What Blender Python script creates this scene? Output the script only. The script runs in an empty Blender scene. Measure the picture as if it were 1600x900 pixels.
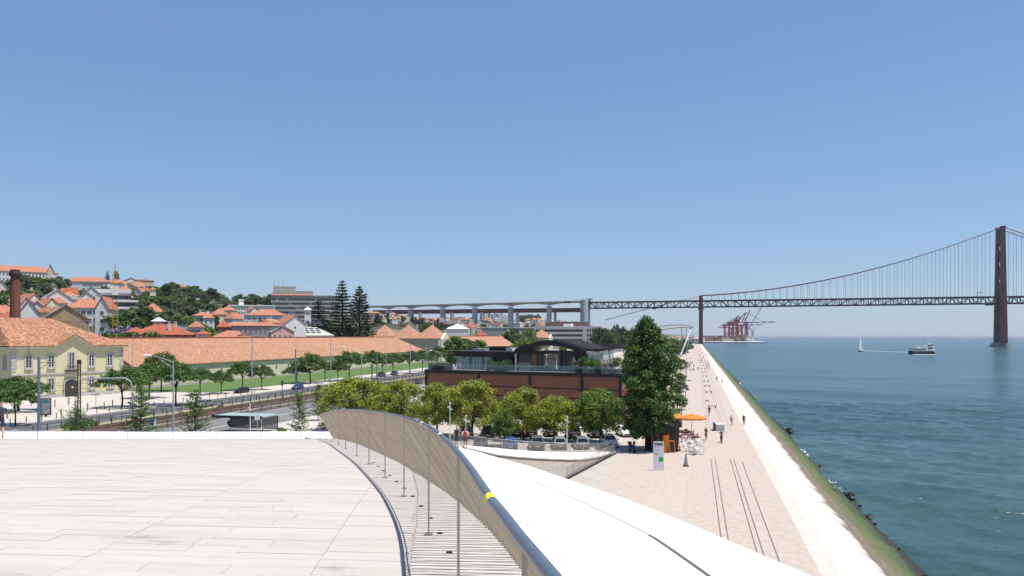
import bpy, bmesh, math, random
import numpy as np
from mathutils import Vector, Matrix
R = math.radians
scene = bpy.context.scene
col = scene.collection
# ------------------------------------------------------------------ camera, sky, sun, exposure
CAMZ = 14.0
YAW = math.atan(286 / 1244.0)
cd = bpy.data.cameras.new("camera"); cam = bpy.data.objects.new("camera", cd); col.objects.link(cam)
cam.location = (0, 0, CAMZ); cam.rotation_euler = (R(90), 0, YAW)
cd.lens = 28; cd.sensor_width = 36; cd.shift_y = 75 / 1600.0
cd.clip_start = 0.1; cd.clip_end = 60000
scene.camera = cam
SUN_EL = R(72.5)
world = bpy.data.worlds.new("World"); scene.world = world; world.use_nodes = True
wn = world.node_tree; wn.nodes.clear()
sky = wn.nodes.new('ShaderNodeTexSky'); sky.sky_type = 'NISHITA'; sky.sun_disc = False
sky.sun_elevation = SUN_EL; sky.sun_rotation = R(90); sky.altitude = 0
sky.air_density = 1.0; sky.dust_density = 0.3; sky.ozone_density = 4.0
bg = wn.nodes.new('ShaderNodeBackground'); bg.inputs[1].default_value = 0.076
wo = wn.nodes.new('ShaderNodeOutputWorld')
hz_mix = wn.nodes.new('ShaderNodeMix'); hz_mix.data_type = 'RGBA'; hz_mix.inputs[0].default_value = 0.32
hz_mix.inputs[7].default_value = (2.0, 4.3, 8.5, 1)          # even blue summer haze over the whole sky
wn.links.new(sky.outputs[0], hz_mix.inputs[6]); wn.links.new(hz_mix.outputs[2], bg.inputs[0]); wn.links.new(bg.outputs[0], wo.inputs[0])
sd = bpy.data.lights.new("sun", 'SUN'); sun = bpy.data.objects.new("sun", sd); col.objects.link(sun)
sd.energy = 5.0; sd.angle = R(0.53); sd.color = (1.0, 0.94, 0.86)
sdir = Vector((math.cos(SUN_EL), -0.05, math.sin(SUN_EL)))
sun.rotation_euler = sdir.to_track_quat('Z', 'Y').to_euler(); sun.location = (0, 0, 200)
scene.view_settings.view_transform = 'Standard'; scene.view_settings.look = 'None'
scene.view_settings.gamma = 1; scene.view_settings.exposure = 0.5
scene.view_settings.use_curve_mapping = False
scene.cycles.use_denoising = True
scene.cycles.max_bounces = 6; scene.cycles.transparent_max_bounces = 12
scene.cycles.caustics_reflective = False; scene.cycles.caustics_refractive = False

# ------------------------------------------------------------------ helpers
CA, SA, F = math.cos(YAW), math.sin(YAW), 1244.0
def W(D, L, z=0.0):                      # distance ahead, distance to the right -> place
    return Vector((L * CA - D * SA, D * CA + L * SA, z))
def P(px, py, z=0.0):                    # a point of height z seen at photograph position px, py
    D = F * (CAMZ - z) / (py - 525.0)
    return W(D, (px - 800) / F * D, z)
def PD(px, py, D):                       # the point at distance D
    return W(D, (px - 800) / F * D, CAMZ - (py - 525.0) * D / F)

MATS = {}
def _nt(name):
    m = bpy.data.materials.new(name); m.use_nodes = True
    nt = m.node_tree; b = nt.nodes['Principled BSDF']
    return m, nt, b
def mat(name, c, rough=0.7, var=0.12, scale=3.0, bump=0.0, bscale=None, metal=0.0, c2=None, coords='Object', spec=0.4, stretch=None, detail=4):
    if name in MATS: return MATS[name]
    m, nt, b = _nt(name); N = nt.nodes; Lk = nt.links
    b.inputs['Roughness'].default_value = rough; b.inputs['Metallic'].default_value = metal
    b.inputs['Specular IOR Level'].default_value = spec
    c = tuple(c); c2 = tuple(c2) if c2 else tuple(max(0, x * (1 - 2.2 * var)) for x in c)
    if var > 0 or c2 != c:
        tc = N.new('ShaderNodeTexCoord'); src = tc.outputs['Object']
        if coords == 'World':
            g = N.new('ShaderNodeNewGeometry'); src = g.outputs['Position']
        if stretch:
            mp = N.new('ShaderNodeMapping'); mp.inputs['Scale'].default_value = stretch
            Lk.new(src, mp.inputs[0]); src = mp.outputs[0]
        n = N.new('ShaderNodeTexNoise'); n.inputs['Scale'].default_value = scale; n.inputs['Detail'].default_value = detail
        n.inputs['Roughness'].default_value = 0.65
        Lk.new(src, n.inputs['Vector'])
        r = N.new('ShaderNodeValToRGB'); r.color_ramp.elements[0].position = 0.3; r.color_ramp.elements[1].position = 0.68
        r.color_ramp.elements[0].color = (*c2, 1); r.color_ramp.elements[1].color = (*c, 1)
        Lk.new(n.outputs[0], r.inputs[0]); Lk.new(r.outputs[0], b.inputs['Base Color'])
        if bump > 0:
            n2 = N.new('ShaderNodeTexNoise'); n2.inputs['Scale'].default_value = bscale or scale * 6; n2.inputs['Detail'].default_value = 3
            Lk.new(src, n2.inputs['Vector'])
            bp = N.new('ShaderNodeBump'); bp.inputs['Strength'].default_value = bump; bp.inputs['Distance'].default_value = 0.03
            Lk.new(n2.outputs[0], bp.inputs['Height']); Lk.new(bp.outputs[0], b.inputs['Normal'])
    else:
        b.inputs['Base Color'].default_value = (*c, 1)
    MATS[name] = m
    return m
def glassmat(name, c, rough=0.08, alpha=1.0, spec=0.6):
    if name in MATS: return MATS[name]
    m, nt, b = _nt(name)
    b.inputs['Base Color'].default_value = (*c, 1); b.inputs['Roughness'].default_value = rough
    b.inputs['Specular IOR Level'].default_value = spec; b.inputs['Alpha'].default_value = alpha
    MATS[name] = m
    return m

class G:
    """collects shapes, then builds ONE mesh object"""
    def __init__(self): self.v = []; self.f = []; self.m = []; self.mi = 0
    def add(self, vs, fs):
        o = len(self.v); self.v += [tuple(p) for p in vs]
        for f in fs: self.f.append(tuple(i + o for i in f)); self.m.append(self.mi)
        return self
    def use(self, i): self.mi = i; return self
    def box(self, x0, x1, y0, y1, z0, z1):
        return self.add([(x0,y0,z0),(x1,y0,z0),(x1,y1,z0),(x0,y1,z0),(x0,y0,z1),(x1,y0,z1),(x1,y1,z1),(x0,y1,z1)],
            [(3,2,1,0),(4,5,6,7),(0,1,5,4),(1,2,6,5),(2,3,7,6),(3,0,4,7)])
    def bar(self, a, b, w, h=None, up=(0,0,1)):
        a = Vector(a); b = Vector(b); h = h or w; d = (b - a)
        if d.length < 1e-6: return self
        d.normalize(); up = Vector(up)
        if abs(d.dot(up)) > 0.99: up = Vector((0, 1, 0))
        s = d.cross(up).normalized(); u = s.cross(d).normalized()
        vs = []
        for p in (a, b):
            for (i, j) in ((-1,-1),(1,-1),(1,1),(-1,1)): vs.append(p + s * (i * w / 2) + u * (j * h / 2))
        return self.add(vs, [(0,1,2,3),(7,6,5,4),(0,4,5,1),(1,5,6,2),(2,6,7,3),(3,7,4,0)])
    def tube(self, pts, r, n=8, cap=True):
        pts = [Vector(p) for p in pts]; k = len(pts)
        rs = r if isinstance(r, (list, tuple)) else [r] * k
        vs = []; ref = None
        for i, p in enumerate(pts):
            t = (pts[min(i+1,k-1)] - pts[max(i-1,0)])
            if t.length < 1e-9: t = Vector((0,0,1))
            t.normalize()
            if ref is None or abs(ref.dot(t)) > 0.95:
                ref = Vector((0,0,1)) if abs(t.z) < 0.9 else Vector((1,0,0))
            s = t.cross(ref).normalized(); u = s.cross(t).normalized()
            for j in range(n):
                a = 2 * math.pi * j / n
                vs.append(p + (s * math.cos(a) + u * math.sin(a)) * rs[i])
        fs = []
        for i in range(k - 1):
            for j in range(n):
                a = i * n + j; b = i * n + (j + 1) % n
                fs.append((a, b, b + n, a + n))
        if cap:
            fs.append(tuple(range(n - 1, -1, -1))); fs.append(tuple(range((k-1)*n, k*n)))
        return self.add(vs, fs)
    def prism(self, poly, z0, z1):       # vertical prism over a plan polygon
        n = len(poly)
        vs = [(x, y, z0) for x, y in poly] + [(x, y, z1) for x, y in poly]
        fs = [tuple(range(n - 1, -1, -1)), tuple(range(n, 2 * n))]
        fs += [(i, (i+1) % n, (i+1) % n + n, i + n) for i in range(n)]
        return self.add(vs, fs)
    def lathe(self, prof, n=12, at=(0,0,0)):
        vs = []; k = len(prof)
        for r, z in prof:
            for j in range(n):
                a = 2 * math.pi * j / n
                vs.append((at[0] + r * math.cos(a), at[1] + r * math.sin(a), at[2] + z))
        fs = [(i*n+j, i*n+(j+1)%n, (i+1)*n+(j+1)%n, (i+1)*n+j) for i in range(k-1) for j in range(n)]
        fs += [tuple(range(n-1,-1,-1)), tuple(range((k-1)*n, k*n))]
        return self.add(vs, fs)
    def loft(self, rows, close=False):
        n = len(rows[0]); vs = [p for r in rows for p in r]; fs = []
        for i in range(len(rows) - 1):
            for j in range(n if close else n - 1):
                a = i*n+j; b = i*n+(j+1) % n
                fs.append((a, b, b+n, a+n))
        return self.add(vs, fs)
    def mesh(self, name, mats, smooth=False):
        me = bpy.data.meshes.new(name); me.from_pydata(self.v, [], self.f)
        if not isinstance(mats, (list, tuple)): mats = [mats]
        for m in mats: me.materials.append(m)
        if len(mats) > 1: me.polygons.foreach_set('material_index', self.m)
        if smooth: me.polygons.foreach_set('use_smooth', [True] * len(me.polygons))
        me.update()
        return me
    def build(self, name, mats, parent=None, smooth=False, loc=None, rz=0):
        return obj(name, self.mesh(name, mats, smooth), parent, loc, rz)
def obj(name, me, parent=None, loc=None, rz=0):
    o = bpy.data.objects.new(name, me); col.objects.link(o)
    if parent is not None: o.parent = parent
    if loc is not None: o.location = loc
    if rz: o.rotation_euler = (0, 0, rz)
    return o
def tag(o, label=None, cat=None, group=None, kind=None):
    if label: o['label'] = label
    if cat: o['category'] = cat
    if group: o['group'] = group
    if kind: o['kind'] = kind
    return o
def thing(name, label, cat, loc=(0,0,0), rz=0, group=None):
    o = bpy.data.objects.new(name, None); col.objects.link(o); o.empty_display_size = 0.3
    o.location = loc; o.rotation_euler = (0, 0, rz)
    return tag(o, label, cat, group)
def struct(name, g, m, smooth=False): return tag(g.build(name, m, None, smooth), kind='structure')
def copy_tree(o, parent=None):
    c = o.copy(); col.objects.link(c)
    c.parent = parent
    for ch in list(o.children): copy_tree(ch, c)
    return c
def kill(o):
    for ch in list(o.children): kill(ch)
    bpy.data.objects.remove(o)
ORD = ['first','second','third','fourth','fifth','sixth','seventh','eighth','ninth','tenth','eleventh','twelfth','thirteenth','fourteenth','fifteenth','sixteenth','seventeenth','eighteenth','nineteenth','twentieth',
 'twenty-first','twenty-second','twenty-third','twenty-fourth','twenty-fifth','twenty-sixth','twenty-seventh','twenty-eighth']
def fastmesh(name, V, Q, mats, midx=None, smooth=False):
    me = bpy.data.meshes.new(name); n = len(V); q = len(Q); k = Q.shape[1]
    me.vertices.add(n); me.vertices.foreach_set('co', np.asarray(V, np.float32).ravel())
    me.loops.add(q * k); me.loops.foreach_set('vertex_index', np.asarray(Q, np.int32).ravel())
    me.polygons.add(q); me.polygons.foreach_set('loop_start', np.arange(0, q * k, k, dtype=np.int32))
    try: me.polygons.foreach_set('loop_total', np.full(q, k, np.int32))
    except Exception: pass
    for m in mats: me.materials.append(m)
    if midx is not None: me.polygons.foreach_set('material_index', np.asarray(midx, np.int32))
    me.update(); me.validate()
    return me
random.seed(7)

# ------------------------------------------------------------------ materials
def tile_roof(name, ca, cb, cc):
    """clay tiles: columns run down the slope, each tile its own tint"""
    m, nt, b = _nt(name); N = nt.nodes; Lk = nt.links
    g = N.new('ShaderNodeTexCoord')
    mp = N.new('ShaderNodeMapping'); mp.inputs['Scale'].default_value = (2.2, 4.2, 2.2); Lk.new(g.outputs['Object'], mp.inputs[0])
    v = N.new('ShaderNodeTexVoronoi'); v.inputs['Scale'].default_value = 1.0; Lk.new(mp.outputs[0], v.inputs['Vector'])
    n = N.new('ShaderNodeTexNoise'); n.inputs['Scale'].default_value = 1.0; n.inputs['Detail'].default_value = 6; n.inputs['Roughness'].default_value = .75
    mq = N.new('ShaderNodeMapping'); mq.inputs['Scale'].default_value = (.16, 1.5, .16); Lk.new(g.outputs['Object'], mq.inputs[0]); Lk.new(mq.outputs[0], n.inputs['Vector'])
    sx = N.new('ShaderNodeSeparateColor'); Lk.new(v.outputs['Color'], sx.inputs[0])
    mx = N.new('ShaderNodeMath'); mx.operation = 'MULTIPLY_ADD'; mx.inputs[1].default_value = 0.42
    Lk.new(sx.outputs[0], mx.inputs[0]); 
    m2 = N.new('ShaderNodeMath'); m2.operation = 'MULTIPLY'; m2.inputs[1].default_value = 0.66; Lk.new(n.outputs[0], m2.inputs[0]); Lk.new(m2.outputs[0], mx.inputs[2])
    r = N.new('ShaderNodeValToRGB'); e = r.color_ramp.elements
    e[0].position = 0.15; e[0].color = (*cc, 1); e[1].position = 0.85; e[1].color = (*cb, 1)
    x = e.new(0.45); x.color = (*ca, 1)
    Lk.new(mx.outputs[0], r.inputs[0]); Lk.new(r.outputs[0], b.inputs['Base Color'])
    w = N.new('ShaderNodeTexWave'); w.bands_direction = 'Y'; w.inputs['Scale'].default_value = 2.2; w.inputs['Distortion'].default_value = 0.6; Lk.new(g.outputs['Object'], w.inputs['Vector'])
    bp = N.new('ShaderNodeBump'); bp.inputs['Strength'].default_value = 0.7; bp.inputs['Distance'].default_value = 0.08
    Lk.new(w.outputs[0], bp.inputs['Height']); Lk.new(bp.outputs[0], b.inputs['Normal'])
    b.inputs['Roughness'].default_value = 0.85; b.inputs['Specular IOR Level'].default_value = 0.2
    MATS[name] = m; return m
M = {}
M['tile_old'] = tile_roof('old_clay_tile', (.30,.135,.075), (.52,.31,.20), (.11,.05,.032))
M['tile_pale'] = tile_roof('pale_clay_tile', (.345,.17,.10), (.52,.32,.215), (.17,.082,.052))
M['tile_new'] = mat('orange_tile', (.42,.175,.105), .85, .1, .9, c2=(.25,.10,.062), detail=9)
M['tile_red'] = mat('red_tile', (.36,.095,.05), .85, .2, .8)
M['white'] = mat('white_render', (.72,.71,.69), .8, .05, .4, c2=(.62,.61,.59), detail=8)
M['cream'] = mat('cream_render', (.70,.66,.46), .85, .06, .5)
M['yellow_wall'] = mat('pale_yellow_render', (.63,.585,.36), .85, .05, .35, c2=(.56,.52,.32), detail=8)
M['stone'] = mat('grey_stone_trim', (.50,.48,.45), .8, .12, 2.5, bump=.3)
M['beige'] = mat('beige_render', (.62,.55,.43), .85, .1, .5)
M['pink'] = mat('pink_render', (.62,.40,.34), .85, .07, .5)
M['dkred'] = mat('dark_red_render', (.30,.10,.09), .85, .1, .5)
M['grey'] = mat('grey_render', (.46,.46,.44), .85, .08, .5)
M['dkglass'] = glassmat('window_glass', (.03,.035,.04), .1)
M['frame_white'] = mat('white_joinery', (.72,.72,.70), .5, 0.04, 4)
M['dkmetal'] = mat('dark_steel', (.025,.026,.028), .45, .1, 4, metal=.3)
M['galv'] = mat('galvanised_steel', (.48,.50,.51), .45, .08, 3, metal=.5)
M['bluegrey'] = mat('blue_grey_paint', (.16,.21,.28), .45, .08, 3)
M['bark'] = mat('bark', (.085,.062,.045), .95, .25, 6, bump=.6)
M['barkdark'] = mat('dark_bark', (.045,.036,.03), .95, .25, 6, bump=.6)
M['asphalt'] = mat('asphalt', (.088,.088,.092), .9, .14, .25, bump=.25, bscale=30, coords='World')
M['asphalt_lt'] = mat('worn_asphalt', (.165,.163,.16), .9, .1, .2, bump=.2, bscale=30, coords='World')
M['cobble'] = mat('pale_limestone_setts', (.46,.42,.375), .9, .12, .35, bump=.4, bscale=9, coords='World', c2=(.36,.33,.295), detail=8)
M['promenade'] = mat('promenade_paving', (.425,.362,.312), .92, .1, 1.6, bump=.35, bscale=12, coords='World', c2=(.325,.275,.236), detail=11)
M['concrete'] = mat('pale_concrete', (.44,.45,.45), .9, .08, .12, bump=.15)
M['viaduct'] = mat('viaduct_concrete', (.50,.505,.50), .9, .08, .05)
M['bridge_red'] = mat('bridge_red_paint', (.11,.022,.032), .6, .12, .1)
M['bridge_dark'] = mat('bridge_truss_paint', (.042,.015,.026), .6, .12, .2)
M['cable'] = mat('cable_paint', (.22,.11,.11), .6, .05, .2)
M['whitepaint'] = mat('white_line_paint', (.7,.7,.68), .8, .1, 2, coords='World')
M['rail'] = mat('rail_steel', (.16,.10,.075), .5, .15, 2, metal=.4)
M['ballast'] = mat('track_ballast', (.23,.17,.13), .95, .3, 3, bump=.7, bscale=14, coords='World')
M['grass'] = mat('lawn', (.085,.145,.03), .95, .2, .25, bump=.5, bscale=10, coords='World', c2=(.055,.105,.022))
M['earth'] = mat('hill_earth', (.06,.075,.03), .95, .3, .06, coords='World', c2=(.12,.10,.06))
M['tyre'] = mat('tyre_rubber', (.015,.015,.015), .85, 0.05, 5)
M['black'] = mat('black_plastic', (.012,.012,.013), .5, .05, 5)
M['wood'] = mat('dark_timber', (.075,.042,.028), .7, .25, 3, bump=.3)
M['orange'] = mat('orange_canvas', (.60,.17,.018), .8, .06, 2)
M['whiteplastic'] = mat('white_plastic', (.75,.74,.72), .45, .03, 3)
def leafmat(name, ca, cb, tr=.25):
    m, nt, b = _nt(name); N = nt.nodes; Lk = nt.links
    tc = N.new('ShaderNodeTexCoord'); n = N.new('ShaderNodeTexNoise'); n.inputs['Scale'].default_value = .9; n.inputs['Detail'].default_value = 5
    Lk.new(tc.outputs['Object'], n.inputs['Vector'])
    r = N.new('ShaderNodeValToRGB'); r.color_ramp.elements[0].position = .34; r.color_ramp.elements[1].position = .66
    r.color_ramp.elements[0].color = (*ca, 1); r.color_ramp.elements[1].color = (*cb, 1)
    Lk.new(n.outputs[0], r.inputs[0]); Lk.new(r.outputs[0], b.inputs['Base Color'])
    b.inputs['Roughness'].default_value = .55; b.inputs['Specular IOR Level'].default_value = .35
    t = N.new('ShaderNodeBsdfTranslucent'); Lk.new(r.outputs[0], t.inputs['Color'])
    mx = N.new('ShaderNodeMixShader'); mx.inputs[0].default_value = tr
    Lk.new(b.outputs[0], mx.inputs[1]); Lk.new(t.outputs[0], mx.inputs[2]); Lk.new(mx.outputs[0], N['Material Output'].inputs[0])
    MATS[name] = m; return m
LF = {
 'street': [leafmat('street_leaf', (0.039,0.091,0.018), (0.081,0.163,0.029)), leafmat('street_leaf_light', (0.091,0.182,0.029), (0.150,0.247,0.046))],
 'yellow': [leafmat('yellow_green_leaf', (.23,.30,.026), (.40,.42,.034), .4), leafmat('olive_leaf', (.11,.18,.028), (.20,.27,.036), .35), leafmat('brown_twig_leaf', (.16,.15,.07), (.21,.19,.09))],
 'big': [leafmat('glossy_dark_leaf', (0.029,0.072,0.014), (0.065,0.137,0.023), .18), leafmat('glossy_light_leaf', (0.078,0.163,0.029), (0.130,0.234,0.046), .2)],
 'hill': [leafmat('hill_leaf', (.042,.085,.027), (.080,.135,.038)), leafmat('hill_leaf_light', (.09,.15,.038), (.135,.205,.05))],
 'olive': [leafmat('grey_green_leaf', (0.065,0.094,0.039), (0.111,0.137,0.058)), leafmat('grey_green_light', (0.104,0.137,0.058), (0.150,0.182,0.078))],
 'conifer': [leafmat('conifer_needle', (0.019,0.043,0.018), (0.039,0.070,0.026), .1), leafmat('conifer_light', (0.046,0.078,0.026), (0.065,0.104,0.034), .1)],
}
# ------------------------------------------------------------------ ground, roads, water
def sheet(name, x0, x1, y0, y1, z, m, kerb=0.0):
    g = G()
    if kerb: g.box(x0, x1, y0, y1, z - kerb, z)
    else: g.add([(x0,y0,z),(x1,y0,z),(x1,y1,z),(x0,y1,z)], [(0,1,2,3)])
    return struct(name, g, m)
ground_m = mat('dusty_ground', (.30,.275,.235), .95, .15, .05, coords='World', c2=(.21,.20,.16))
sheet('ground', -9000, 8.6, -400, 1480, -0.03, ground_m)
sheet('ground', -9000, -40, 1480, 9000, -0.035, ground_m)
sheet('dock_ground', -40, 172, 2020, 2420, -0.6, M['concrete'], 4.5)
sheet('pavement', -141, -104, 40, 174, 0.10, M['cobble'], .14)
sheet('lawn', -141, -114.8, 174.02, 425, 0.16, M['grass'], .2)
sheet('pavement', -114.8, -104, 174.02, 700, 0.12, M['cobble'], .16)
sheet('road', -103.98, -93.3, -60, 1300, 0.0, M['asphalt'])
for x in (-98.65,):
    g = G()
    for k in range(-10, 120): g.box(x - .07, x + .07, k * 8, k * 8 + 3.5, 0.001, 0.006)
    tag(g.build('lane_marking', M['whitepaint']), kind='structure')
sheet('lane_marking', -103.7, -103.55, -60, 900, 0.005, M['whitepaint'])
sheet('lane_marking', -93.75, -93.6, -60, 900, 0.005, M['whitepaint'])
sheet('verge', -93.28, -90.2, -60, 1300, 0.07, mat('dry_verge', (.30,.26,.18), .95, .25, .8, coords='World', c2=(.16,.17,.07)), .1)
sheet('railway_bed', -90.18, -78.8, -60, 1300, 0.2, M['ballast'], .24)
for xr in (-88.8, -87.35, -83.6, -82.15):
    g = G().box(xr - .04, xr + .04, -60, 1200, .21, .37); struct('railway_rail', g, M['rail'])
g = G()
for k in range(0, 330):
    y = 60 + k * .75
    for xc in (-88.07, -82.87): g.box(xc - 1.25, xc + 1.25, y, y + .26, .19, .26)
tag(g.build('railway_sleepers', mat('sleeper_concrete', (.26,.22,.19), .9, .2, 2)), kind='stuff')
g = G().box(-85.6, -85.3, -60, 1200, .2, .75); struct('track_wall', g, mat('rusty_track_kerb', (.17,.115,.085), .9, .25, .6))
g = G().box(-79.3, -78.9, -60, 1200, 0.0, .62); struct('track_wall', g, mat('pale_track_wall', (.40,.35,.29), .9, .2, .5))
sheet('road', -78.75, -64.6, -60, 1300, -0.005, M['asphalt_lt'])
sheet('lane_marking', -71.7, -71.5, -60, 900, 0.0, M['whitepaint'])
sheet('lane_marking', -65.2, -65.05, -60, 900, 0.0, M['whitepaint'])
sheet('pavement', -64.58, -55, -60, 700, 0.11, M['cobble'], .13)
park_m = mat('car_park_paving', (.40,.365,.315), .92, .12, .5, bump=.3, bscale=10, coords='World', c2=(.31,.285,.25))
sheet('car_park', -55, -8.7, 60, 700, -0.005, park_m)
g = G()
for k in range(17):
    x = -48 + k * 2.55
    g.box(x - .06, x + .06, 97, 102, 0.0, 0.004); g.box(x - .06, x + .06, 107, 112, 0.0, 0.004)
tag(g.build('parking_bay_marking', M['whitepaint']), kind='structure')
# promenade: base sheet, then a smoother seaward lane and the stone wharf edge
sheet('promenade', -8.7, 8.1, 60, 1420, 0.0, M['promenade'])
sheet('promenade', -40, 8.1, -200, 59.98, 0.004, M['promenade'])
g = G(); rs0 = random.Random(4)
for k in range(20):
    x = -4.6 + k * .19; g.box(x, x + .07, 44, 83 - max(0, (k < 9) * (9 - k) * 2.6) - rs0.random(), 0.002, .010)
tag(g.build('guide_strips', mat('pale_guide_stone', (.46,.405,.355), .9, .1, 1.5, coords='World')), kind='stuff')
edge_m = mat('promenade_edge_stone', (.50,.455,.41), .9, .12, .8, coords='World', c2=(.42,.38,.335))
sheet('promenade_edge', 7.2, 8.1, 20, 1420, 0.008, edge_m)
slot_m = mat('old_rail_steel', (.17,.16,.15), .6, .15, 2, metal=.3)
for (xa, y0, y1) in ((1.75,36,93.4),(2.22,36,93.4),(3.9,36,93.6),(4.27,36,93.6),(5.1,36,92.5)):
    struct('embedded_rail', G().box(xa - .04, xa + .04, y0, y1, 0.003, .016), slot_m)
for xa in (1.75, 2.22, 3.9, 4.27, 5.1):
    struct('embedded_rail', G().box(xa - .025, xa + .025, 119, 420, 0.003, .012), mat('worn_rail_steel', (.24,.22,.20), .6, .15, 2, metal=.3))
g = G()
for k in range(60):
    y = 40 + k * 11.5; g.box(-8.6, 7.2, y, y + .045, 0.001, .005)
tag(g.build('paving_joint', mat('joint_grout', (.40,.35,.31), .95, .05, 1)), kind='structure')

# wharf slope
def wharf_material():
    m, nt, b = _nt('wharf_slope_stone'); N = nt.nodes; Lk = nt.links
    g = N.new('ShaderNodeNewGeometry'); sp = N.new('ShaderNodeSeparateXYZ'); Lk.new(g.outputs['Position'], sp.inputs[0])
    n = N.new('ShaderNodeTexNoise'); n.inputs['Scale'].default_value = .28; n.inputs['Detail'].default_value = 7; n.inputs['Roughness'].default_value = .7; Lk.new(g.outputs['Position'], n.inputs['Vector'])
    ad = N.new('ShaderNodeMath'); ad.operation = 'MULTIPLY_ADD'; ad.inputs[1].default_value = 3.6; Lk.new(n.outputs[0], ad.inputs[0]); Lk.new(sp.outputs[0], ad.inputs[2])
    mr = N.new('ShaderNodeMapRange'); mr.inputs[1].default_value = 9.8; mr.inputs[2].default_value = 19.2; Lk.new(ad.outputs[0], mr.inputs[0])
    r = N.new('ShaderNodeValToRGB'); e = r.color_ramp.elements
    e[0].position = 0; e[0].color = (.52,.485,.445,1); e[1].position = 1; e[1].color = (.012,.014,.012,1)
    for p, c in ((.27,(.50,.465,.425)), (.325,(.42,.38,.33)), (.37,(.13,.105,.08)), (.47,(.155,.125,.085)), (.53,(.105,.10,.045)), (.60,(.085,.105,.032)), (.72,(.052,.078,.024)), (.80,(.03,.055,.016)), (.88,(.016,.018,.014))):
        x = e.new(p); x.color = (*c, 1)
    Lk.new(mr.outputs[0], r.inputs[0])
    v = N.new('ShaderNodeTexVoronoi'); v.inputs['Scale'].default_value = 1.7; Lk.new(g.outputs['Position'], v.inputs['Vector'])
    n2 = N.new('ShaderNodeTexNoise'); n2.inputs['Scale'].default_value = 2.2; n2.inputs['Detail'].default_value = 8; Lk.new(g.outputs['Position'], n2.inputs['Vector'])
    mr2 = N.new('ShaderNodeMapRange'); mr2.inputs[1].default_value = .3; mr2.inputs[2].default_value = .7; mr2.inputs[3].default_value = .75; mr2.inputs[4].default_value = 1.15; Lk.new(n2.outputs[0], mr2.inputs[0])
    mu = N.new('ShaderNodeMix'); mu.data_type = 'RGBA'; mu.blend_type = 'MULTIPLY'; mu.inputs[0].default_value = .8
    Lk.new(r.outputs[0], mu.inputs[6]); Lk.new(mr2.outputs[0], mu.inputs[7]); Lk.new(mu.outputs[2], b.inputs['Base Color'])
    bp = N.new('ShaderNodeBump'); bp.inputs['Strength'].default_value = .45; bp.inputs['Distance'].default_value = .07
    Lk.new(v.outputs[0], bp.inputs['Height']); Lk.new(bp.outputs[0], b.inputs['Normal'])
    b.inputs['Roughness'].default_value = .85
    return m
rng = np.random.default_rng(3)
ys = np.concatenate([np.arange(-30, 220, .7), np.arange(220, 520, 2.5), np.arange(520, 1425, 8)])
prof = [(8.1,0.0),(8.12,.015),(9.0,-.05),(10.0,-.16),(10.7,-.3),(11.3,-.65),(11.9,-1.05),(12.6,-1.5),(13.3,-1.95),(14.0,-2.4),(14.7,-2.85),(15.3,-3.2),(15.9,-3.58),(16.5,-3.95),(17.2,-4.4),(19,-5.8)]
V = []
for y in ys:
    for j, (x, z) in enumerate(prof):
        a = min(1, max(0, (j - 3) / 3.0)); V.append((x + rng.normal() * .05 * a, y, z + rng.normal() * .07 * a))
n = len(prof); Q = np.array([(i*n+j, i*n+j+1, (i+1)*n+j+1, (i+1)*n+j) for i in range(len(ys)-1) for j in range(n-1)])
o = obj('wharf_slope', fastmesh('wharf_slope', np.array(V), Q, [wharf_material()])); tag(o, kind='structure')

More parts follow.
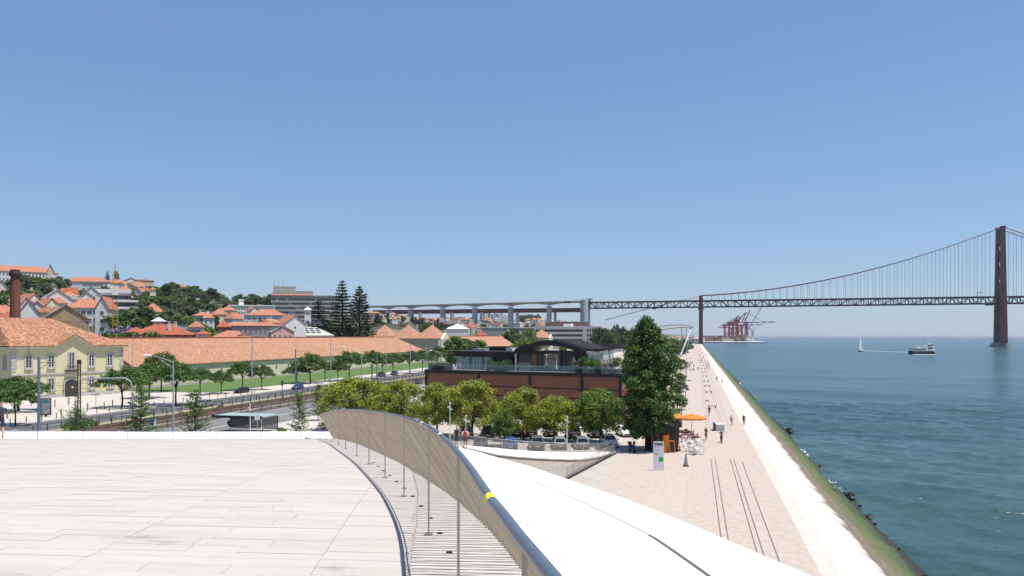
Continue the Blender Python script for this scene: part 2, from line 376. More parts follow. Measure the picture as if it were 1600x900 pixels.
def water_material():
    m, nt, b = _nt('river_water'); N = nt.nodes; Lk = nt.links
    g = N.new('ShaderNodeNewGeometry'); sp = N.new('ShaderNodeSeparateXYZ'); Lk.new(g.outputs['Position'], sp.inputs[0])
    # broad streaks of current
    mp = N.new('ShaderNodeMapping'); mp.inputs['Scale'].default_value = (.006, .022, 1); mp.inputs['Rotation'].default_value = (0, 0, R(20)); Lk.new(g.outputs['Position'], mp.inputs[0])
    n0 = N.new('ShaderNodeTexNoise'); n0.inputs['Scale'].default_value = 1.0; n0.inputs['Detail'].default_value = 6; Lk.new(mp.outputs[0], n0.inputs['Vector'])
    r = N.new('ShaderNodeValToRGB'); r.color_ramp.elements[0].position = .35; r.color_ramp.elements[1].position = .65
    r.color_ramp.elements[0].color = (.024,.058,.062,1); r.color_ramp.elements[1].color = (.040,.086,.084,1)
    Lk.new(n0.outputs[0], r.inputs[0])
    # foam against the stones
    n1 = N.new('ShaderNodeTexNoise'); n1.inputs['Scale'].default_value = .09; n1.inputs['Detail'].default_value = 2; Lk.new(g.outputs['Position'], n1.inputs['Vector'])
    n2 = N.new('ShaderNodeTexNoise'); n2.inputs['Scale'].default_value = 1.6; n2.inputs['Detail'].default_value = 9; n2.inputs['Roughness'].default_value = .75; Lk.new(g.outputs['Position'], n2.inputs['Vector'])
    fx = N.new('ShaderNodeMapRange'); fx.inputs[1].default_value = 16.3; fx.inputs[2].default_value = 21.5; fx.inputs[3].default_value = .30; fx.inputs[4].default_value = -.8; Lk.new(sp.outputs[0], fx.inputs[0])
    a1 = N.new('ShaderNodeMath'); a1.operation = 'ADD'; Lk.new(n2.outputs[0], a1.inputs[0]); Lk.new(fx.outputs[0], a1.inputs[1])
    a2 = N.new('ShaderNodeMath'); a2.operation = 'MULTIPLY_ADD'; a2.inputs[1].default_value = .9; Lk.new(n1.outputs[0], a2.inputs[0]); Lk.new(a1.outputs[0], a2.inputs[2])
    fm = N.new('ShaderNodeMapRange'); fm.inputs[1].default_value = 1.36; fm.inputs[2].default_value = 1.45; Lk.new(a2.outputs[0], fm.inputs[0])
    mu = N.new('ShaderNodeMix'); mu.data_type = 'RGBA'; Lk.new(fm.outputs[0], mu.inputs[0]); Lk.new(r.outputs[0], mu.inputs[6]); mu.inputs[7].default_value = (.75,.78,.78,1)
    Lk.new(mu.outputs[2], b.inputs['Base Color'])
    rr = N.new('ShaderNodeMapRange'); rr.inputs[3].default_value = .22; rr.inputs[4].default_value = .8; Lk.new(fm.outputs[0], rr.inputs[0]); Lk.new(rr.outputs[0], b.inputs['Roughness'])
    b.inputs['IOR'].default_value = 1.33
    prev = None
    for sc, st, dist, rot, det in (((.014,.055,1), .8, 1.3, 72, 2), ((.09,.34,1), .8, .42, 68, 2), ((.34,1.1,1), .9, .30, 78, 2), ((1.1,3.2,1), .9, .11, 60, 1.5)):
        q = N.new('ShaderNodeMapping'); q.inputs['Scale'].default_value = sc; q.inputs['Rotation'].default_value = (0,0,R(rot)); Lk.new(g.outputs['Position'], q.inputs[0])
        nn = N.new('ShaderNodeTexNoise'); nn.inputs['Scale'].default_value = 1; nn.inputs['Detail'].default_value = det; Lk.new(q.outputs[0], nn.inputs['Vector'])
        bp = N.new('ShaderNodeBump'); bp.inputs['Strength'].default_value = st; bp.inputs['Distance'].default_value = dist
        Lk.new(nn.outputs[0], bp.inputs['Height'])
        if prev: Lk.new(prev.outputs[0], bp.inputs['Normal'])
        prev = bp
    Lk.new(prev.outputs[0], b.inputs['Normal'])
    return m
def grow(a, b_, step, rate=1.12):
    out = [a]
    while out[-1] < b_: out.append(out[-1] + step); step *= rate
    return out
gx = np.array([-300.0, 8.0] + list(np.arange(14, 130, .55)) + grow(130.5, 45000, .7)); gy = np.array([-600.0, -100.0, 20.0] + list(np.arange(36, 230, .55)) + grow(230.5, 45000, .7))
XX, YY = np.meshgrid(gx, gy); CX = np.gradient(gx); CY = np.gradient(gy); cell = np.maximum(CX[None, :], CY[:, None])
ZZ = np.full(XX.shape, -4.0); rw = np.random.default_rng(9)
for k in range(26):
    lam = 1.7 * (1.17 ** k) * rw.uniform(.9, 1.1); th_ = R(252) + rw.normal() * .45; kx, ky = math.cos(th_) * 6.283 / lam, math.sin(th_) * 6.283 / lam
    amp = .015 * lam ** .62 * np.clip((lam / cell - 2.6) / 2.0, 0, 1); ZZ += amp * np.sin(kx * XX + ky * YY + rw.uniform(0, 6.28))
nx_ = len(gx); V = np.stack([XX, YY, ZZ], -1).reshape(-1, 3); ii, jj = np.meshgrid(np.arange(len(gy) - 1), np.arange(nx_ - 1), indexing='ij')
q0 = (ii * nx_ + jj).ravel(); Q = np.stack([q0, q0 + 1, q0 + nx_ + 1, q0 + nx_], -1)
rme = fastmesh('river', V, Q, [water_material()]); rme.polygons.foreach_set('use_smooth', [True] * len(rme.polygons))
tag(obj('river', rme), kind='structure')
# far bank on the horizon
g = G(); rr = random.Random(5); row0 = []; row1 = []; row2 = []
for k in range(0, 90):
    px = 1165 + k * 6.5; D = 9000 + 500 * math.sin(k * .21)
    h = 5 + 7 * rr.random() + 6 * max(0, math.sin(k * .13 + 1))
    row0.append(W(D, (px - 800) / F * D, -5)); row1.append(W(D + 150, (px - 800) / F * (D + 150), h - 3)); row2.append(W(D + 1500, (px - 800) / F * (D + 1500), -5))
g.loft([row0, row1, row2])
struct('far_shore', g, mat('far_bank', (.14,.18,.20), .95, .2, .004, coords='World'))  # blue of the distant haze is put into the bank's colour

# hillside
def hz(x, y):
    t = (-168 - x)
    if t <= 0: return -1.0
    base = 0.02 * min(t, 30) + max(0, min(t - 30, 210)) * .205 + max(0, min(t - 240, 800)) * .035
    w = 1.0
    if y > 700: w = 1.0 - .25 * min(1, (y - 700) / 300)
    if y > 1300: w += .35 * min(1, (y - 1300) / 500)
    base *= w
    return base + 1.5 * math.sin(x * .021 + 1) * math.sin(y * .017) * min(1, t / 60)
xs = np.concatenate([np.arange(-168, -420, -9), np.arange(-420, -1300, -40), np.arange(-1300, -4000, -150)])
ysh = np.concatenate([np.arange(-200, 900, 20), np.arange(900, 2400, 60), np.arange(2400, 9001, 300)])
V = np.array([(x, y, hz(x, y)) for y in ysh for x in xs]); nx = len(xs)
Q = np.array([(i*nx+j, (i+1)*nx+j, (i+1)*nx+j+1, i*nx+j+1) for i in range(len(ysh)-1) for j in range(nx-1)])[:, ::-1]
tag(obj('hillside', fastmesh('hillside', V, Q, [M['earth']])), kind='structure')
# far rising ground beyond the viaduct
def fz(x, y): return 42 * math.exp(-((y - 2700) / 420.0) ** 2) * (0.5 + .5 * math.sin(x * .004 + 1.2)) * max(0.0, min(1, (-120 - x) / 250.0)) + 26 * math.exp(-((y - 3700) / 600.0) ** 2) * max(0.0, min(1, (140 - x) / 300.0)) - .4
xs = np.arange(-60, -1900, -40.0); ysh = np.arange(1500, 4700, 60.0); nx = len(xs)
V = np.array([(x, y, fz(x, y)) for y in ysh for x in xs])
Q = np.array([(i*nx+j, (i+1)*nx+j, (i+1)*nx+j+1, i*nx+j+1) for i in range(len(ysh)-1) for j in range(nx-1)])[:, ::-1]
tag(obj('hills', fastmesh('hills', V, Q, [M['earth']])), kind='structure')

# ------------------------------------------------------------------ museum roof underfoot
def hd(d): return 1.55 + .05 * d + .001 * d * d
RAIL = [(-3,.75),(-1,.5),(.8,.25),(1.8,.09),(2.15,.02),(4.9,-.32),(8.1,-.83),(11,-1.48),(13.5,-2.15),(16.4,-2.94),(19,-3.7),(22.2,-4.64),(25.3,-5.5),(28.5,-6.45),(31.7,-7.4),(35,-8.4),(38.5,-9.3)]
def interp(tab, d):
    for (a, b), (c_, e) in zip(tab, tab[1:]):
        if d <= c_: return b + (e - b) * (d - a) / (c_ - a)
    (a, b), (c_, e) = tab[-2:]
    return e + (e - b) / (c_ - a) * (d - c_)
def railL(d): return interp(RAIL, d)
def smoothL(d): return (railL(d - .8) + railL(d) + railL(d + .8)) / 3
def edgeL(d): return smoothL(d) + .70
def FL(d, l, up=0.0): return W(d, l, CAMZ - hd(d) + up)      # a point on the roof floor
museum = thing('museum_building', 'white museum with walkable stone roof curving down towards the river', 'museum', W(15, -6, 0))
inv = museum.matrix_basis.inverted() if False else Matrix.Translation(-museum.location)
def mpart(name, g, m, smooth=False, parent=None):
    o = g.build(name, m, museum if parent is None else parent, smooth); 
    o.location = -museum.location if parent is None else (0,0,0)
    return o
slab_m = []
def slab_material(name, ca, cb, stain):
    m, nt, b = _nt(name); N = nt.nodes; Lk = nt.links
    g = N.new('ShaderNodeNewGeometry')
    mp = N.new('ShaderNodeMapping'); mp.inputs['Rotation'].default_value = (0,0,-YAW); mp.inputs['Scale'].default_value = (.45, 1.9, 1); Lk.new(g.outputs['Position'], mp.inputs[0])
    n = N.new('ShaderNodeTexNoise'); n.inputs['Scale'].default_value = 1.1; n.inputs['Detail'].default_value = 9; n.inputs['Roughness'].default_value = .72; Lk.new(mp.outputs[0], n.inputs['Vector'])
    r = N.new('ShaderNodeValToRGB'); e = r.color_ramp.elements
    e[0].position = .31; e[0].color = (*stain, 1); e[1].position = .56; e[1].color = (*ca, 1); x = e.new(.385); x.color = (*cb, 1)
    Lk.new(n.outputs[0], r.inputs[0])
    n2 = N.new('ShaderNodeTexNoise'); n2.inputs['Scale'].default_value = 35; n2.inputs['Detail'].default_value = 4; Lk.new(g.outputs['Position'], n2.inputs['Vector'])
    mu = N.new('ShaderNodeMix'); mu.data_type = 'RGBA'; mu.blend_type = 'MULTIPLY'; mu.inputs[0].default_value = .22
    Lk.new(r.outputs[0], mu.inputs[6]); Lk.new(n2.outputs[0], mu.inputs[7]); Lk.new(mu.outputs[2], b.inputs['Base Color'])
    bp = N.new('ShaderNodeBump'); bp.inputs['Strength'].default_value = .25; bp.inputs['Distance'].default_value = .004; Lk.new(n2.outputs[0], bp.inputs['Height']); Lk.new(bp.outputs[0], b.inputs['Normal'])
    b.inputs['Roughness'].default_value = .7; b.inputs['Specular IOR Level'].default_value = .3
    return m
SL = [slab_material('roof_limestone', (.485,.443,.408), (.448,.411,.38), (.27,.25,.235)), slab_material('roof_limestone_pale', (.495,.453,.418), (.46,.422,.39), (.29,.268,.25)), slab_material('roof_limestone_pink', (.478,.431,.394), (.44,.399,.366), (.265,.243,.225))]
bed_m = mat('roof_bed_mortar', (.40,.362,.33), .9, .1, 1)
# bed under the slabs
rows = []
for d in np.concatenate([np.arange(-4, 20, .5), np.arange(20, 76, 1.5)]):
    e = edgeL(d) + .02 if d < 38.5 else edgeL(38.5) - (d - 38.5) * .33
    rows.append([FL(d, e + (-.85 * max(d, 4) - 5 - e) * t, -.012) for t in np.linspace(0, 1, 26)])
g = G().loft(rows); mpart('roof_bed', g, bed_m, True)
# slabs: strips 2.1 m wide running away from the viewer, cut into courses
TH = R(5.5); sk = .12
def slabpt(u, w, up=0.0):                 # u along strip, w across (to the left)
    D = u * math.cos(TH) + w * sk; L = -1.0 - w - u * math.sin(TH)
    return D, L
cand = []; rs = random.Random(11)
for s in range(-2, 22):
    u = -3 + rs.random() * .4
    while u < 52:
        cw = rs.choice([.22,.28,.34,.34,.42]); w0 = s * 2.1; parts_ = rs.choice([1, 2, 2, 3])
        cuts = sorted([0, 2.1] + [2.1 * (k + 1) / parts_ + rs.uniform(-.18, .18) for k in range(parts_ - 1)])
        for a, b_ in zip(cuts, cuts[1:]):
            Dm, Lm = slabpt(u + cw / 2, w0 + (a + b_) / 2)
            cand.append((Dm, Lm, u, u + cw, w0 + a, w0 + b_, rs.random(), rs.randrange(3)))
        u += cw
CRACK = [(-3,-.55),(5,-.75),(6.4,-.85),(8.6,-1.05),(11.5,-1.38),(15.2,-1.92)]
def limitL(d): return interp(CRACK, d) if d < 15.2 else min(edgeL(d) - .02, interp(CRACK, 15.2) + (d - 15.2) * -.28)
def slab_verts(c, base=Vector((0,0,0))):
    gap = .0022; pts = []
    u0, u1, w0, w1, rv = c[2], c[3], c[4], c[5], c[6]
    for (u, w) in ((u0 + gap, w1 - gap), (u1 - gap, w1 - gap), (u1 - gap, w0 + gap), (u0 + gap, w0 + gap)):
        D, L = slabpt(u, w)
        lim = limitL(D) - .01
        if L > lim:
            w_ = -1.0 - lim - u * math.sin(TH); D = u * math.cos(TH) + w_ * sk; L = limitL(D) - .01
        pts.append((D, L))
    if max(p[1] for p in pts) - min(p[1] for p in pts) < .12: return None
    up = (rv - .5) * .003
    top = [FL(d, l, up) - base for d, l in pts]; bot = [FL(d, l, up - .05) - base for d, l in pts]
    return bot + top
BOXF = [(0,1,2,3),(7,6,5,4),(0,4,5,1),(1,5,6,2),(2,6,7,3),(3,7,4,0)]
inview = []; rest = []
for c in cand:
    D, L = c[0], c[1]
    if D < -2 or D > 50 or L > limitL(D) + .9: continue
    px = 800 + F * L / max(D, .5)
    if D > 4.6 and px > -30 and D < 40: inview.append(c)
    elif L > -.8 * max(D, 5) - 4: rest.append(c)
inview.sort(key=lambda c: c[0])
cnt = 0
for c in inview:
    if cnt < 300:
        base = FL(c[0], c[1]); vs = slab_verts(c, base)
        if vs is None: continue
        o = G().add(vs, BOXF).build('slab', SL[c[7]], museum); o.location = base - museum.location; cnt += 1
    else: rest.append(c)
g = G()
for c in rest:
    vs = slab_verts(c)
    if vs: g.use(c[7]).add(vs, BOXF)
o = mpart('paving_slabs', g, SL); o['kind'] = 'stuff'
# slatted gutter strip along the balustrade
d = 3.2
while d < 15.0:
    l0 = limitL(d) + .015; l1 = edgeL(d) - .02
    if l1 - l0 > .1:
        base = FL(d, l0)
        q = [(d, l0), (d + .128, l0), (d + .128, l1), (d, l1)]
        vs = [FL(a, b_, -.045) - base for a, b_ in q] + [FL(a, b_, .002) - base for a, b_ in q]
        o = G().add(vs, BOXF).build('slat', SL[1], museum); o.location = base - museum.location
    d += .152
lampm = mat('floor_light_cover', (.05,.05,.05), .35, 0, 1, metal=.5)
for k in range(13):
    d = 5.3 + k * .95; l = smoothL(d) + .12
    o = G().lathe([(.001,.006),(.026,.006),(.03,.002),(.03,-.01)], 12).build('floor_light', lampm, museum); o.location = FL(d, l, .008) - museum.location
# white outer shell of the roof
EDGE = [(-4,3.3,11.9),(5,3.7,11.35),(11,4.1,10.7),(18,3.9,9.8),(24,3.4,9.1),(32,2.2,8.26),(41,.9,7.3),(50,-.64,6.3),(58,-2.2,5.5),(64,-3.5,4.9),(72,-5.6,4.1)]
def ein(d, k): return interp([(e[0], e[k]) for e in EDGE], d)
def shellpt(d, t):
    l0 = edgeL(d) - .15 if d < 38.5 else edgeL(38.5) - .15 - (d - 38.5) * .30
    z0 = CAMZ - hd(min(d, 45)) - .06 - max(0, d - 45) * .12
    l1, z1 = ein(d, 1), ein(d, 2)
    z = z0 + (z1 - z0) * (t ** 1.25) - .0
    return W(d, l0 + (l1 - l0) * t, z)
ds = np.concatenate([np.arange(-4, 20, .5), np.arange(20, 73, 1.0)])
shell_m = mat('white_shell_render', (.665,.645,.62), .75, .02, .22, c2=(.615,.595,.57), coords='World', detail=8)
g = G(); rows = []
for d in ds:
    r_ = [shellpt(d, t) for t in np.linspace(0, 1, 12)]
    e = r_[-1]; r_ += [e + Vector((0,0,-.5)), Vector((e.x - 2.2, e.y, e.z * .45)), Vector((e.x - 2.6, e.y, -.4))]
    rows.append(r_)
g.loft(rows); mpart('outer_shell', g, shell_m, False)
dark_joint = mat('shell_joint', (.12,.12,.12), .8, .05, 1)
g = G()
cs = [shellpt(d, .58) + Vector((0,0,.012)) for d in np.arange(4, 30, .5)]
for a, b_ in zip(cs, cs[1:]): g.bar(a, b_, .012, .006)
mpart('shell_joint', g, dark_joint)
g = G()
for d in (9.5, 14, 19.5, 26, 34, 43, 53):
    cs = [shellpt(d + t*1.2, t) + Vector((0,0,.006)) for t in np.linspace(.12, .99, 16)]
    for a, b_ in zip(cs, cs[1:]): g.bar(a, b_, .010 + d*.0006, .004)
mpart('panel_joint', g, mat('pale_joint', (.42,.41,.39), .8, .05, 1))
g = G()
cs = [shellpt(d, .575) + Vector((0,0,.014)) for d in np.arange(4, 11.5, .4)]
for a, b_ in zip(cs, cs[1:]): g.bar(a, b_, .035, .01)
mpart('shell_drain', g, dark_joint)
# far parapet beyond the crest
g = G(); rows = []
FARR = [(67,-14.6),(66,-17.5),(65,-20.5),(64,-23.7),(63.2,-26.9),(62.5,-30.2),(62,-33.4),(61.6,-36.7),(61.2,-40.2),(61,-43.5),(60.8,-47),(60.6,-51)]
for d, l in FARR:
    z = CAMZ - hd(d); d1 = d + .4; d2 = d + 5.5
    rows.append([W(d1, l * d1 / d, z - 1.2), W(d1, l * d1 / d, z - .2), W(d2, l * d2 / d, CAMZ - 149.3 * d2 / F), W(d2 + .5, l * d2 / d, z - 4)])
g.loft(rows); mpart('parapet', g, shell_m)

# ------------------------------------------------------------------ curved balustrade (tube, posts, sloping rods)
bal = thing('curved_balustrade', 'curved balustrade with thick blue-grey handrail and beige sloping rods', 'balustrade', FL(12, smoothL(12)))
def bpart(name, g, m, smooth=False):
    o = g.build(name, m, bal, smooth); o.location = -bal.location; return o
dd = np.concatenate([np.arange(-3, 20, .35), np.arange(20, 38.6, .7)])
railpts = [FL(d, smoothL(d), 1.1) for d in dd]
rail_m = mat('blue_grey_handrail', (.17,.21,.26), .38, .08, 2, metal=.6)
bpart('handrail', G().tube(railpts, .0195, 14), rail_m, True)
for (a, b_, c_, nm) in ((2.9, 3.0, (.75,.70,.02), 'yellow_band'), (6.55, 6.68, (.75,.75,.74), 'white_band'), (8.7, 8.9, (.75,.75,.74), 'white_band')):
    o = bpart(nm, G().tube([FL(d, smoothL(d), 1.1) for d in np.linspace(a, b_, 5)], .0205, 14), mat(nm + '_tape', c_, .5, .04, 4), True)
postm = mat('stainless_post', (.42,.39,.36), .4, .08, 4, metal=.7)
for d in (-1.0, 2.15, 4.9, 8.1, 11, 13.5, 16.4, 19, 22.2, 25.3, 28.5, 31.7, 35, 38.4):
    l = smoothL(d); p = FL(d, l)
    g = G().box(-.008, .008, -.011, .011, 0, 1.08).box(-.04, .04, -.04, .04, 0, .012)
    o = g.build('post', postm, bal); o.location = p - bal.location; o.rotation_euler = (0, 0, YAW)
rod_m = [mat('rod_steel_%d' % i, c_, .55, .10, 3, metal=.1) for i, c_ in enumerate(((.55,.45,.335),(.50,.405,.30),(.61,.51,.39),(.43,.345,.255)))]; rr0 = random.Random(2)
rodrest = G(); k = 0; d = 1.0
while d < 38.5:
    a = FL(d, smoothL(d) + .022, 1.075); b_ = FL(d + .02, edgeL(d) - .03, .0)
    if d > 1.2 and k < 300:
        o = G().bar(a - a, b_ - a, .016, .030, up=(CA, SA, 0)).build('rod', rod_m[rr0.choice([0,0,1,1,2,3])], bal); o.location = a - bal.location; k += 1
    else: rodrest.bar(a, b_, .016, .030, up=(CA, SA, 0))
    d += .105
for d in np.arange(-3, 1.0, .105): rodrest.bar(FL(d, smoothL(d) + .022, 1.075), FL(d + .02, edgeL(d) - .03, 0), .016, .030, up=(CA, SA, 0))
o = bpart('rods', rodrest, rod_m[0]); o['kind'] = 'stuff'
dsx = np.linspace(-3, 38.5, 110)
bpart('rod_holder', G().tube([FL(d, smoothL(d) + .03, 1.055) for d in dsx], .007, 6), mat('rod_holder_steel', (.62,.55,.46), .5, .05, 4))
# knots where the net is tied down
knot = G().lathe([(.001,.03),(.014,.02),(.018,0),(.01,-.02)], 6).mesh('knot', mat('tie_clip', (.22,.17,.12), .6, .1, 6, metal=.4), True)
for k in range(70):
    d = 4.2 + k * .16; o = obj('tie_clip', knot, bal); o.location = FL(d, edgeL(d) - .035, .02) - bal.location
# far railing
fr = thing('roof_railing', 'thin steel railing along the far white edge of the roof', 'railing', FL(62, -33))
pts = [W(d, l, CAMZ - hd(d) + 1.08) for d, l in FARR]
o = G().tube(pts, .028, 6).build('handrail', M['galv'], fr); o.location = -fr.location
pm = G().box(-.022, .022, -.022, .022, 0, 1.1).mesh('post', M['galv'])
for a, b_ in zip(FARR, FARR[1:]):
    for t in (0, ):
        d = a[0] + (b_[0] - a[0]) * t; l = a[1] + (b_[1] - a[1]) * t
        o = obj('post', pm, fr); o.location = W(d, l, CAMZ - hd(d)) - fr.location
# ramp from the roof end down to the ground, with its mesh fence
ZR = [1.5,1.35,1.15,.9,.68,.45,.3,.15,.04]
near = [P(px, py, z) for (px, py), z in zip(((732,702),(752,706.5),(776,712),(810,715.5),(850,718),(890,719.5),(915,719),(940,714.5),(962,707)), ZR)]
far_ = [P(px, py, z) for (px, py), z in zip(((722,695),(752,698),(785,701),(820,704),(855,706),(890,707),(912,707),(935,706.5),(958,705)), ZR)]
ramp = thing('access_ramp', 'curving white ramp descending from the roof end to the plaza', 'ramp', near[4] * 1.0)
ramp.location.z = 0
g = G(); g.loft([[n_ - Vector((0,0,.25)), n_ + Vector((0,0,.0)), f_, Vector((f_.x, f_.y, -.3))] for n_, f_ in zip(near, far_)])
o = g.build('ramp_surface', shell_m, ramp); o.location = -ramp.location
o = G().tube([p + Vector((0,0,.04)) for p in near], .12, 6).build('kerb', mat('ramp_kerb_stone', (.40,.36,.31), .9, .2, 1), ramp); o.location = -ramp.location
netm = mat('fence_net', (.30,.28,.25), .6, .1, 3)
netm.node_tree.nodes['Principled BSDF'].inputs['Alpha'].default_value = .42
def mesh_fence(pts, h, label, pm_=None):
    t = thing('mesh_fence', label, 'fence', pts[len(pts)//2])
    g = G().loft([[p, p + Vector((0,0,h))] for p in pts]); o = g.build('net', netm, t); o.location = -t.location
    o = G().tube([p + Vector((0,0,h)) for p in pts], .022, 6).build('top_rail', M['galv'], t); o.location = -t.location
    acc = 0
    pmm = G().box(-.02, .02, -.02, .02, 0, h).mesh('post', M['galv'])
    for a, b_ in zip(pts, pts[1:]):
        n_ = max(1, int((b_ - a).length / 1.9))
        for k in range(n_):
            o = obj('post', pmm, t); o.location = a.lerp(b_, k / n_) - t.location
    return t
mesh_fence([P(700,693,1.6)] + [f_ + Vector((0,0,.02)) for f_ in far_], 1.05, 'low mesh fence along the far side of the white ramp')
mesh_fence([P(885,748,0.0), P(905,736,0), P(925,726,0), P(945,716,0), P(961,708,0.0)], 1.1, 'mesh fence slanting across the plaza beside the sunken setts')
bank_m = mat('sunken_setts', (.33,.285,.245), .95, .2, 5, coords='World', bump=.5, bscale=14)
low = [Vector((n_.x, n_.y - z * 2.2 - .3, .015)) for n_, z in zip(near, ZR)]
struct('sett_bank', G().loft([[n_ - Vector((0,0,.12)), l_] for n_, l_ in zip(near, low)]), bank_m)
struct('sunken_setts', G().add([P(690,770,.012), P(885,749,.012), P(961,708.5,.012), P(850,716,.012), P(732,706,.012)], [(0,1,2,3,4)]), bank_m)
struct('sett_kerb', G().bar(P(884,749,.06), P(962,708,.06), .25, .12), M['black'])
# ------------------------------------------------------------------ buildings
_win = {}
def window_mesh(w, h, frame=True, pane='dkglass'):
    key = (round(w, 2), round(h, 2), frame, pane)
    if key not in _win:
        g = G(); f = .09 * min(w, 1.6)
        g.use(1).box(-.02, .015, -w/2 + f*.6, w/2 - f*.6, f*.6, h - f*.6)
        g.use(0)
        if frame:
            g.box(-.02, .07, -w/2, -w/2 + f, 0, h); g.box(-.02, .07, w/2 - f, w/2, 0, h)
            g.box(-.02, .07, -w/2 + f, w/2 - f, 0, f); g.box(-.02, .07, -w/2 + f, w/2 - f, h - f, h)
            g.box(-.02, .05, -f/2, f/2, f, h - f)
        _win[key] = g.mesh('window', [M['frame_white'], M[pane]])
    return _win[key]
def place_windows(root, face, w, l, zs, n, ww, wh, u0=.06, u1=.94, frame=True, skip=()):
    me = window_mesh(ww, wh, frame)
    span = l if face in 'SN' else w
    for z in zs:
        for k in range(n):
            if (k in skip): continue
            t = -span/2 + span * (u0 + (u1 - u0) * (k + .5) / n)
            o = obj('window', me, root)
            if face == 'S': o.location = (w/2, t, z)
            elif face == 'W': o.location = (t, -l/2, z); o.rotation_euler = (0, 0, -math.pi/2)
            elif face == 'E': o.location = (t, l/2, z); o.rotation_euler = (0, 0, math.pi/2)
            elif face == 'N': o.location = (-w/2, t, z); o.rotation_euler = (0, 0, math.pi)
def roof_geo(kind, w, l, h, rh, over, insets=None):
    g = G(); W2 = w/2 + over; L2 = l/2 + over; e = .18
    if kind == 'hip' or kind == 'pyramid':
        i0, i1 = insets if insets else (min(W2, L2), min(W2, L2))
        if kind == 'pyramid': i0 = i1 = L2
        a = (0, -L2 + i0, h + rh); b = (0, L2 - i1, h + rh)
        if W2 > L2 and insets is None and kind == 'hip':
            a = (-W2 + L2, 0, h + rh); b = (W2 - L2, 0, h + rh)
            c = [(-W2,-L2,h),(W2,-L2,h),(W2,L2,h),(-W2,L2,h)]
            g.add(c + [a, b], [(0,1,5,4),(1,2,5),(2,3,4,5),(3,0,4)])
        else:
            c = [(-W2,-L2,h),(W2,-L2,h),(W2,L2,h),(-W2,L2,h)]
            g.add(c + [a, b], [(0,1,4),(1,2,5,4),(2,3,5),(3,0,4,5)])
        g.add([(-W2,-L2,h-e),(W2,-L2,h-e),(W2,L2,h-e),(-W2,L2,h-e),(-W2,-L2,h),(W2,-L2,h),(W2,L2,h),(-W2,L2,h)], [(3,2,1,0),(0,1,5,4),(1,2,6,5),(2,3,7,6),(3,0,4,7)])
    elif kind == 'gable':
        s = rh / (w/2); z = h - over * s
        for sg in (-1, 1):
            g.add([(sg*W2,-L2,z),(sg*W2,L2,z),(0,L2,h+rh),(0,-L2,h+rh),(sg*W2,-L2,z+e),(sg*W2,L2,z+e),(0,L2,h+rh+e),(0,-L2,h+rh+e)],
                  [(0,1,2,3),(4,5,6,7),(0,1,5,4),(0,3,7,4),(1,2,6,5)])
    elif kind == 'flat':
        g.box(-W2, W2, -L2, L2, h, h + rh)
    elif kind == 'shed':
        g.add([(-W2,-L2,h+rh),(W2,-L2,h),(W2,L2,h),(-W2,L2,h+rh),(-W2,-L2,h+rh+e),(W2,-L2,h+e),(W2,L2,h+e),(-W2,L2,h+rh+e)], BOXF)
    return g
def building(name, label, cat, xy, rz, w, l, z0, h, roof, rh, wm, rm, wins=(), over=.4, group=None, insets=None, chim=0, wparent=None):
    root = thing(name, label, cat, (xy[0], xy[1], z0), rz, group)
    g = G()
    if roof == 'gable':
        poly = [(-w/2,0),(w/2,0),(w/2,h),(0,h+rh),(-w/2,h)]
        vs = [(x,-l/2,z) for x,z in poly] + [(x,l/2,z) for x,z in poly]
        g.add(vs, [(0,1,2,3,4),(9,8,7,6,5),(1,6,7,2),(2,7,8,3),(3,8,9,4),(4,9,5,0)])
    else: g.box(-w/2, w/2, -l/2, l/2, 0, h)
    g.build('wall', wm, root)
    rf = roof_geo(roof, w, l, h + (.0 if roof == 'gable' else .002), rh, over, insets).build('roof', rm, root)
    for k in range(chim):
        rk = random.Random(hash((label, k)) % 9999)
        x = rk.uniform(-.25,.25)*w; y = rk.uniform(-.35,.35)*l
        G().box(x-.45,x+.45,y-.3,y+.3,h+rh*.3,h+rh+.9).box(x-.55,x+.55,y-.4,y+.4,h+rh+.9,h+rh+1.05).build('chimney', M['white'], rf)
    for ww in wins: place_windows(root, ww[0], w, l, *ww[1:])
    return root
def facing(xy): return math.atan2(-xy[0], xy[1])
def hill_house(name, label, cat, px, ye, D, wpx, l, rh, roof, wm, rm, wins=(), rot=None, base=None, **kw):
    """px: centre, ye: eaves line in the photograph, D: distance, wpx: apparent width"""
    if px < 560 and (base is not None) and D < 420: D = max(D, (174 + l/2 + wpx*D/F*.25) / (.2241 - (px-800)/F*.9746))
    p = PD(px, ye, D); w = wpx * D / F
    z0 = (hz(p.x, p.y) - 3.0) if base is None else base
    rz = facing(p) if rot is None else rot
    # local x runs across the view, so gables/hips face the viewer
    wins = [(q[0], [p.z - z0 - 1.2 - q[4] - (q[4] + 1.4) * k for k in range(len(q[1]))]) + tuple(q[2:]) for q in wins]
    return building(name, label, cat, (p.x, p.y), rz, w, l, z0, p.z - z0, roof, rh, wm, rm, wins, **kw)

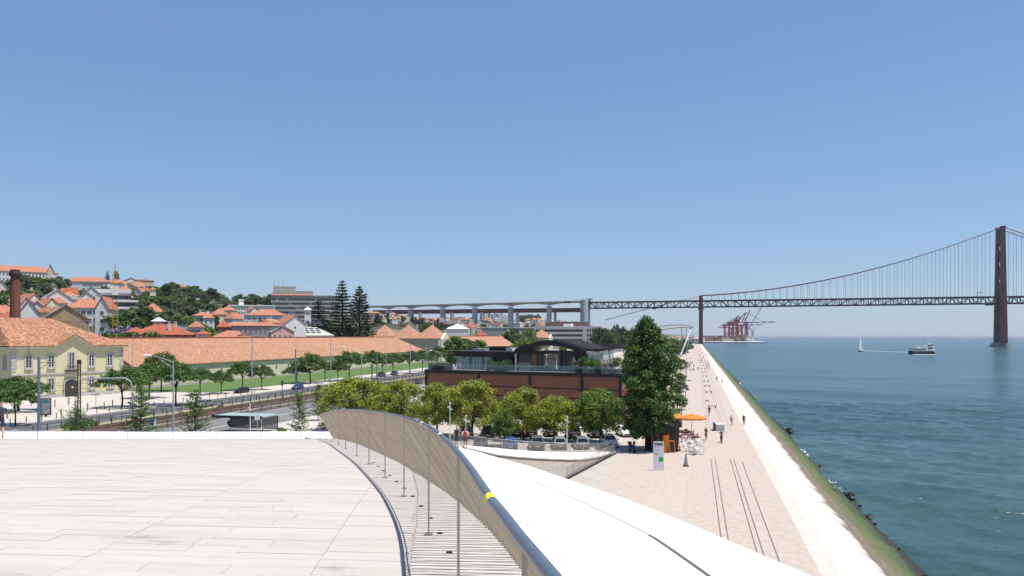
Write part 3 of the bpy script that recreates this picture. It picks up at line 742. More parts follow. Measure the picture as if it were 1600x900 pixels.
# --- pale yellow house on the avenue
A0 = Vector((-144.2, 143.8)); B0 = Vector((-135.6, 167.6)); fd = (B0 - A0); HL = fd.length; frz = -math.atan2(fd.x, fd.y)
def fu(px):                                # place along the facade seen at px
    k = (px - 800) / F; dx, dy = k * CA - SA, CA + k * SA      # ray dir
    # A0 + t*fd = s*(dx,dy)
    det = fd.x * (-dy) - (-dx) * fd.y
    t = ((-A0.x) * (-dy) - (-dx) * (-A0.y)) / det
    return t * HL - HL / 2
HW = 24.0; mid = (A0 + B0) / 2; nrm = Vector((math.cos(frz), math.sin(frz)))
yh_c = mid - nrm * HW / 2
yh = thing('yellow_house', 'two-storey pale yellow house with clay hip roof and small pediment', 'house', (yh_c.x, yh_c.y, 0), frz)
HH = 11.7
G().box(-HW/2, HW/2, -HL/2, HL/2, 0, HH).build('wall', M['yellow_wall'], yh)
u = fu(115); ov = .85; hh = HH + .12; W2 = HW/2 + ov; L2 = HL/2 + ov; nn = 4.3; pk = 2.75; rr_ = 6.4; bx_ = W2 - pk / rr_ * W2
E0,N0,Pk,N1,E1,Bk,Ra,Rb = (W2,-L2,hh),(W2,u-nn,hh),(W2,u,hh+pk),(W2,u+nn,hh),(W2,L2,hh),(bx_,u,hh+pk+.01),(0,-L2+3,hh+rr_),(0,L2-12,hh+rr_)
B0_,B1_ = (-W2,-L2,hh),(-W2,L2,hh)
g = G().add([E0,N0,Pk,N1,E1,Bk,Ra,Rb,B0_,B1_], [(0,1,5,6),(5,3,4,7),(6,5,7),(1,2,5),(2,3,5),(4,9,7),(8,0,6),(9,8,6,7)])
rfy = g.build('roof', M['tile_old'], yh)
g = G()
for a_, b_ in ((E0,N0),(N0,Pk),(Pk,N1),(N1,E1)): g.bar(Vector(a_) - Vector((.02,0,.13)), Vector(b_) - Vector((.02,0,.13)), .12, .24)
g.build('eaves_tiles', M['tile_old'], rfy)
g = G()
for a_, b_ in ((E0,N0),(N0,Pk),(Pk,N1),(N1,E1)): g.bar(Vector(a_) - Vector((.45,0,.34)), Vector(b_) - Vector((.45,0,.34)), .85, .16)
g.bar((W2-.2,-L2+.4,hh-.34),(-W2,-L2+.4,hh-.34),.8,.16)
g.build('soffit', M['frame_white'], yh)
G().add([(HW/2,u-nn,HH),(HW/2,u+nn,HH),(HW/2,u,HH+pk-.1),(HW/2-3,u-nn,HH),(HW/2-3,u+nn,HH),(HW/2-3,u,HH+pk-.1)], [(0,1,2),(5,4,3),(1,4,5,2),(0,2,5,3)]).build('gable', M['yellow_wall'], yh)
G().box(HW/2, HW/2+.18, -HL/2, HL/2, 5.35, 5.75).build('string_course', M['stone'], yh)
G().box(HW/2, HW/2+.22, -HL/2, HL/2, 0, .9).build('plinth', M['stone'], yh)
qm = G().box(-.06, .5, -.5, .5, 0, .62).mesh('quoin', M['stone'])
for s in (-1, 1):
    for k in range(13):
        o = obj('quoin', qm, yh); o.location = (HW/2 - .42, s * (HL/2 - .47 + .02), 1.0 + k * .78 + (.0 if k < 6 else .45)); o.scale = (1, 1.15 if k % 2 else .8, 1.15)
def house_window(u_, z, w, h, balcony=False):
    o = thing_part('window', yh, (HW/2, u_, z))
def tpart(name, g, m, parent, loc=(0,0,0)):
    o = g.build(name, m, parent); o.location = loc; return o
def yw(px, z, w, h, balcony=False, face='S'):
    uu = fu(px) if face == 'S' else px
    fr = G(); t = .28
    fr.box(0, .16, -w/2 - t, -w/2, -t, h + t).box(0, .16, w/2, w/2 + t, -t, h + t).box(0, .161, -w/2, w/2, h, h + t).box(0, .16, -w/2, w/2, -t, 0)
    o = fr.build('window', M['stone'], yh); o.location = (HW/2, uu, z)
    if face == 'W': o.location = (uu, -HL/2, z); o.rotation_euler = (0, 0, -math.pi/2)
    tpart('pane', G().box(-.02, .03, -w/2, w/2, 0, h), M['dkglass'], o)
    c = G()
    for yy in (-w/2 + .04, 0, w/2 - .04): c.box(.03, .09, yy - (.07 if yy == 0 else .035), yy + (.07 if yy == 0 else .035), 0, h)
    for k in range(5): c.box(.03, .08, -w/2 + .11, w/2 - .11, h * k / 4.3, h * k / 4.3 + .05)
    tpart('casement', c, M['frame_white'], o)
    tpart('sill', G().box(0, .32, -w/2 - .35, w/2 + .35, -t - .14, -t), M['stone'], o)
    if balcony:
        b = G().box(0, 1.0, -1.6, 1.6, -.45, -.25)
        for k in range(17): b.box(.93, .96, -1.55 + k * .19, -1.52 + k * .19, -.25, .75)
        b.box(.9, .99, -1.6, 1.6, .75, .82)
        tpart('balcony', b, M['dkmetal'], o)
for px in (45, 80, 143, 171.5): yw(px, 7.0, 1.25, 2.6)
yw(112, 6.5, 1.15, 3.6, True)
for px in (45, 80, 143, 172.5): yw(px, 1.9, 1.25, 2.5)
for xx in (-3, 4, 9.0): yw(xx, 7.0, 1.25, 2.6, face='W'); yw(xx, 1.9, 1.25, 2.5, face='W')
# arched doorway
ud = fu(111); arc = [(-1.55, 0), (1.55, 0), (1.55, 3.0)] + [(1.55 * math.cos(a), 3.0 + 1.1 * math.sin(a)) for a in np.linspace(.2, math.pi - .2, 8)] + [(-1.55, 3.0)]
g = G(); k = len(arc); g.add([(HW/2+.26, ud + y, z) for y, z in arc] + [(HW/2 - .1, ud + y, z) for y, z in arc], [tuple(range(k))] + [(i, (i+1) % k, (i+1) % k + k, i + k) for i in range(k)])
door = g.build('door', mat('dark_door_iron', (.055,.045,.042), .6, .15, 3), yh)
g = G()
for (y0, z0), (y1, z1) in zip(arc[1:], arc[2:] + arc[:1]): g.bar((HW/2+.2, ud + y0 * 1.08, z0 * 1.02), (HW/2+.2, ud + y1 * 1.08, z1 * 1.02), .32, .3)
g.build('door_surround', M['stone'], yh)
tpart('door_sign', G().lathe([(.01,-.02),(.22,-.02),(.22,.02),(.01,.02)], 12), M['white'], door, (HW/2+.3, ud + .2, 2.2)).rotation_euler = (0, R(90), 0)
G().tube([(HW/2+.12, -HL/2+3.5, 1), (HW/2+.12, -HL/2+3.5, HH-.4)], .07, 6).build('downpipe', M['galv'], yh)
# --- brick chimney stack behind the house
cp = PD(24, 500, 232)
ch = thing('brick_chimney', 'tall tapering dark red brick factory chimney', 'chimney', (cp.x, cp.y, 0))
brick_m = mat('chimney_brick', (.23,.085,.055), .9, .3, 1.2, bump=.5, bscale=6, c2=(.10,.04,.03), stretch=(1,1,3))
G().lathe([(1.75,0),(1.5,14),(1.18,31.2)], 16).build('shaft', brick_m, ch)
G().lathe([(1.2,31.2),(1.6,31.6),(1.65,32.4),(1.25,32.5),(1.2,33.3)], 16).build('cap', mat('sooty_brick', (.07,.045,.038), .9, .2, 2), ch)
# --- the long rope works along the avenue
def ropewing(label, x, y0, y1, h, w, rh, i0, i1, nwin, tile):
    t = building('long_wing', label, 'building', (x - w/2, (y0 + y1)/2), 0, w, y1 - y0, 0, h, 'hip', rh, mat('pale_green_yellow_render', (.66,.65,.45), .9, .07, .3), tile, [('S', [2.6], nwin, 1.15, 1.9, .01, .99, True)], over=.55, insets=(i0, i1))
    o = G().box(-.45, .45, -(y1-y0)/2 + i0, (y1-y0)/2 - i1, h + rh - .15, h + rh + .22).build('ridge_cap', M['tile_red'], t)
    G().box(w/2, w/2 + .12, -(y1-y0)/2, (y1-y0)/2, 0, .7).build('plinth', M['stone'], t)
    return t
ropewing('very long low wing with pale clay roof beside the lawn', -141, 178, 404, 6.1, 25, 7.4, .5, 12, 27, M['tile_pale'])
ropewing('farther long low wing with pale clay roof behind the restaurant', -139, 462, 742, 6.5, 24, 7.4, .5, 12, 24, M['tile_pale'])
def pavilion(label, xr, y, n, w, eave, peak, front):
    t = thing('hipped_pavilion', label, 'building', (xr - n*w/2, y, 0))
    G().box(-n*w/2, n*w/2, -w*.75, w*.75, 0, eave).build('wall', M['grey'] if not front else mat('grey_green_render', (.40,.42,.33), .9, .08, .4), t)
    for k in range(n):
        o = roof_geo('pyramid', w, w*1.5, 0, peak - eave, .25).build('roof', M['tile_pale'], t); o.location = (-n*w/2 + w*(k + .5), 0, eave + .02)
    place_windows(t, 'W', n*w, w*1.5, [eave*.55], n*2, 1.2, 2.0)
    place_windows(t, 'S', n*w, w*1.5, [2.4, eave*.55], 3, 1.3, 2.2)
    # pedimented front to the avenue
    g = G().box(0, .9, -w/2, w/2, 0, eave - .5).add([(0,-w/2,eave-.5),(0,w/2,eave-.5),(0,0,eave+3.3),(1.1,-w/2,eave-.5),(1.1,w/2,eave-.5),(1.1,0,eave+3.3)], [(0,2,1),(3,4,5),(0,3,5,2),(1,2,5,4),(0,1,4,3)])
    o = g.build('pediment_front', mat('cream_stone', (.68,.64,.50), .85, .08, .5), t); o.location = (n*w/2, 0, 0)
    o = G().lathe([(.5,0),(.35,.6),(.5,1.1),(.05,2.0)], 8).build('finial', M['stone'], t); o.location = (n*w/2 + .5, 0, eave + 3.1)
    return t
pavilion('nearer pavilion with three pyramid clay roofs and pedimented front', -137.5, 428, 3, 14.2, 12.6, 20.3, True)
pavilion('farther pavilion with three pyramid clay roofs before the white office', -137, 762, 3, 17, 12.5, 20.5, True)
# --- roofs in the yards behind
hill_house('clay_roof_shed','red clay roofed shed between pavilion and conifers','shed', 610, 512.5, 520, 62, 14, 3.0, 'gable', M['cream'], M['tile_red'], rot=0.3, base=0)
hill_house('gable_shed','cream gabled block rising over the three pyramid roofs','house', 641, 510, 500, 16, 18, 3.5, 'gable', M['cream'], M['tile_red'], [('W',[9],2,1.0,1.6)], base=0)
hill_house('white_curved_hall','white vaulted hall with pale roof left of viaduct pier','hall', 715, 514, 620, 34, 26, 4, 'hip', M['white'], mat('pale_metal_roof', (.62,.64,.66), .6, .05, .2), base=0)
hill_house('red_gable_house','small dark red house with tile roof behind the farther wing','house', 752, 524, 640, 17, 12, 4, 'hip', M['dkred'], M['tile_red'], [('W',[5,9],3,1.4,1.8)], base=0)
# --- white office block
po = PD(886, 512, 860)
off = thing('office_block', 'long white office block with dark glazed storeys', 'office', (po.x, po.y, 0), R(-4))
wW = 108 * 860 / F * 1.0; oh = 23.2
G().box(-wW/2, wW/2, 0, 22, 0, oh).build('wall', M['white'], off)
G().box(-wW/2 - 1, wW/2 + 1, -1.0, 23, oh, oh + 1.2).build('roof', M['white'], off)
wm_ = G().box(-3.3, 3.3, -.12, .02, 0, 2.5).mesh('window', M['dkglass'])
for r_ in range(4):
    for k in range(8):
        o = obj('window', wm_, off); o.location = (-wW/2 + 5.2 + k * (wW - 22) / 8, 0, 3 + r_ * 5.2)
wm2 = G().box(-.8, .8, -.12, .02, 0, 3.4).mesh('window', M['dkglass'])
for r_ in range(4):
    for k in range(6):
        o = obj('window', wm2, off); o.location = (wW/2 - 14.5 + k * 2.6, 0, 2.6 + r_ * 5.2)
o = G().box(-5, 4, 4, 12, oh + 1.2, oh + 4.0).build('roof_plant', M['white'], off)
hill_house('striped_block','low brick-red block with white window strips behind the office','office', 886, 503.5, 1050, 66, 20, 1.0, 'flat', mat('brick_red_wall', (.25,.09,.07), .9, .1, .2), M['grey'], [('W',[11.5,15.5,19.5],18,1.6,1.4,.01,.99)], base=0, over=.1)
hill_house('low_white_building','long low white building with flat roof beside the viaduct pier','building', 800, 512.5, 900, 96, 14, .8, 'flat', mat('grey_glazed_wall', (.30,.33,.35), .6, .1, .1), M['white'], base=0)
# --- hillside houses
T, O_, RD = M['tile_new'], M['tile_new'], M['tile_red']
HB = lambda *a, **k: hill_house(*a, **k)
HB('palace','long pale palace with bright orange roof crowning the hill','palace', 18, 425, 640, 122, 18, 5.2, 'hip', M['white'], T, [('W',[34,40],22,1.4,2.6)], rot=facing(PD(18,425,640)) + .12)
HB('gable_block','cream gable end beside the orange palace roof','house', 79, 424, 636, 8, 20, 5, 'gable', M['beige'], T)
HB('white_institution','long white hillside building with salmon tile roof','building', 138, 441, 600, 66, 16, 4, 'hip', M['white'], T, [('W',[38,42],14,1.2,2.2,.45,.98)], rot=facing(PD(138,441,600)) - .3)
HB('white_wing','white wing with orange roof half hidden by hillside trees','building', 184, 443, 640, 34, 14, 3.2, 'hip', M['white'], T, [('W',[37],7,1.2,2.0)])
HB('white_terrace','white terrace with orange roof right of the two ridge araucarias','building', 216, 447, 640, 30, 13, 3.6, 'hip', M['white'], T, [('W',[40],8,1.3,2.4)])
HB('brown_roof_house','brown roofed house low on the ridge line','house', 222, 439, 800, 34, 14, 1.6, 'hip', M['beige'], M['tile_red'])
HB('tower_house','small white house with orange roof near the ridge pines','house', 285, 449, 660, 16, 10, 2.5, 'hip', M['white'], T, [('W',[40],3,1.2,1.8)])
HB('beige_gable_house','pale beige gable house at the left edge below the trees','house', 3, 455, 400, 22, 18, 5, 'gable', mat('greenish_cream', (.66,.66,.54), .85, .05, .5), RD, [('W',[30],1,1.0,1.4)])
HB('terrace_house','white house with orange roof and dark balcony band behind chimney','house', 48, 464, 410, 40, 12, 4, 'hip', M['white'], T, [('W',[30,26],4,2.2,1.6,.3,.98)], chim=1)
HB('white_gable_house','blank white gable house standing among orange roofs','house', 86, 472, 385, 50, 22, 5.5, 'gable', M['white'], mat('grey_roof', (.32,.32,.33), .8, .1, .5), rot=facing(PD(86,472,385)) + .1)
HB('flat_white_house','white flat-roofed house with dark openings beside the blank gable','house', 113, 468, 400, 18, 14, .6, 'flat', M['white'], M['white'], [('W',[27,30],3,1.4,1.5)])
HB('small_ochre_house','tiny ochre house among the trees above the white gable','house', 79, 456, 440, 12, 8, 2, 'hip', M['beige'], RD, [('W',[27],2,1.0,1.3)])
HB('pink_roof_house','low house with faded pink roof above the orange block','house', 98, 461, 430, 20, 10, 2, 'hip', M['white'], mat('pink_tile', (.52,.27,.20), .85, .1, .5))
HB('orange_block','large white block with orange roof, dormer and two window rows','house', 139, 482, 335, 62, 18, 4.6, 'hip', M['white'], T, [('W',[12.5,16,19.5,22.7],7,1.9,1.7,.03,.97)], chim=2, rot=facing(PD(139,482,335)) - .22)
HB('white_gable_end','white gable end with stacked windows right of the orange block','house', 167, 482, 332, 19, 16, 4.6, 'gable', M['white'], T, [('W',[13,17,21],1,1.6,1.9)], rot=facing(PD(167,482,332)) - .22)
ab = HB('apartment_block','modern white apartment block with deep dark balconies','apartments', 170, 459, 440, 60, 20, 2.0, 'flat', M['white'], M['white'], [('W',[27,31.5,36],9,3.2,2.4,.28,.99,False)])
bm = G().box(-11, 11, -1.8, .0, 0, .35).box(-11, 11, -1.8, -1.7, .35, 1.2).mesh('balcony', M['white'])
hh = PD(170,459,440).z - ab.location.z
for k in range(3): o = obj('balcony', bm, ab); o.location = (3.5, -10, hh - 4.9 - k*3.8)
HB('vaulted_apartment','white curved gable of the apartment block above the orange block','apartments', 143, 465, 430, 34, 18, 5.5, 'gable', M['white'], mat('grey_roof2', (.4,.41,.42), .8, .1, .5))
rc = HB('rotunda_house','orange domed hip roof house with little lantern turret in trees','house', 239, 488, 420, 34, 13, 5.0, 'pyramid', M['white'], T, [('W',[14],3,1.3,1.8)])
hh = max(v.co.z for v in rc.children[0].data.vertices)
G().box(-1.4,1.4,-1.4,1.4,hh+3.6,hh+7).build('lantern', M['cream'], rc); roof_geo('pyramid',2.8,2.8,hh+7,1.4,.3).build('lantern_roof', T, rc)
lw = HB('light_tower','square glazed stair tower with grey pyramid cap','tower', 248, 502, 300, 15, 4, 1.6, 'pyramid', mat('glazed_grey', (.42,.46,.5), .4, .1, .8), mat('grey_zinc', (.50,.53,.56), .6, .06, 1), [('W',[9,11.5,14],2,1.0,1.8,.05,.95)], over=.9, base=1)
HB('red_house','dark red house with red tile roof beneath the glazed tower','house', 255, 523, 292, 86, 14, 3.8, 'hip', M['dkred'], RD, [('W',[8.5,11.2],12,1.1,2.0)], rot=facing(PD(255,523,292)) - .25, base=0, chim=2)
HB('stone_ruin','rough brown stone house left of the dark red house','house', 213, 520, 296, 32, 10, 2.2, 'hip', mat('rough_brown_stone', (.27,.20,.14), .95, .25, .8, bump=.5), RD, base=0)
HB('grey_shed_roof','low dark grey roofed shed right of the glazed tower','shed', 285, 508, 380, 60, 12, 2.2, 'shed', M['grey'], mat('dark_grey_sheet', (.12,.12,.12), .8, .2, .4), base=3)
HB('cream_low_house','cream low house with red roof edge behind the ridge','house', 318, 522, 275, 22, 9, 1.4, 'hip', M['cream'], RD, [('W',[11.2],3,.9,1.3)], base=0)
HB('orange_hip_house','broad orange hip roof house just behind the long wing','house', 362, 527.5, 262, 62, 13, 2.9, 'hip', M['white'], T, [('W',[10],4,1.2,1.6)], base=0)
HB('small_white_annex','white annex with grey window under the orange hip roof','annex', 384, 524, 258, 22, 6, .9, 'gable', M['white'], T, [('W',[11.5],1,1.0,1.4)], base=0)
HB('left_orange_house','orange roofed house at the left edge below chimney','house', 8, 490, 300, 42, 12, 3.4, 'hip', M['white'], T, [('W',[14],4,1.2,1.6)], base=2)
HB('lower_orange_house','lower orange roofed house directly behind the yellow house','house', 12, 499, 262, 36, 10, 2.6, 'hip', M['white'], RD, base=0)
HB('white_raking_gable','white raking gable with orange roof beside the chimney','house', 45, 488, 268, 26, 16, 4.0, 'gable', M['white'], T, base=0)
HB('long_brown_roof','long weathered brown roof with cream chimney behind stone gable','house', 85, 489, 290, 64, 9, 2.0, 'hip', M['cream'], mat('brown_tile', (.30,.13,.06), .9, .25, .6), [('W',[15],5,1.0,1.6)], base=0, chim=1)
sg = HB('stone_gable','ochre stone gable wall behind the scaffold','warehouse', 99, 500, 246, 62, 24, 4.3, 'gable', mat('ochre_rubble', (.42,.31,.19), .95, .22, 1.2, bump=.6), mat('grey_slate', (.30,.28,.27), .85, .15, .8), base=0, rot=facing(PD(99,500,246)) + .06)
# scaffold in front of it
sc = PD(124, 520, 236); sf = thing('scaffold', 'grey tube scaffold on the wall under the stone gable', 'scaffold', (sc.x, sc.y, 0), facing(sc))
for k in range(9):
    for j in (0, 1.2): o = G().tube([(-4.6 + k*1.2, j, 0), (-4.6 + k*1.2, j, 18.6)], .05, 5).build('standard', M['galv'], sf)
for z in (15, 16.2, 17.4, 18.5): G().box(-4.8, 5.2, -.1, 1.4, z, z + .08).build('deck', mat('scaffold_board', (.45,.43,.40), .9, .1, 1), sf)
HB('pink_gable_house','pink gabled house with two little windows behind the long wing','house', 433, 518.5, 292, 36, 14, 2.7, 'gable', M['pink'], mat('pale_green_roof', (.42,.45,.40), .8, .08, .5), [('W',[10.2],4,1.0,1.5)], base=0, rot=facing(PD(433,518.5,292)) + .35)
gs = HB('skylight_shed','grey shed roof carrying rows of dark skylights','shed', 488, 524, 300, 64, 16, 4.0, 'hip', M['white'], mat('pale_green_roof2', (.42,.45,.41), .8, .08, .5), base=0)
hh = gs.children[0].dimensions.z if False else max(v.co.z for v in gs.children[0].data.vertices)
skm = G().box(-1.0, 1.0, -.7, .7, 0, .35).mesh('skylight', M['dkglass'])
for r_ in range(3):
    for k in range(4): o = obj('skylight', skm, gs); o.location = (-4 + k*2.7 - .5*r_, -6 + r_*2.0, hh + .75 + r_*.95); o.rotation_euler = (R(25),0,0)
HB('grey_villa','wide pale grey villa with bright orange hip roof','house', 417, 493, 430, 62, 16, 3.4, 'hip', mat('blue_white_render', (.66,.69,.74), .85, .05, .4), T, [('W',[19.5],7,1.0,1.7)], rot=facing(PD(417,493,430)) - .1)
HB('small_white_gable','white gable with round attic window and orange roof','house', 453, 506, 385, 34, 14, 4.0, 'gable', M['white'], T, [('W',[14],1,1.2,1.2)], rot=facing(PD(453,506,385)) + .35)
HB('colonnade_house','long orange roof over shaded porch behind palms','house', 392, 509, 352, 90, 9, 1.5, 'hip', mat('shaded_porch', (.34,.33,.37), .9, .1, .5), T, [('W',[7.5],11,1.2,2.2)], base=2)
HB('wine_house','wine red house with hipped dark roof left of the porch','house', 350, 511, 345, 20, 8, 3.2, 'pyramid', M['dkred'], RD, [('W',[9],2,1.0,1.8)], base=2)
HB('white_modern_block','white flat modernist block with round windows on the hill','building', 394, 479, 540, 68, 18, .7, 'flat', M['white'], M['white'], [('W',[30.5,34.5],9,1.2,1.2,.08,.6)])
cb = PD(377, 479, 536); tag(G().box(-1.6,1.6,-1.6,1.6,-10,4.2).box(-1.9,1.9,-1.9,1.9,4.2,4.8).build('white_chimney_block', M['white'], None, False, (cb.x, cb.y, cb.z), facing(cb)), 'square white chimney block on the modernist building', 'chimney')
HB('stepped_white_block','stepped white houses left of the modernist block','house', 346, 486, 500, 26, 14, .6, 'flat', M['white'], M['white'], [('W',[28,31],4,1.8,1.2)])
HB('small_green_grey_house','small grey house under the umbrella pines','house', 339, 477, 560, 16, 9, .6, 'flat', M['beige'], M['grey'], [('W',[33],2,1.6,1.4)])
# packed small houses between the named ones
rh_ = random.Random(77)
for (x0,x1,ya,yb,Da,Db,n,where) in ((0,60,458,497,300,400,11,'cluster left of the chimney'),(58,135,452,478,360,440,10,'cluster above the stone gable'),(150,235,446,470,470,600,9,'cluster above the apartment block'),(300,430,484,512,350,470,13,'gardens below the modernist block'),(100,215,438,447,600,700,7,'ridge line beside the palace')):
    for k in range(n):
        wi = rh_.choice([0,0,0,1,2]); ri = rh_.choice([0,0,0,1,2])
        t_ = rh_.random(); px_ = x0 + (x1-x0)*(k + rh_.random())/n
        HB('hillside_house', 'small %s %s house in the %s' % (['white','cream','pale grey'][wi], ['orange-roofed','red-roofed','pale-tiled'][ri], where), 'house', px_, yb + (ya-yb)*t_, Da + (Db-Da)*t_, rh_.uniform(13, 24), rh_.uniform(8, 13), rh_.uniform(1.8, 3.4), rh_.choice(['hip','gable','hip']), [M['white'], M['cream'], mat('pale_grey_render', (.58,.59,.60), .85, .05, .4)][wi], [T, RD, M['tile_pale']][ri], [('W',[0,0],rh_.randrange(2,5),1.1,1.6)], rot=facing(PD(px_,470,400)) + rh_.uniform(-.6,.6), chim=rh_.randrange(2), group='houses in the ' + where)
# hospital slab
ph_ = PD(478, 463, 610); hs = thing('hospital_block', 'long grey seven-storey slab block with window bands and roof aerials', 'hospital', (ph_.x, ph_.y, hz(ph_.x, ph_.y) - 4), facing(ph_) - .12)
hgt = ph_.z - hs.location.z; hw_ = 104 * 610 / F
hm = mat('grey_beige_concrete', (.43,.42,.38), .9, .06, .2)
G().box(-hw_/2, hw_/2, 0, 15, 0, hgt).build('wall', hm, hs)
bandm = G().box(-hw_/2 - .2, hw_/2 + .2, -.35, 0, 0, 1.35).mesh('floor_band', hm)
wmh = G().use(0).box(-.95, .95, -.05, .05, 0, 1.75).use(1).box(-.06,.06,-.1,-.04,0,1.75).mesh('window', [M['dkglass'], M['frame_white']])
rk = random.Random(4)
for r_ in range(7):
    z = hgt - 3.4 - r_ * 3.35
    o = obj('floor_band', bandm, hs); o.location = (0, 0, z - 1.4)
    for k in range(20):
        if rk.random() < .12: continue
        o = obj('window', wmh, hs); o.location = (-hw_/2 + 1.6 + k * (hw_ - 3) / 19.5, -.06, z)
G().box(-hw_/2 - .4, hw_/2 + .4, -.6, 15.3, hgt, hgt + .7).build('roof', hm, hs)
G().box(-hw_/2 + 1, hw_*.1, .5, 11, hgt + .7, hgt + 4.0).build('attic', hm, hs)
g = G().add([(-hw_/2,-.8,hgt+.75),(hw_*.09,-.8,hgt+.75),(hw_*.09,1.2,hgt+2.3),(-hw_/2,1.2,hgt+2.3)], [(0,1,2,3)]); g.build('tile_apron', T, hs)
G().box(-hw_/2 + 1, -hw_*.16, 2, 10, hgt + 4.0, hgt + 7.6).build('penthouse', hm, hs)
for x in (-24, -21, -17.5): o = G().tube([(x, 5, hgt + 7.6), (x, 5, hgt + 12.5)], .12, 5).box(x-.9,x+.9,4.9,5.1,hgt+11,hgt+11.2).build('aerial', M['galv'], hs)
wt = PD(481, 484, 410); t = thing('white_turret', 'slim white tower with pale pointed cap before the grey slab', 'tower', (wt.x, wt.y, 4), facing(wt))
G().box(-1.6,1.6,-1.6,1.6,0,wt.z-4).build('shaft', M['white'], t); roof_geo('pyramid',3.2,3.2,wt.z-4,1.5,.5).build('roof', M['white'], t)
place_windows(t, 'W', 3.2, 3.2, [wt.z-4-2.5, wt.z-4-9], 1, .9, 1.3)
# tower crane among the houses
tc_ = PD(180, 520, 300); tcz = 14 + (525-428)*300/F
cr = thing('tower_crane', 'yellow lattice tower crane mast with white cab', 'crane', (tc_.x, tc_.y, 0), facing(tc_))
ym = mat('crane_yellow', (.50,.27,.03), .6, .12, 1)
g = G()
for sx in (-.8,.8):
    for sy in (-.8,.8): g.bar((sx,sy,0),(sx,sy,tcz),.2)
G0 = g; g.build('mast', ym, cr)
lg = G()
for s in (-1,1):
    for k in range(int(tcz/2)):
        lg.bar((-.8,.8*s,k*2),(.8,.8*s,k*2+2),.12); lg.bar((.8*s,-.8,k*2+2),(.8*s,.8,k*2),.12); lg.bar((-.8,.8*s,k*2),(.8,.8*s,k*2),.12)
lg.build('lacing', ym, cr)
o = G().box(-1.1,1.1,-1.4,1.0,tcz-8,tcz-4.5).build('cab', M['white'], cr)
o = G().bar((0,0,tcz),(0,0,tcz+4),.3).bar((0,0,tcz+4),(0,12,tcz+1),.12).bar((0,0,tcz+.6),(0,22,tcz+1.0),.9,1.2).build('jib', ym, cr)
# --- far quarters under and beyond the viaduct
FW = [M['white'], M['cream'], M['beige'], M['pink'], M['white'], M['grey']]; FWN = ['white','cream','beige','pink','white','grey']; FRN = ['orange-roofed','orange-roofed','red-roofed','pale-tiled','orange-roofed','grey-roofed']
FRf = [T, T, RD, M['tile_pale'], T, mat('grey_far_roof', (.35,.35,.36), .8, .1, .3)]
rf_ = random.Random(21)
def gz(x, y): return max(0.0, hz(x, y), fz(x, y) if y > 1500 else 0.0)
def far_house(px, ye, D, wpx, rh, wm, rm, label, group, tall=False):
    h = rf_.uniform(6.5, 10.5) if not tall else 34
    if not tall:
        k = (px-800)/F; best = None
        for dd in np.arange(D - 260, D + 420, 20.0):
            q = W(dd, k*dd, 0); y = 525 - (gz(q.x, q.y) + h - CAMZ)*F/dd
            if best is None or abs(y - ye) < best[0]: best = (abs(y - ye), dd)
        D = best[1]; p = W(D, k*D, 0); p.z = gz(p.x, p.y) + h
    else: p = PD(px, ye, D)
    w = wpx * D / F; l = w * rf_.uniform(.7, 1.3)
    kind = 'flat' if tall else rf_.choice(['hip','gable','hip'])
    nw = max(2, int(w / 4.5))
    return building('far_house', label, 'house', (p.x, p.y), facing(p) + rf_.uniform(-.5,.5), w, l, p.z - h - 4, h + 4, kind, rh if not tall else .8, wm, rm, [('W', [h + 4 - 3.0 - 3.3*k for k in range(3 if not tall else 7)], nw, 1.3, 1.7)] if w > 9 else (), over=.2, group=group)
for (x0, x1, ya, yb, Da, Db, n, lab, grp) in (
    (566, 700, 483, 504, 720, 1150, 46, 'small tiled house in the quarter left of the viaduct piers', 'houses left of the viaduct piers'),
    (694, 800, 496, 516, 900, 1500, 42, 'small tiled house seen beneath the viaduct deck', 'houses beneath the viaduct deck'),
    (800, 925, 493, 511, 1700, 2700, 70, 'tiny house on the far slope beneath the viaduct', 'houses on the far slope'),
    (928, 1010, 503, 520, 1500, 2800, 36, 'tiny house behind the tall tree beneath the truss', 'houses behind the tall tree'),
    (1040, 1098, 515, 522, 1500, 2600, 18, 'tiny pale building behind the curved footbridge', 'buildings behind the curved footbridge')):
    for k in range(n):
        px = rf_.uniform(x0, x1); t = rf_.random(); ye = yb + (ya - yb) * t; D = Da + (Db - Da) * t + rf_.uniform(-60, 60)
        wi = rf_.randrange(6); ri = rf_.randrange(6); nm = lab.replace('small tiled', 'small %s %s' % (FWN[wi], FRN[ri])).replace('tiny pale', 'tiny %s %s' % (FWN[wi], FRN[ri])).replace('tiny house', 'tiny %s %s house' % (FWN[wi], FRN[ri]))
        far_house(px, ye, D, rf_.uniform(6, 12), rf_.uniform(1.6, 3.4) * D / 1300, FW[wi], FRf[ri], nm, grp)
for k in range(13):
    px = 752 + k * 3.9 + rf_.uniform(-1.5, 1.5)
    far_house(px, rf_.uniform(489, 494), 2300 + rf_.uniform(-150, 150), rf_.uniform(2.6, 5), 1, rf_.choice([M['white'], M['grey'], mat('blue_grey_tower', (.36,.41,.45), .8, .1, .05)]), M['grey'], '%s pale tower block from left far beneath the viaduct' % ORD[k], 'tower blocks far off beneath the viaduct', True)
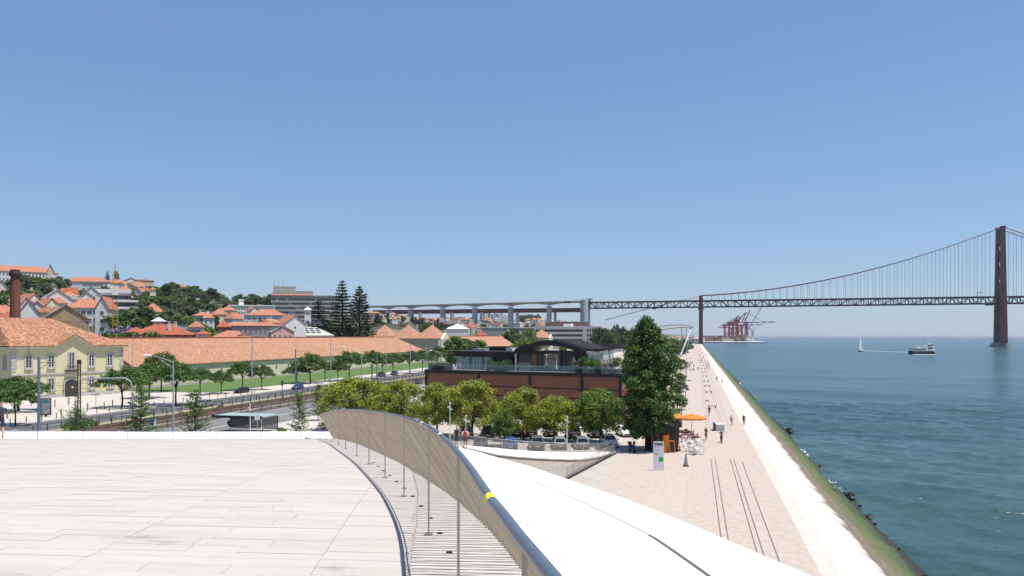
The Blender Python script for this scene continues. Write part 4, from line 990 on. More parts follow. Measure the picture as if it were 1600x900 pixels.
# ------------------------------------------------------------------ trees
def crown_mesh(name, seed, clumps, per, size, mats, flat=.75, up=.35, light=.35, bias=.5):
    """clumps: (x,y,z,r); leaf-sized faces spread through every clump"""
    rg = np.random.default_rng(seed); C = []; Nn = []; S = []; MI = []
    for (x, y, z, r) in clumps:
        n = max(6, int(per * r * r))
        d = rg.normal(size=(n, 3)); d /= np.linalg.norm(d, axis=1)[:, None]
        rad = r * rg.random(n) ** bias
        p = d * rad[:, None]; p[:, 2] *= flat
        C.append(p + np.array((x, y, z)))
        nn = d * .6 + rg.normal(size=(n, 3)) * .7; nn[:, 2] += up; Nn.append(nn)
        S.append(size * rg.uniform(.6, 1.35, n))
        pl = light if rg.random() < .55 else light * .35
        mi = (rg.random(n) < pl).astype(int)
        if len(mats) > 2: mi[rg.random(n) < .16] = 2
        MI.append(mi)
    C = np.vstack(C); Nn = np.vstack(Nn); S = np.concatenate(S); MI = np.concatenate(MI)
    Nn /= np.linalg.norm(Nn, axis=1)[:, None]
    t = np.cross(Nn, rg.normal(size=Nn.shape)); t /= np.linalg.norm(t, axis=1)[:, None]; b = np.cross(Nn, t)
    V = np.empty((len(C), 4, 3)); a = S[:, None]
    V[:, 0] = C - t*a*.62; V[:, 1] = C + b*a*.42 + Nn*a*.12; V[:, 2] = C + t*a*.62; V[:, 3] = C - b*a*.42 + Nn*a*.12
    Q = np.arange(len(C) * 4).reshape(-1, 4)
    return fastmesh(name, V.reshape(-1, 3), Q, mats, MI)
def branches(g, r, top, n, rg, z0, z1, spread, thick=.5):
    for k in range(n):
        a = rg.uniform(0, 6.28); z = rg.uniform(z0, z1); rr = rg.uniform(.5, .9) * spread
        e = Vector((math.cos(a)*rr, math.sin(a)*rr, z + (top - z) * rg.uniform(.45, .85)))
        m_ = Vector((e.x*.45, e.y*.45, z + (e.z - z) * .6))
        g.tube([(0, 0, z), m_, e], [r*thick, r*thick*.6, r*thick*.2], 5)
TREE = {}
def tree_kind(kind, seeds, fn):
    TREE[kind] = [fn(s) for s in seeds]
def t_street(s):
    rg = random.Random(s); cl = []
    for k in range(78):
        a = rg.uniform(0, 6.28); r = 3.8 * math.sqrt(rg.random()); z = 4.0 + 3.3 * (1 - (r/4.2)**2) * rg.uniform(.35, 1.0)
        cl.append((r*math.cos(a), r*math.sin(a), z, rg.uniform(.55, 1.05)))
    c = crown_mesh('crown', s, cl, 120, .27, LF['street'], .62)
    g = G().tube([(0,0,-.2),(.05,.03,1.5),(-.05,.08,3.4),(0,0,5.4)], [.17,.14,.12,.05], 7); branches(g, .13, 6.3, 9, rg, 2.6, 3.6, 3.4)
    return g.mesh('trunk', M['barkdark']), c, 8.0
def t_yellow(s):
    rg = random.Random(s); cl = []
    for k in range(120):
        a = rg.uniform(0, 6.28); zz = rg.random(); r = 3.9 * math.sqrt(rg.random()) * math.sqrt(max(.05, 1 - (zz*1.75 - .75)**2))
        cl.append((r*math.cos(a), r*math.sin(a), 1.9 + 5.9*zz, rg.uniform(.6, 1.05)))
    c = crown_mesh('crown', s, cl, 150, .205, LF['yellow'], .8, light=.42)
    g = G().tube([(0,0,-.2),(.05,0,1.2),(-.08,.1,2.6),(0,0,5.2)], [.2,.16,.13,.05], 8); branches(g, .14, 7.4, 12, rg, 1.9, 3.2, 3.8)
    return g.mesh('trunk', M['barkdark']), c, 8.4
def t_green(s):
    rg = random.Random(s); cl = []
    for k in range(120):
        a = rg.uniform(0, 6.28); zz = rg.random(); r = 3.5 * math.sqrt(rg.random()) * math.sqrt(max(.05, 1 - (zz*1.75 - .75)**2))
        cl.append((r*math.cos(a), r*math.sin(a), 2.0 + 5.6*zz, rg.uniform(.6, 1.1)))
    c = crown_mesh('crown', s, cl, 150, .21, [LF['yellow'][1], LF['street'][1], LF['street'][0]], .8, light=.5)
    g = G().tube([(0,0,-.2),(.05,0,1.2),(-.08,.1,2.6),(0,0,5.2)], [.2,.16,.13,.05], 8); branches(g, .14, 7.0, 10, rg, 1.9, 3.2, 3.2)
    return g.mesh('trunk', M['barkdark']), c, 8.4
def t_big(s):
    rg = random.Random(s); cl = []; PR = [(1.9,1.4),(3,2.3),(5,2.85),(8,3.05),(10.5,2.8),(12.8,2.25),(14.6,1.5),(16.2,.55)]
    for k in range(430):
        z = 1.9 + 14.3*rg.random() ** 1.12; a = rg.uniform(0, 6.28); pr = interp(PR, z) * (1 + .17*math.sin(2*a + z*.8) + .13*math.sin(5*a - z*1.3))
        r = pr * rg.random() ** .38
        cl.append((r*math.cos(a), r*math.sin(a), z, rg.uniform(.5, .95) * (1 if z < 14 else .65)))
    c = crown_mesh('crown', s, cl, 165, .225, LF['big'], .75, light=.30)
    g = G().tube([(0,0,-.3),(.05,0,2),(0,.1,6),(0,0,11),(0,0,16.3)], [.42,.36,.28,.16,.03], 9); branches(g, .26, 15, 16, rg, 2.2, 8, 3.6, .4)
    return g.mesh('trunk', M['barkdark']), c, 17.3
def t_round(mats, per=46, size=.55, shape='round'):
    def f(s):
        rg = random.Random(s); cl = []
        for k in range(66):
            a = rg.uniform(0, 6.28); zz = rg.random()
            if shape == 'round': r = 4.6 * math.sqrt(rg.random()) * math.sqrt(max(.08, 1 - (zz*1.7 - .7)**2)); z = 2.0 + 7.4*zz
            elif shape == 'umbrella': r = 4.8 * math.sqrt(rg.random()); z = 6.6 + 2.8*(1 - (r/5.2)**2)*rg.uniform(.4, 1)
            else: r = 2.6 * (1 - zz*.8) * math.sqrt(rg.random()); z = 1.5 + 9*zz
            cl.append((r*math.cos(a), r*math.sin(a), z, rg.uniform(.8, 1.5) if shape != 'tall' else rg.uniform(.5,1.0)))
        c = crown_mesh('crown', s, cl, per, size, mats, .75)
        g = G().tube([(0,0,-2.5),(.1,0,2),(0,.1,4.5),(0,0,7)], [.3,.25,.2,.06], 6); branches(g, .2, 9, 7, rg, 2.5, 5, 3.6)
        return g.mesh('trunk', M['bark']), c, 10.4
    return f
def t_norfolk(dense, seed0=0):
    def f(s):
        rg = np.random.default_rng(s); Vs = []; n_t = 25 if dense else 20; H = 30.0; g = G().tube([(0,0,-3),(0,0,10),(0,0,22),(0,0,H)], [.55,.42,.24,.05], 7)
        C = []; Nn = []
        for k in range(n_t):
            t = k / (n_t - 1); z = (2.0 if dense else 9.0) + (H - (2.0 if dense else 9.0) - .4) * t
            R0 = (5.6 if dense else 5.0) * (1 - t) ** .62 + .35
            if t > .86: R0 *= .75
            nb = 7 if dense else 6
            for j in range(nb):
                a = 6.283 * j / nb + k * .7 + rg.normal() * .15; rr = R0 * rg.uniform(.75, 1.12)
                e = np.array((math.cos(a)*rr, math.sin(a)*rr, z + rr*.10 + (.0 if dense else .5)))
                g.tube([(0,0,z), (e[0]*.6, e[1]*.6, z - .02*rr), tuple(e)], [.06,.045,.02], 3, False)
                m_ = int(46 * rr / 4) + 6
                u = rg.uniform(.22 if dense else .45, 1.03, m_)
                p = np.outer(u, e - np.array((0,0,z))) + np.array((0,0,z)); p += rg.normal(size=p.shape) * np.array((.24,.24,.13)); p[:, 2] += .12*u
                C.append(p)
        C = np.vstack(C); n = len(C); nn = rg.normal(size=(n,3))*.5 + np.array((0,0,.8)); nn /= np.linalg.norm(nn, axis=1)[:,None]
        tt = np.cross(nn, rg.normal(size=nn.shape)); tt /= np.linalg.norm(tt, axis=1)[:,None]; b = np.cross(nn, tt); a = rg.uniform(.35,.75,n)[:,None]
        V = np.empty((n,4,3)); V[:,0]=C-tt*a*.7; V[:,1]=C+b*a*.4; V[:,2]=C+tt*a*.7; V[:,3]=C-b*a*.4
        c = fastmesh('crown', V.reshape(-1,3), np.arange(n*4).reshape(-1,4), LF['conifer'], (rg.random(n) < .25).astype(int))
        return g.mesh('trunk', M['barkdark']), c, H
    return f
def t_young(s):
    rg = np.random.default_rng(s); g = G().tube([(0,0,-.2),(.03,.02,2.5),(0,0,6.9)], [.09,.07,.02], 6); C = []
    for k in range(30):
        z = 1.0 + 5.8 * k / 29; R0 = 2.2 * (1 - (z - 1)/7.2) + .25
        for j in range(4):
            a = rg.uniform(0, 6.28); rr = R0 * rg.uniform(.5, 1.1); e = np.array((math.cos(a)*rr, math.sin(a)*rr, z + rr*.18))
            g.tube([(0,0,z - .15), tuple(e)], [.022,.006], 3, False)
            u = rg.uniform(.3, 1.05, int(10 + 14*rr)); p = np.outer(u, e - np.array((0,0,z-.15))) + np.array((0,0,z-.15)); C.append(p + rg.normal(size=p.shape)*np.array((.13,.13,.07)))
    C = np.vstack(C); n = len(C); nn = rg.normal(size=(n,3))*.6 + np.array((0,0,.7)); nn /= np.linalg.norm(nn, axis=1)[:,None]
    tt = np.cross(nn, rg.normal(size=nn.shape)); tt /= np.linalg.norm(tt, axis=1)[:,None]; b = np.cross(nn, tt); a = rg.uniform(.10,.20,n)[:,None]
    V = np.empty((n,4,3)); V[:,0]=C-tt*a*.7; V[:,1]=C+b*a*.35; V[:,2]=C+tt*a*.7; V[:,3]=C-b*a*.35
    c = fastmesh('crown', V.reshape(-1,3), np.arange(n*4).reshape(-1,4), LF['street'], (rg.random(n) < .35).astype(int))
    return g.mesh('trunk', M['barkdark']), c, 7.0
def t_sparse(s):
    rg = random.Random(s); g = G(); cl = []
    for k in range(11):
        a = rg.uniform(0, 6.28); r = rg.uniform(.4, 2.0); h = rg.uniform(3.5, 7.4)
        g.tube([(rg.uniform(-.3,.3), rg.uniform(-.3,.3), -.2), (math.cos(a)*r*.4, math.sin(a)*r*.4, h*.5), (math.cos(a)*r, math.sin(a)*r, h)], [.05,.03,.008], 4)
        for q in range(3): u = rg.uniform(.25,.95); cl.append((math.cos(a)*r*u, math.sin(a)*r*u, h*u, .38))
    for k in range(16): a = rg.uniform(0,6.28); cl.append((math.cos(a)*rg.uniform(0,1.7), math.sin(a)*rg.uniform(0,1.7), rg.uniform(.3,2.3), .62))
    return g.mesh('trunk', M['bark']), crown_mesh('crown', s, cl, 95, .15, LF['street'], .8, light=.5), 7.0
tree_kind('street', (1,2,3,4), t_street); tree_kind('yellow', (5,6,7), t_yellow); tree_kind('green', (8,), t_green); tree_kind('big', (9,), t_big)
tree_kind('hill', (11,12,13), t_round(LF['hill'])); tree_kind('hill_light', (14,15), t_round([LF['hill'][1], LF['street'][1]])); tree_kind('olive', (16,17), t_round(LF['olive']))
tree_kind('umbrella', (18,19), t_round(LF['hill'], 52, .5, 'umbrella')); tree_kind('cypress', (20,), t_round(LF['conifer'], 80, .4, 'tall'))
tree_kind('norfolk', (21,22), t_norfolk(True)); tree_kind('norfolk_open', (23,), t_norfolk(False)); tree_kind('young', (24,25,26), t_young); tree_kind('sparse', (27,), t_sparse)
rt = random.Random(31)
NAMES = dict(street='street_tree', yellow='yellow_green_tree', green='car_park_tree', big='plane_tree', hill='evergreen_tree', hill_light='leafy_tree', olive='olive_tree', umbrella='umbrella_pine', cypress='cypress_tree', norfolk='norfolk_pine', norfolk_open='norfolk_pine', young='young_tree', sparse='bare_shrub')
def tree(kind, loc, height, label, width=None, group=None, var=None):
    v = TREE[kind]; tr, cr_, H = v[rt.randrange(len(v)) if var is None else var]
    t = thing(NAMES[kind], label, 'tree', loc, rt.uniform(0, 6.28), group)
    s = height / H; w = s if width is None else width
    for nm, me in (('trunk', tr), ('crown', cr_)):
        o = obj(nm, me, t); o.scale = (w, w, s)
    return t
# avenue trees: foot in the photograph, crown top, crown width
AV = [(29,643,584,78),(24,664,596,50),(191,637,569,64),(234,622,566,54),(252,612,544,46),(275,632,559,56),(313,617,571,36),(346,615,577,32),(379,610,560,38),(409,609,567,32),(464,599,567,34),(485,599,547,46),(508,596,562,30),(528,594,563,26),(546,596,544,42),(581,591,544,34),(598,588,550,24),(614,586,548,28),(640,583,546,30),(660,580,545,26),(684,577,537,26)]
for i, (px, py, yt, wd) in enumerate(AV):
    p = P(px, py, .1); D = F*(CAMZ-.1)/(py-525); zt = CAMZ - (yt-525)*D/F
    lab = ['wide dark tree on pale setts at the left edge','slim tree at the kerb near the advertising panel','flat-topped tree on the setts before the yellow house corner'][i] if i < 3 else '%s tree rightward from the yellow house along the avenue lawn' % ORD[i-3]
    tree('street', p, zt - .1, lab, (wd*D/F)/6.4, 'trees along the avenue')
# yellow-green trees of the car park
YG = [(548,118,587,84,'yellow'),(590,122,593,50,'yellow'),(627,116,592,72,'yellow'),(683,112,596,58,'yellow'),(738,110,592,82,'yellow'),(818,107,603,60,'yellow'),(866,106,617,66,'yellow'),(787,101,636,34,'green'),(938,104,605,74,'green')]
YL = ['leftmost round olive tree behind the handrail crest','small olive tree tucked between the two leftmost crowns','second broad yellow-green tree behind the handrail','olive tree before the left corner of the brick building','brightest yellow tree before the brick building','yellow-green tree midway along the brick building','lower ochre-green tree in the front car row','small fresh green tree beside the blue car','dense green tree next to the tall dark tree']
for (px, D, yt, wd, kd), lab in zip(YG, YL):
    p = W(D, (px-800)/F*D, 0); zt = CAMZ - (yt-525)*D/F
    tree(kd, p, zt, lab, (wd*D/F)/6.3 * (1.0 if kd == 'yellow' else 1.05), 'trees in the car park')
p = P(1012, 703); tree('big', p, 17.4, 'tall dark conical tree towering beside the promenade kiosk', 1.03)
# young trees behind the museum roof edge
tree('sparse', W(101,(118-800)/F*101,0), 8.3, 'thin twiggy shrub by the roof edge before the yellow house', 1.0)
tree('young', W(103,(221-800)/F*103,0), 8.0, 'feathery young tree left of the near street lamp', 1.15)
tree('young', W(104,(305-800)/F*104,0), 7.1, 'feathery young tree right of the near street lamp', 1.0)
tree('young', W(108,(467-800)/F*108,0), 6.4, 'narrow young tree with layered branches near the handrail end', .8)
tree('young', P(497,657,.1), 6.0, 'slim dark young tree on the pavement by the second road', .75)
tree('young', W(112,(120-800)/F*112,0), 4.0, 'low bush at the foot of the twiggy shrub', .9)
# norfolk pines
def npine(kind, px, yt, D, w, label, var=0):
    p = PD(px, yt, D); b = max(hz(p.x, p.y), 0) ; tree(kind, (p.x, p.y, b), p.z - b, label, w, None, var)
npine('norfolk', 535, 439, 415, 1.75, 'tallest dark tiered pine beside the grey slab block', 0)
npine('norfolk_open', 562, 449, 425, 1.7, 'open-crowned tiered pine right of the tallest pine', 0)
npine('norfolk', 498, 468, 440, 1.75, 'broad dark pine in front of the grey slab block', 1)
npine('norfolk', 168, 424, 690, .8, 'left of two small tiered pines on the ridge', 1)
npine('norfolk_open', 183, 424, 690, .75, 'right of two small tiered pines on the ridge', 0)
# woods and gardens: the crown top is sought on the slope
def on_slope(px, yt, h, d0=235, d1=1000):
    best = None; k = (px-800)/F
    for D in np.arange(d0, d1, 6.0):
        p = W(D, k*D, 0); y = 525 - (hz(p.x, p.y) + h - CAMZ) * F / D
        if best is None or abs(y - yt) < best[0]: best = (abs(y - yt), D)
    D = best[1]; p = W(D, k*D, 0); p.z = hz(p.x, p.y); return p
ZN = [ (0,108,427,445,27,['hill','hill','olive','hill'],'dark evergreen in the wood below the orange palace','wood below the palace',400,800),
 (2,70,446,462,14,['hill','hill_light','hill'],'garden tree on the slope behind the brick chimney','garden trees behind the chimney',330,520),
 (108,165,446,462,12,['hill','olive'],'tree around the white institution walls','trees at the white institution',400,640),
 (196,300,438,462,34,['hill','hill','umbrella','olive'],'dark tree of the upper wooded slope','upper wooded slope',420,800),
 (200,335,460,492,44,['hill','hill','hill_light','olive'],'tree of the lower wooded slope','lower wooded slope',330,520),
 (296,345,442,465,12,['umbrella','hill'],'umbrella pine on the skyline left of the gap','skyline pines',480,900),
 (345,428,458,476,22,['hill','umbrella','hill'],'skyline tree behind the white modernist block','skyline trees behind the modernist block',520,900),
 (300,345,486,512,12,['hill','hill_light','cypress'],'garden tree among the low roofs below the wood','garden trees among low roofs',300,420),
 (340,470,494,514,16,['hill','hill_light'],'garden tree around the orange-roofed villas','garden trees around the villas',330,420),
 (502,600,492,514,18,['hill','hill_light','cypress'],'tree at the foot of the tiered pines','trees at the tiered pines',400,560),
 (575,700,486,505,26,['hill','olive','cypress'],'small tree in the quarter left of the viaduct piers','trees left of the viaduct piers',650,1100)]
for (x0,x1,ya,yb,n,kinds,lab,grp,da,db) in ZN:
    for k in range(n):
        px = x0 + (x1-x0)*(k + rt.random())/n; h = rt.uniform(9, 14.5); kd = rt.choice(kinds)
        tree(kd, on_slope(px, rt.uniform(ya, yb), h, da, db), h, lab if n > 28 else lab + ', %s from left' % ORD[k], h/10.4*rt.uniform(.9,1.25), grp)
def flat_tree(px, yt, D, kd, lab, grp=None, wf=1.0):
    p = PD(px, yt, D); b = max(0, hz(p.x, p.y), fz(p.x, p.y) if p.y > 1500 else 0); h = max(4, p.z - b); tree(kd, (p.x, p.y, b), h, lab, wf*min(h, 13)/10.4, grp)
for i, (px, yt, D, kd, w) in enumerate([(172,517,262,'hill',1.0),(186,519,262,'hill_light',1.0),(200,517,264,'hill',1.1),(216,516,266,'hill',1.1),(232,515,268,'hill',1.1),(246,518,268,'hill',1.0)]):
    flat_tree(px, yt, D, kd, '%s clipped dark tree from the left behind the yellow house roof' % ORD[i], 'trees behind the yellow house', w)
flat_tree(196, 482, 330, 'hill', 'left crown of the big dark trees by the crane', None, 1.5); flat_tree(222, 478, 335, 'hill', 'right crown of the big dark trees by the crane', None, 1.7)
o_ = flat_tree
jac = [leafmat('jacaranda_flower', (.20,.16,.32), (.30,.25,.42)), LF['hill'][0]]
TREE['jac'] = [t_round(jac)(51)]; NAMES['jac'] = 'jacaranda_tree'
flat_tree(188, 504, 300, 'jac', 'lilac flowering tree at the foot of the crane', None, .9)
for i, (px, yt, D, kd, w) in enumerate([(712,524,345,'hill_light',1.0),(730,528,350,'hill',1.0),(748,530,352,'hill_light',.9),(816,529,420,'hill_light',1.1),(800,510,640,'hill',1.6),(826,512,650,'hill_light',1.4),(880,538,500,'hill_light',.7)]):
    flat_tree(px, yt, D, kd, ['fresh green tree just left above the restaurant roof','dark tree just behind the restaurant flat roof','light tree right above the restaurant flat roof','bright tree before the clay roof behind the pergola','dark palm-like tree behind the pyramid roofs','light tree behind the pyramid roofs','small tree before the white office'][i], None, w)
for k in range(14): flat_tree(932 + k*4.6, rt.uniform(508, 517), rt.uniform(620, 900), rt.choice(['hill','cypress','hill']), 'dark tree beneath the truss, %s leftward of the tall tree' % ORD[13-k], 'trees beneath the truss', 1.0)
for k in range(26): flat_tree(rt.uniform(690, 925), rt.uniform(504, 514), rt.uniform(900, 1500), rt.choice(['hill','olive']), 'small tree between the houses beneath the viaduct', 'trees between far houses', 1.0)
for k in range(9): flat_tree(812 + k*3.6, rt.uniform(490, 493), 2650, 'hill', '%s tree from left in the far hilltop grove' % ORD[k], 'far hilltop grove', 1.8)
for k in range(10): flat_tree(1046 + k*2.6, rt.uniform(527, 536), 560 + k*12, rt.choice(['hill','hill_light']), 'low tree by the curved footbridge, %s from left' % ORD[k], 'trees by the footbridge', 1.2)
for i, (px, py, h) in enumerate([(1058,640,3.2),(1062,618,3.5),(1060,600,3.6),(1063,580,5.0)]):
    tree('hill_light', P(px, py), h, '%s green shrub along the left side of the promenade' % ORD[i], h/10.4*1.3, 'shrubs beside the promenade')
# ------------------------------------------------------------------ suspension bridge
BY = 1452.0                                # the bridge crosses the river along X at this distance up the quay
def bx(px):                                # X on the bridge line seen at px
    k = (px-800)/F; D = BY/(CA + k*SA); return D*(k*CA - SA), D
def bz(px, py): D = bx(px)[1]; return CAMZ - (py-525)*D/F
TX = bx(1563)[0]; PX = bx(1095)[0]; AX = bx(922)[0]
br = thing('suspension_bridge', 'dark red suspension bridge with truss deck spanning the river', 'bridge', (TX, BY, -4))
def bpart2(name, g, m, smooth=False, parent=None):
    o = g.build(name, m, br if parent is None else parent, smooth)
    if parent is None: o.location = -Vector(br.location)
    return o
ZT, ZB = 79.0, 66.0                        # deck top and truss foot near the tower
def decktop(x): return ZT - 2.6*max(0, (TX - x)/(TX - AX))
XE = TX + 700
for (nm, dz, h) in (('road_deck', 0, 2.3), ('bottom_chord', -11.8, 1.2)):
    g = G(); pts = [(x, decktop(x) + dz) for x in np.linspace(AX, XE, 40)]
    for (x0, z0), (x1, z1) in zip(pts, pts[1:]):
        if nm == 'road_deck': g.add([(x0,BY-11.5,z0-h),(x1,BY-11.5,z1-h),(x1,BY+11.5,z1-h),(x0,BY+11.5,z0-h),(x0,BY-11.5,z0),(x1,BY-11.5,z1),(x1,BY+11.5,z1),(x0,BY+11.5,z0)], BOXF)
        else:
            for s in (-1, 1): g.bar((x0,BY+10*s,z0),(x1,BY+10*s,z1),1.6,2.0)
            g.bar((x0,BY,z0+.3),(x1,BY,z1+.3),9,.5)
    bpart2(nm, g, M['bridge_dark'])
step = 11.6; npan = int((XE-AX)/step)
pm_ = {}
for k in range(npan):
    x = AX + k*step
    if k % 2 not in pm_:
        g = G()
        for s in (-10, 10):
            g.bar((0,s,-.8),(0,s,-11.8),1.15)
            if k % 2: g.bar((0,s,-11.5),(step,s,-1),.95)
            else: g.bar((0,s,-1),(step,s,-11.5),.95)
        g.bar((0,-10,-11),(0,10,-11),.5)
        pm_[k % 2] = g.mesh('truss_panel', M['bridge_dark'])
    o = obj('truss_panel', pm_[k % 2], br); o.location = Vector((x, BY, decktop(x))) - Vector(br.location)
# tower
ztop = bz(1565, 357)
tw = G()
for s in (-1, 1):
    y0, y1 = BY + s*14.5, BY + s*10.5
    tw.add([(TX-4.6,y0-4.2,2),(TX+4.6,y0-4.2,2),(TX+4.6,y0+4.2,2),(TX-4.6,y0+4.2,2),(TX-2.9,y1-2.9,ztop),(TX+2.9,y1-2.9,ztop),(TX+2.9,y1+2.9,ztop),(TX-2.9,y1+2.9,ztop)], BOXF)
    tw.box(TX-3.6, TX+3.6, y1-3.4, y1+3.4, ztop, ztop+2.6)
tower = bpart2('tower', tw, M['bridge_red'])
tb = G()
def ly(z, s): t = (z-2)/(ztop-2); return BY + s*(14.5 + (10.5-14.5)*t)
zs_ = [20, 52, 84, 112, 140, 166]
for z in zs_: tb.bar((TX,ly(z,-1),z),(TX,ly(z,1),z),2.6,3.0)
for a, b_ in zip(zs_[2:], zs_[3:]): tb.bar((TX,ly(a,-1),a),(TX,ly(b_,1),b_),1.5); tb.bar((TX,ly(a,1),a),(TX,ly(b_,-1),b_),1.5)
for a, b_ in zip(zs_[:2], zs_[1:3]): tb.bar((TX,ly(a,-1),a),(TX,ly(b_,1),b_),1.5); tb.bar((TX,ly(a,1),a),(TX,ly(b_,-1),b_),1.5)
bpart2('tower_bracing', tb, M['bridge_red'])
bpart2('tower_base', G().lathe([(17,-4.5),(17,-2.2),(14,-1.6),(14,1.6),(11,2.4),(11,3)], 20, (TX, BY, 0)), mat('pier_concrete', (.30,.29,.28), .9, .15, .1))
# shore pier
bpart2('shore_pier', G().box(PX-3.3,PX+3.3,BY-11.5,BY-6,-.5,bz(1095,467)+5).box(PX-3.3,PX+3.3,BY+6,BY+11.5,-.5,bz(1095,467)+5).box(PX-2.6,PX+2.6,BY-6,BY+6,56,62).box(PX-4.6,PX+4.6,BY-12.5,BY+12.5,60.5,63.5), M['bridge_red'])
# cables
zc0 = bz(1095,466)+4.5; zct = ztop + 1.5
def cable_z(x):
    if x <= TX:
        t = (x-PX)/(TX-PX); return zc0 + (zct-zc0)*(.17*t + .83*t*t)
    t = (x-TX)/1013.0; return zct - 4*(zct-ZT-5)*t*(1-t)
for s in (-10.5, 10.5):
    bpart2('main_cable', G().tube([(x, BY+s, cable_z(x)) for x in np.linspace(PX, XE, 60)], .75, 6), M['cable'], True)
    bpart2('back_stay', G().tube([(PX, BY+s, zc0), (PX-60, BY+s, zc0-14), (bx(945)[0], BY+s, bz(945,500))], .42, 6), mat('back_stay_paint', (.36,.33,.34), .6, .05, .2), True)
hm_ = G().box(-.16,.16,-.16,.16,0,1).mesh('hanger', M['cable'])
k = 0; x = PX + 18
while x < XE:
    if abs(x-TX) > 8:
        z0 = decktop(x); z1 = cable_z(x)
        if z1 - z0 > 2:
            for s in (-10.5, 10.5):
                o = obj('hanger', hm_, br); o.location = Vector((x, BY+s, z0)) - Vector(br.location); o.scale = (1,1,z1-z0)
    x += step
for (px, w, h) in ((1547,4,2.5),(1022,3.4,2.0)):
    x = bx(px)[0]; bpart2('maintenance_gantry', G().box(x-w,x+w,BY-12,BY+12,decktop(x)-14.5,decktop(x)-14.5+h), M['bridge_dark'])
for px in (1523,): x = bx(px)[0]; bpart2('sign_gantry', G().bar((x,BY-11,decktop(x)),(x,BY-11,decktop(x)+6),.4).bar((x,BY-11,decktop(x)+6),(x+8,BY-11,decktop(x)+6),.8), M['bridge_dark'])
# vehicles crossing the deck (barely seen)
# ------------------------------------------------------------------ approach viaduct
vd = thing('approach_viaduct', 'grey concrete approach viaduct with haunched spans on twin piers', 'viaduct', (AX-200, BY, 0))
def vpart(name, g, m, smooth=False):
    o = g.build(name, m, vd, smooth); o.location = -Vector(vd.location); return o
piers = [560, 607, 642, 692, 742, 798, 858, 922]
def vtop(x): return bz(915,470) + (bz(590,478)-bz(915,470)) * min(1.3, (AX-x)/(AX-bx(590)[0]))
vpart('anchor_block', G().prism([(AX-9+9*math.cos(a), BY+15*math.sin(a)) for a in np.linspace(0, 2*math.pi, 20, endpoint=False)], 0, vtop(AX)+1.5).box(AX-4,AX+4,BY-9,BY+9,vtop(AX)+1.5,vtop(AX)+4), mat('anchor_concrete', (.40,.46,.48), .85, .08, .05))
pxs = [bx(p)[0] for p in piers]
for i, (a, b_) in enumerate(zip(pxs, pxs[1:])):
    rows = []
    for t in np.linspace(0, 1, 13):
        x = a + (b_-a)*t; zt = vtop(x); dp = 2.9 + 4.0*abs(2*t-1)**2.2
        rows.append([(x,BY-11,zt),(x,BY-11,zt-1.4),(x,BY-6,zt-1.8),(x,BY-6,zt-dp),(x,BY+6,zt-dp),(x,BY+6,zt-1.8),(x,BY+11,zt-1.4),(x,BY+11,zt)])
    vpart('span', G().loft(rows, True), M['viaduct'])
for p, x in zip(piers[:-1], pxs[:-1]):
    zg = max(-1, hz(x, BY)-3)
    vpart('pier', G().box(x-3.4,x+3.4,BY-7.5,BY-1.5,zg,vtop(x)-8).box(x-3.4,x+3.4,BY+1.5,BY+7.5,zg,vtop(x)-8), M['viaduct'])
g = G()
for x in np.arange(bx(592)[0], AX, 26): g.tube([(x,BY-10.5,vtop(x)),(x,BY-10.5,vtop(x)+7)], .09, 4, False)
o = vpart('lamp_posts', g, M['galv']); o['kind'] = 'stuff'
x = bx(888)[0]; vpart('gantry_box', G().box(x-6,x+6,BY-13,BY-9,vtop(x)-4,vtop(x)-.5), M['dkmetal'])
# railway deck, dark red girder behind the piers
rg_ = thing('railway_girder', 'dark red railway box girder passing behind the viaduct piers', 'bridge', (AX-150, BY+34, 0))
g = G(); xa, xb = bx(618)[0]-60, AX-4
ya, yb = 490, 484
za, zb = CAMZ+(525-486.5)*1560/F, CAMZ+(525-483.5)*1480/F
g.add([(xa,BY+30,za-5),(xb,BY+16,zb-5),(xb,BY+24,zb-5),(xa,BY+38,za-5),(xa,BY+30,za+3),(xb,BY+16,zb+3),(xb,BY+24,zb+3),(xa,BY+38,za+3)], BOXF)
o = g.build('girder', mat('rail_girder_red', (.13,.03,.035), .6, .1, .05), rg_); o.location = -Vector(rg_.location)
for px in (650, 700, 748, 804, 864):
    x = bx(px)[0]; o = G().box(x-2,x+2,BY+20,BY+30,max(0,hz(x,BY)-3),zb-4).build('pier', M['viaduct'], rg_); o.location = -Vector(rg_.location)
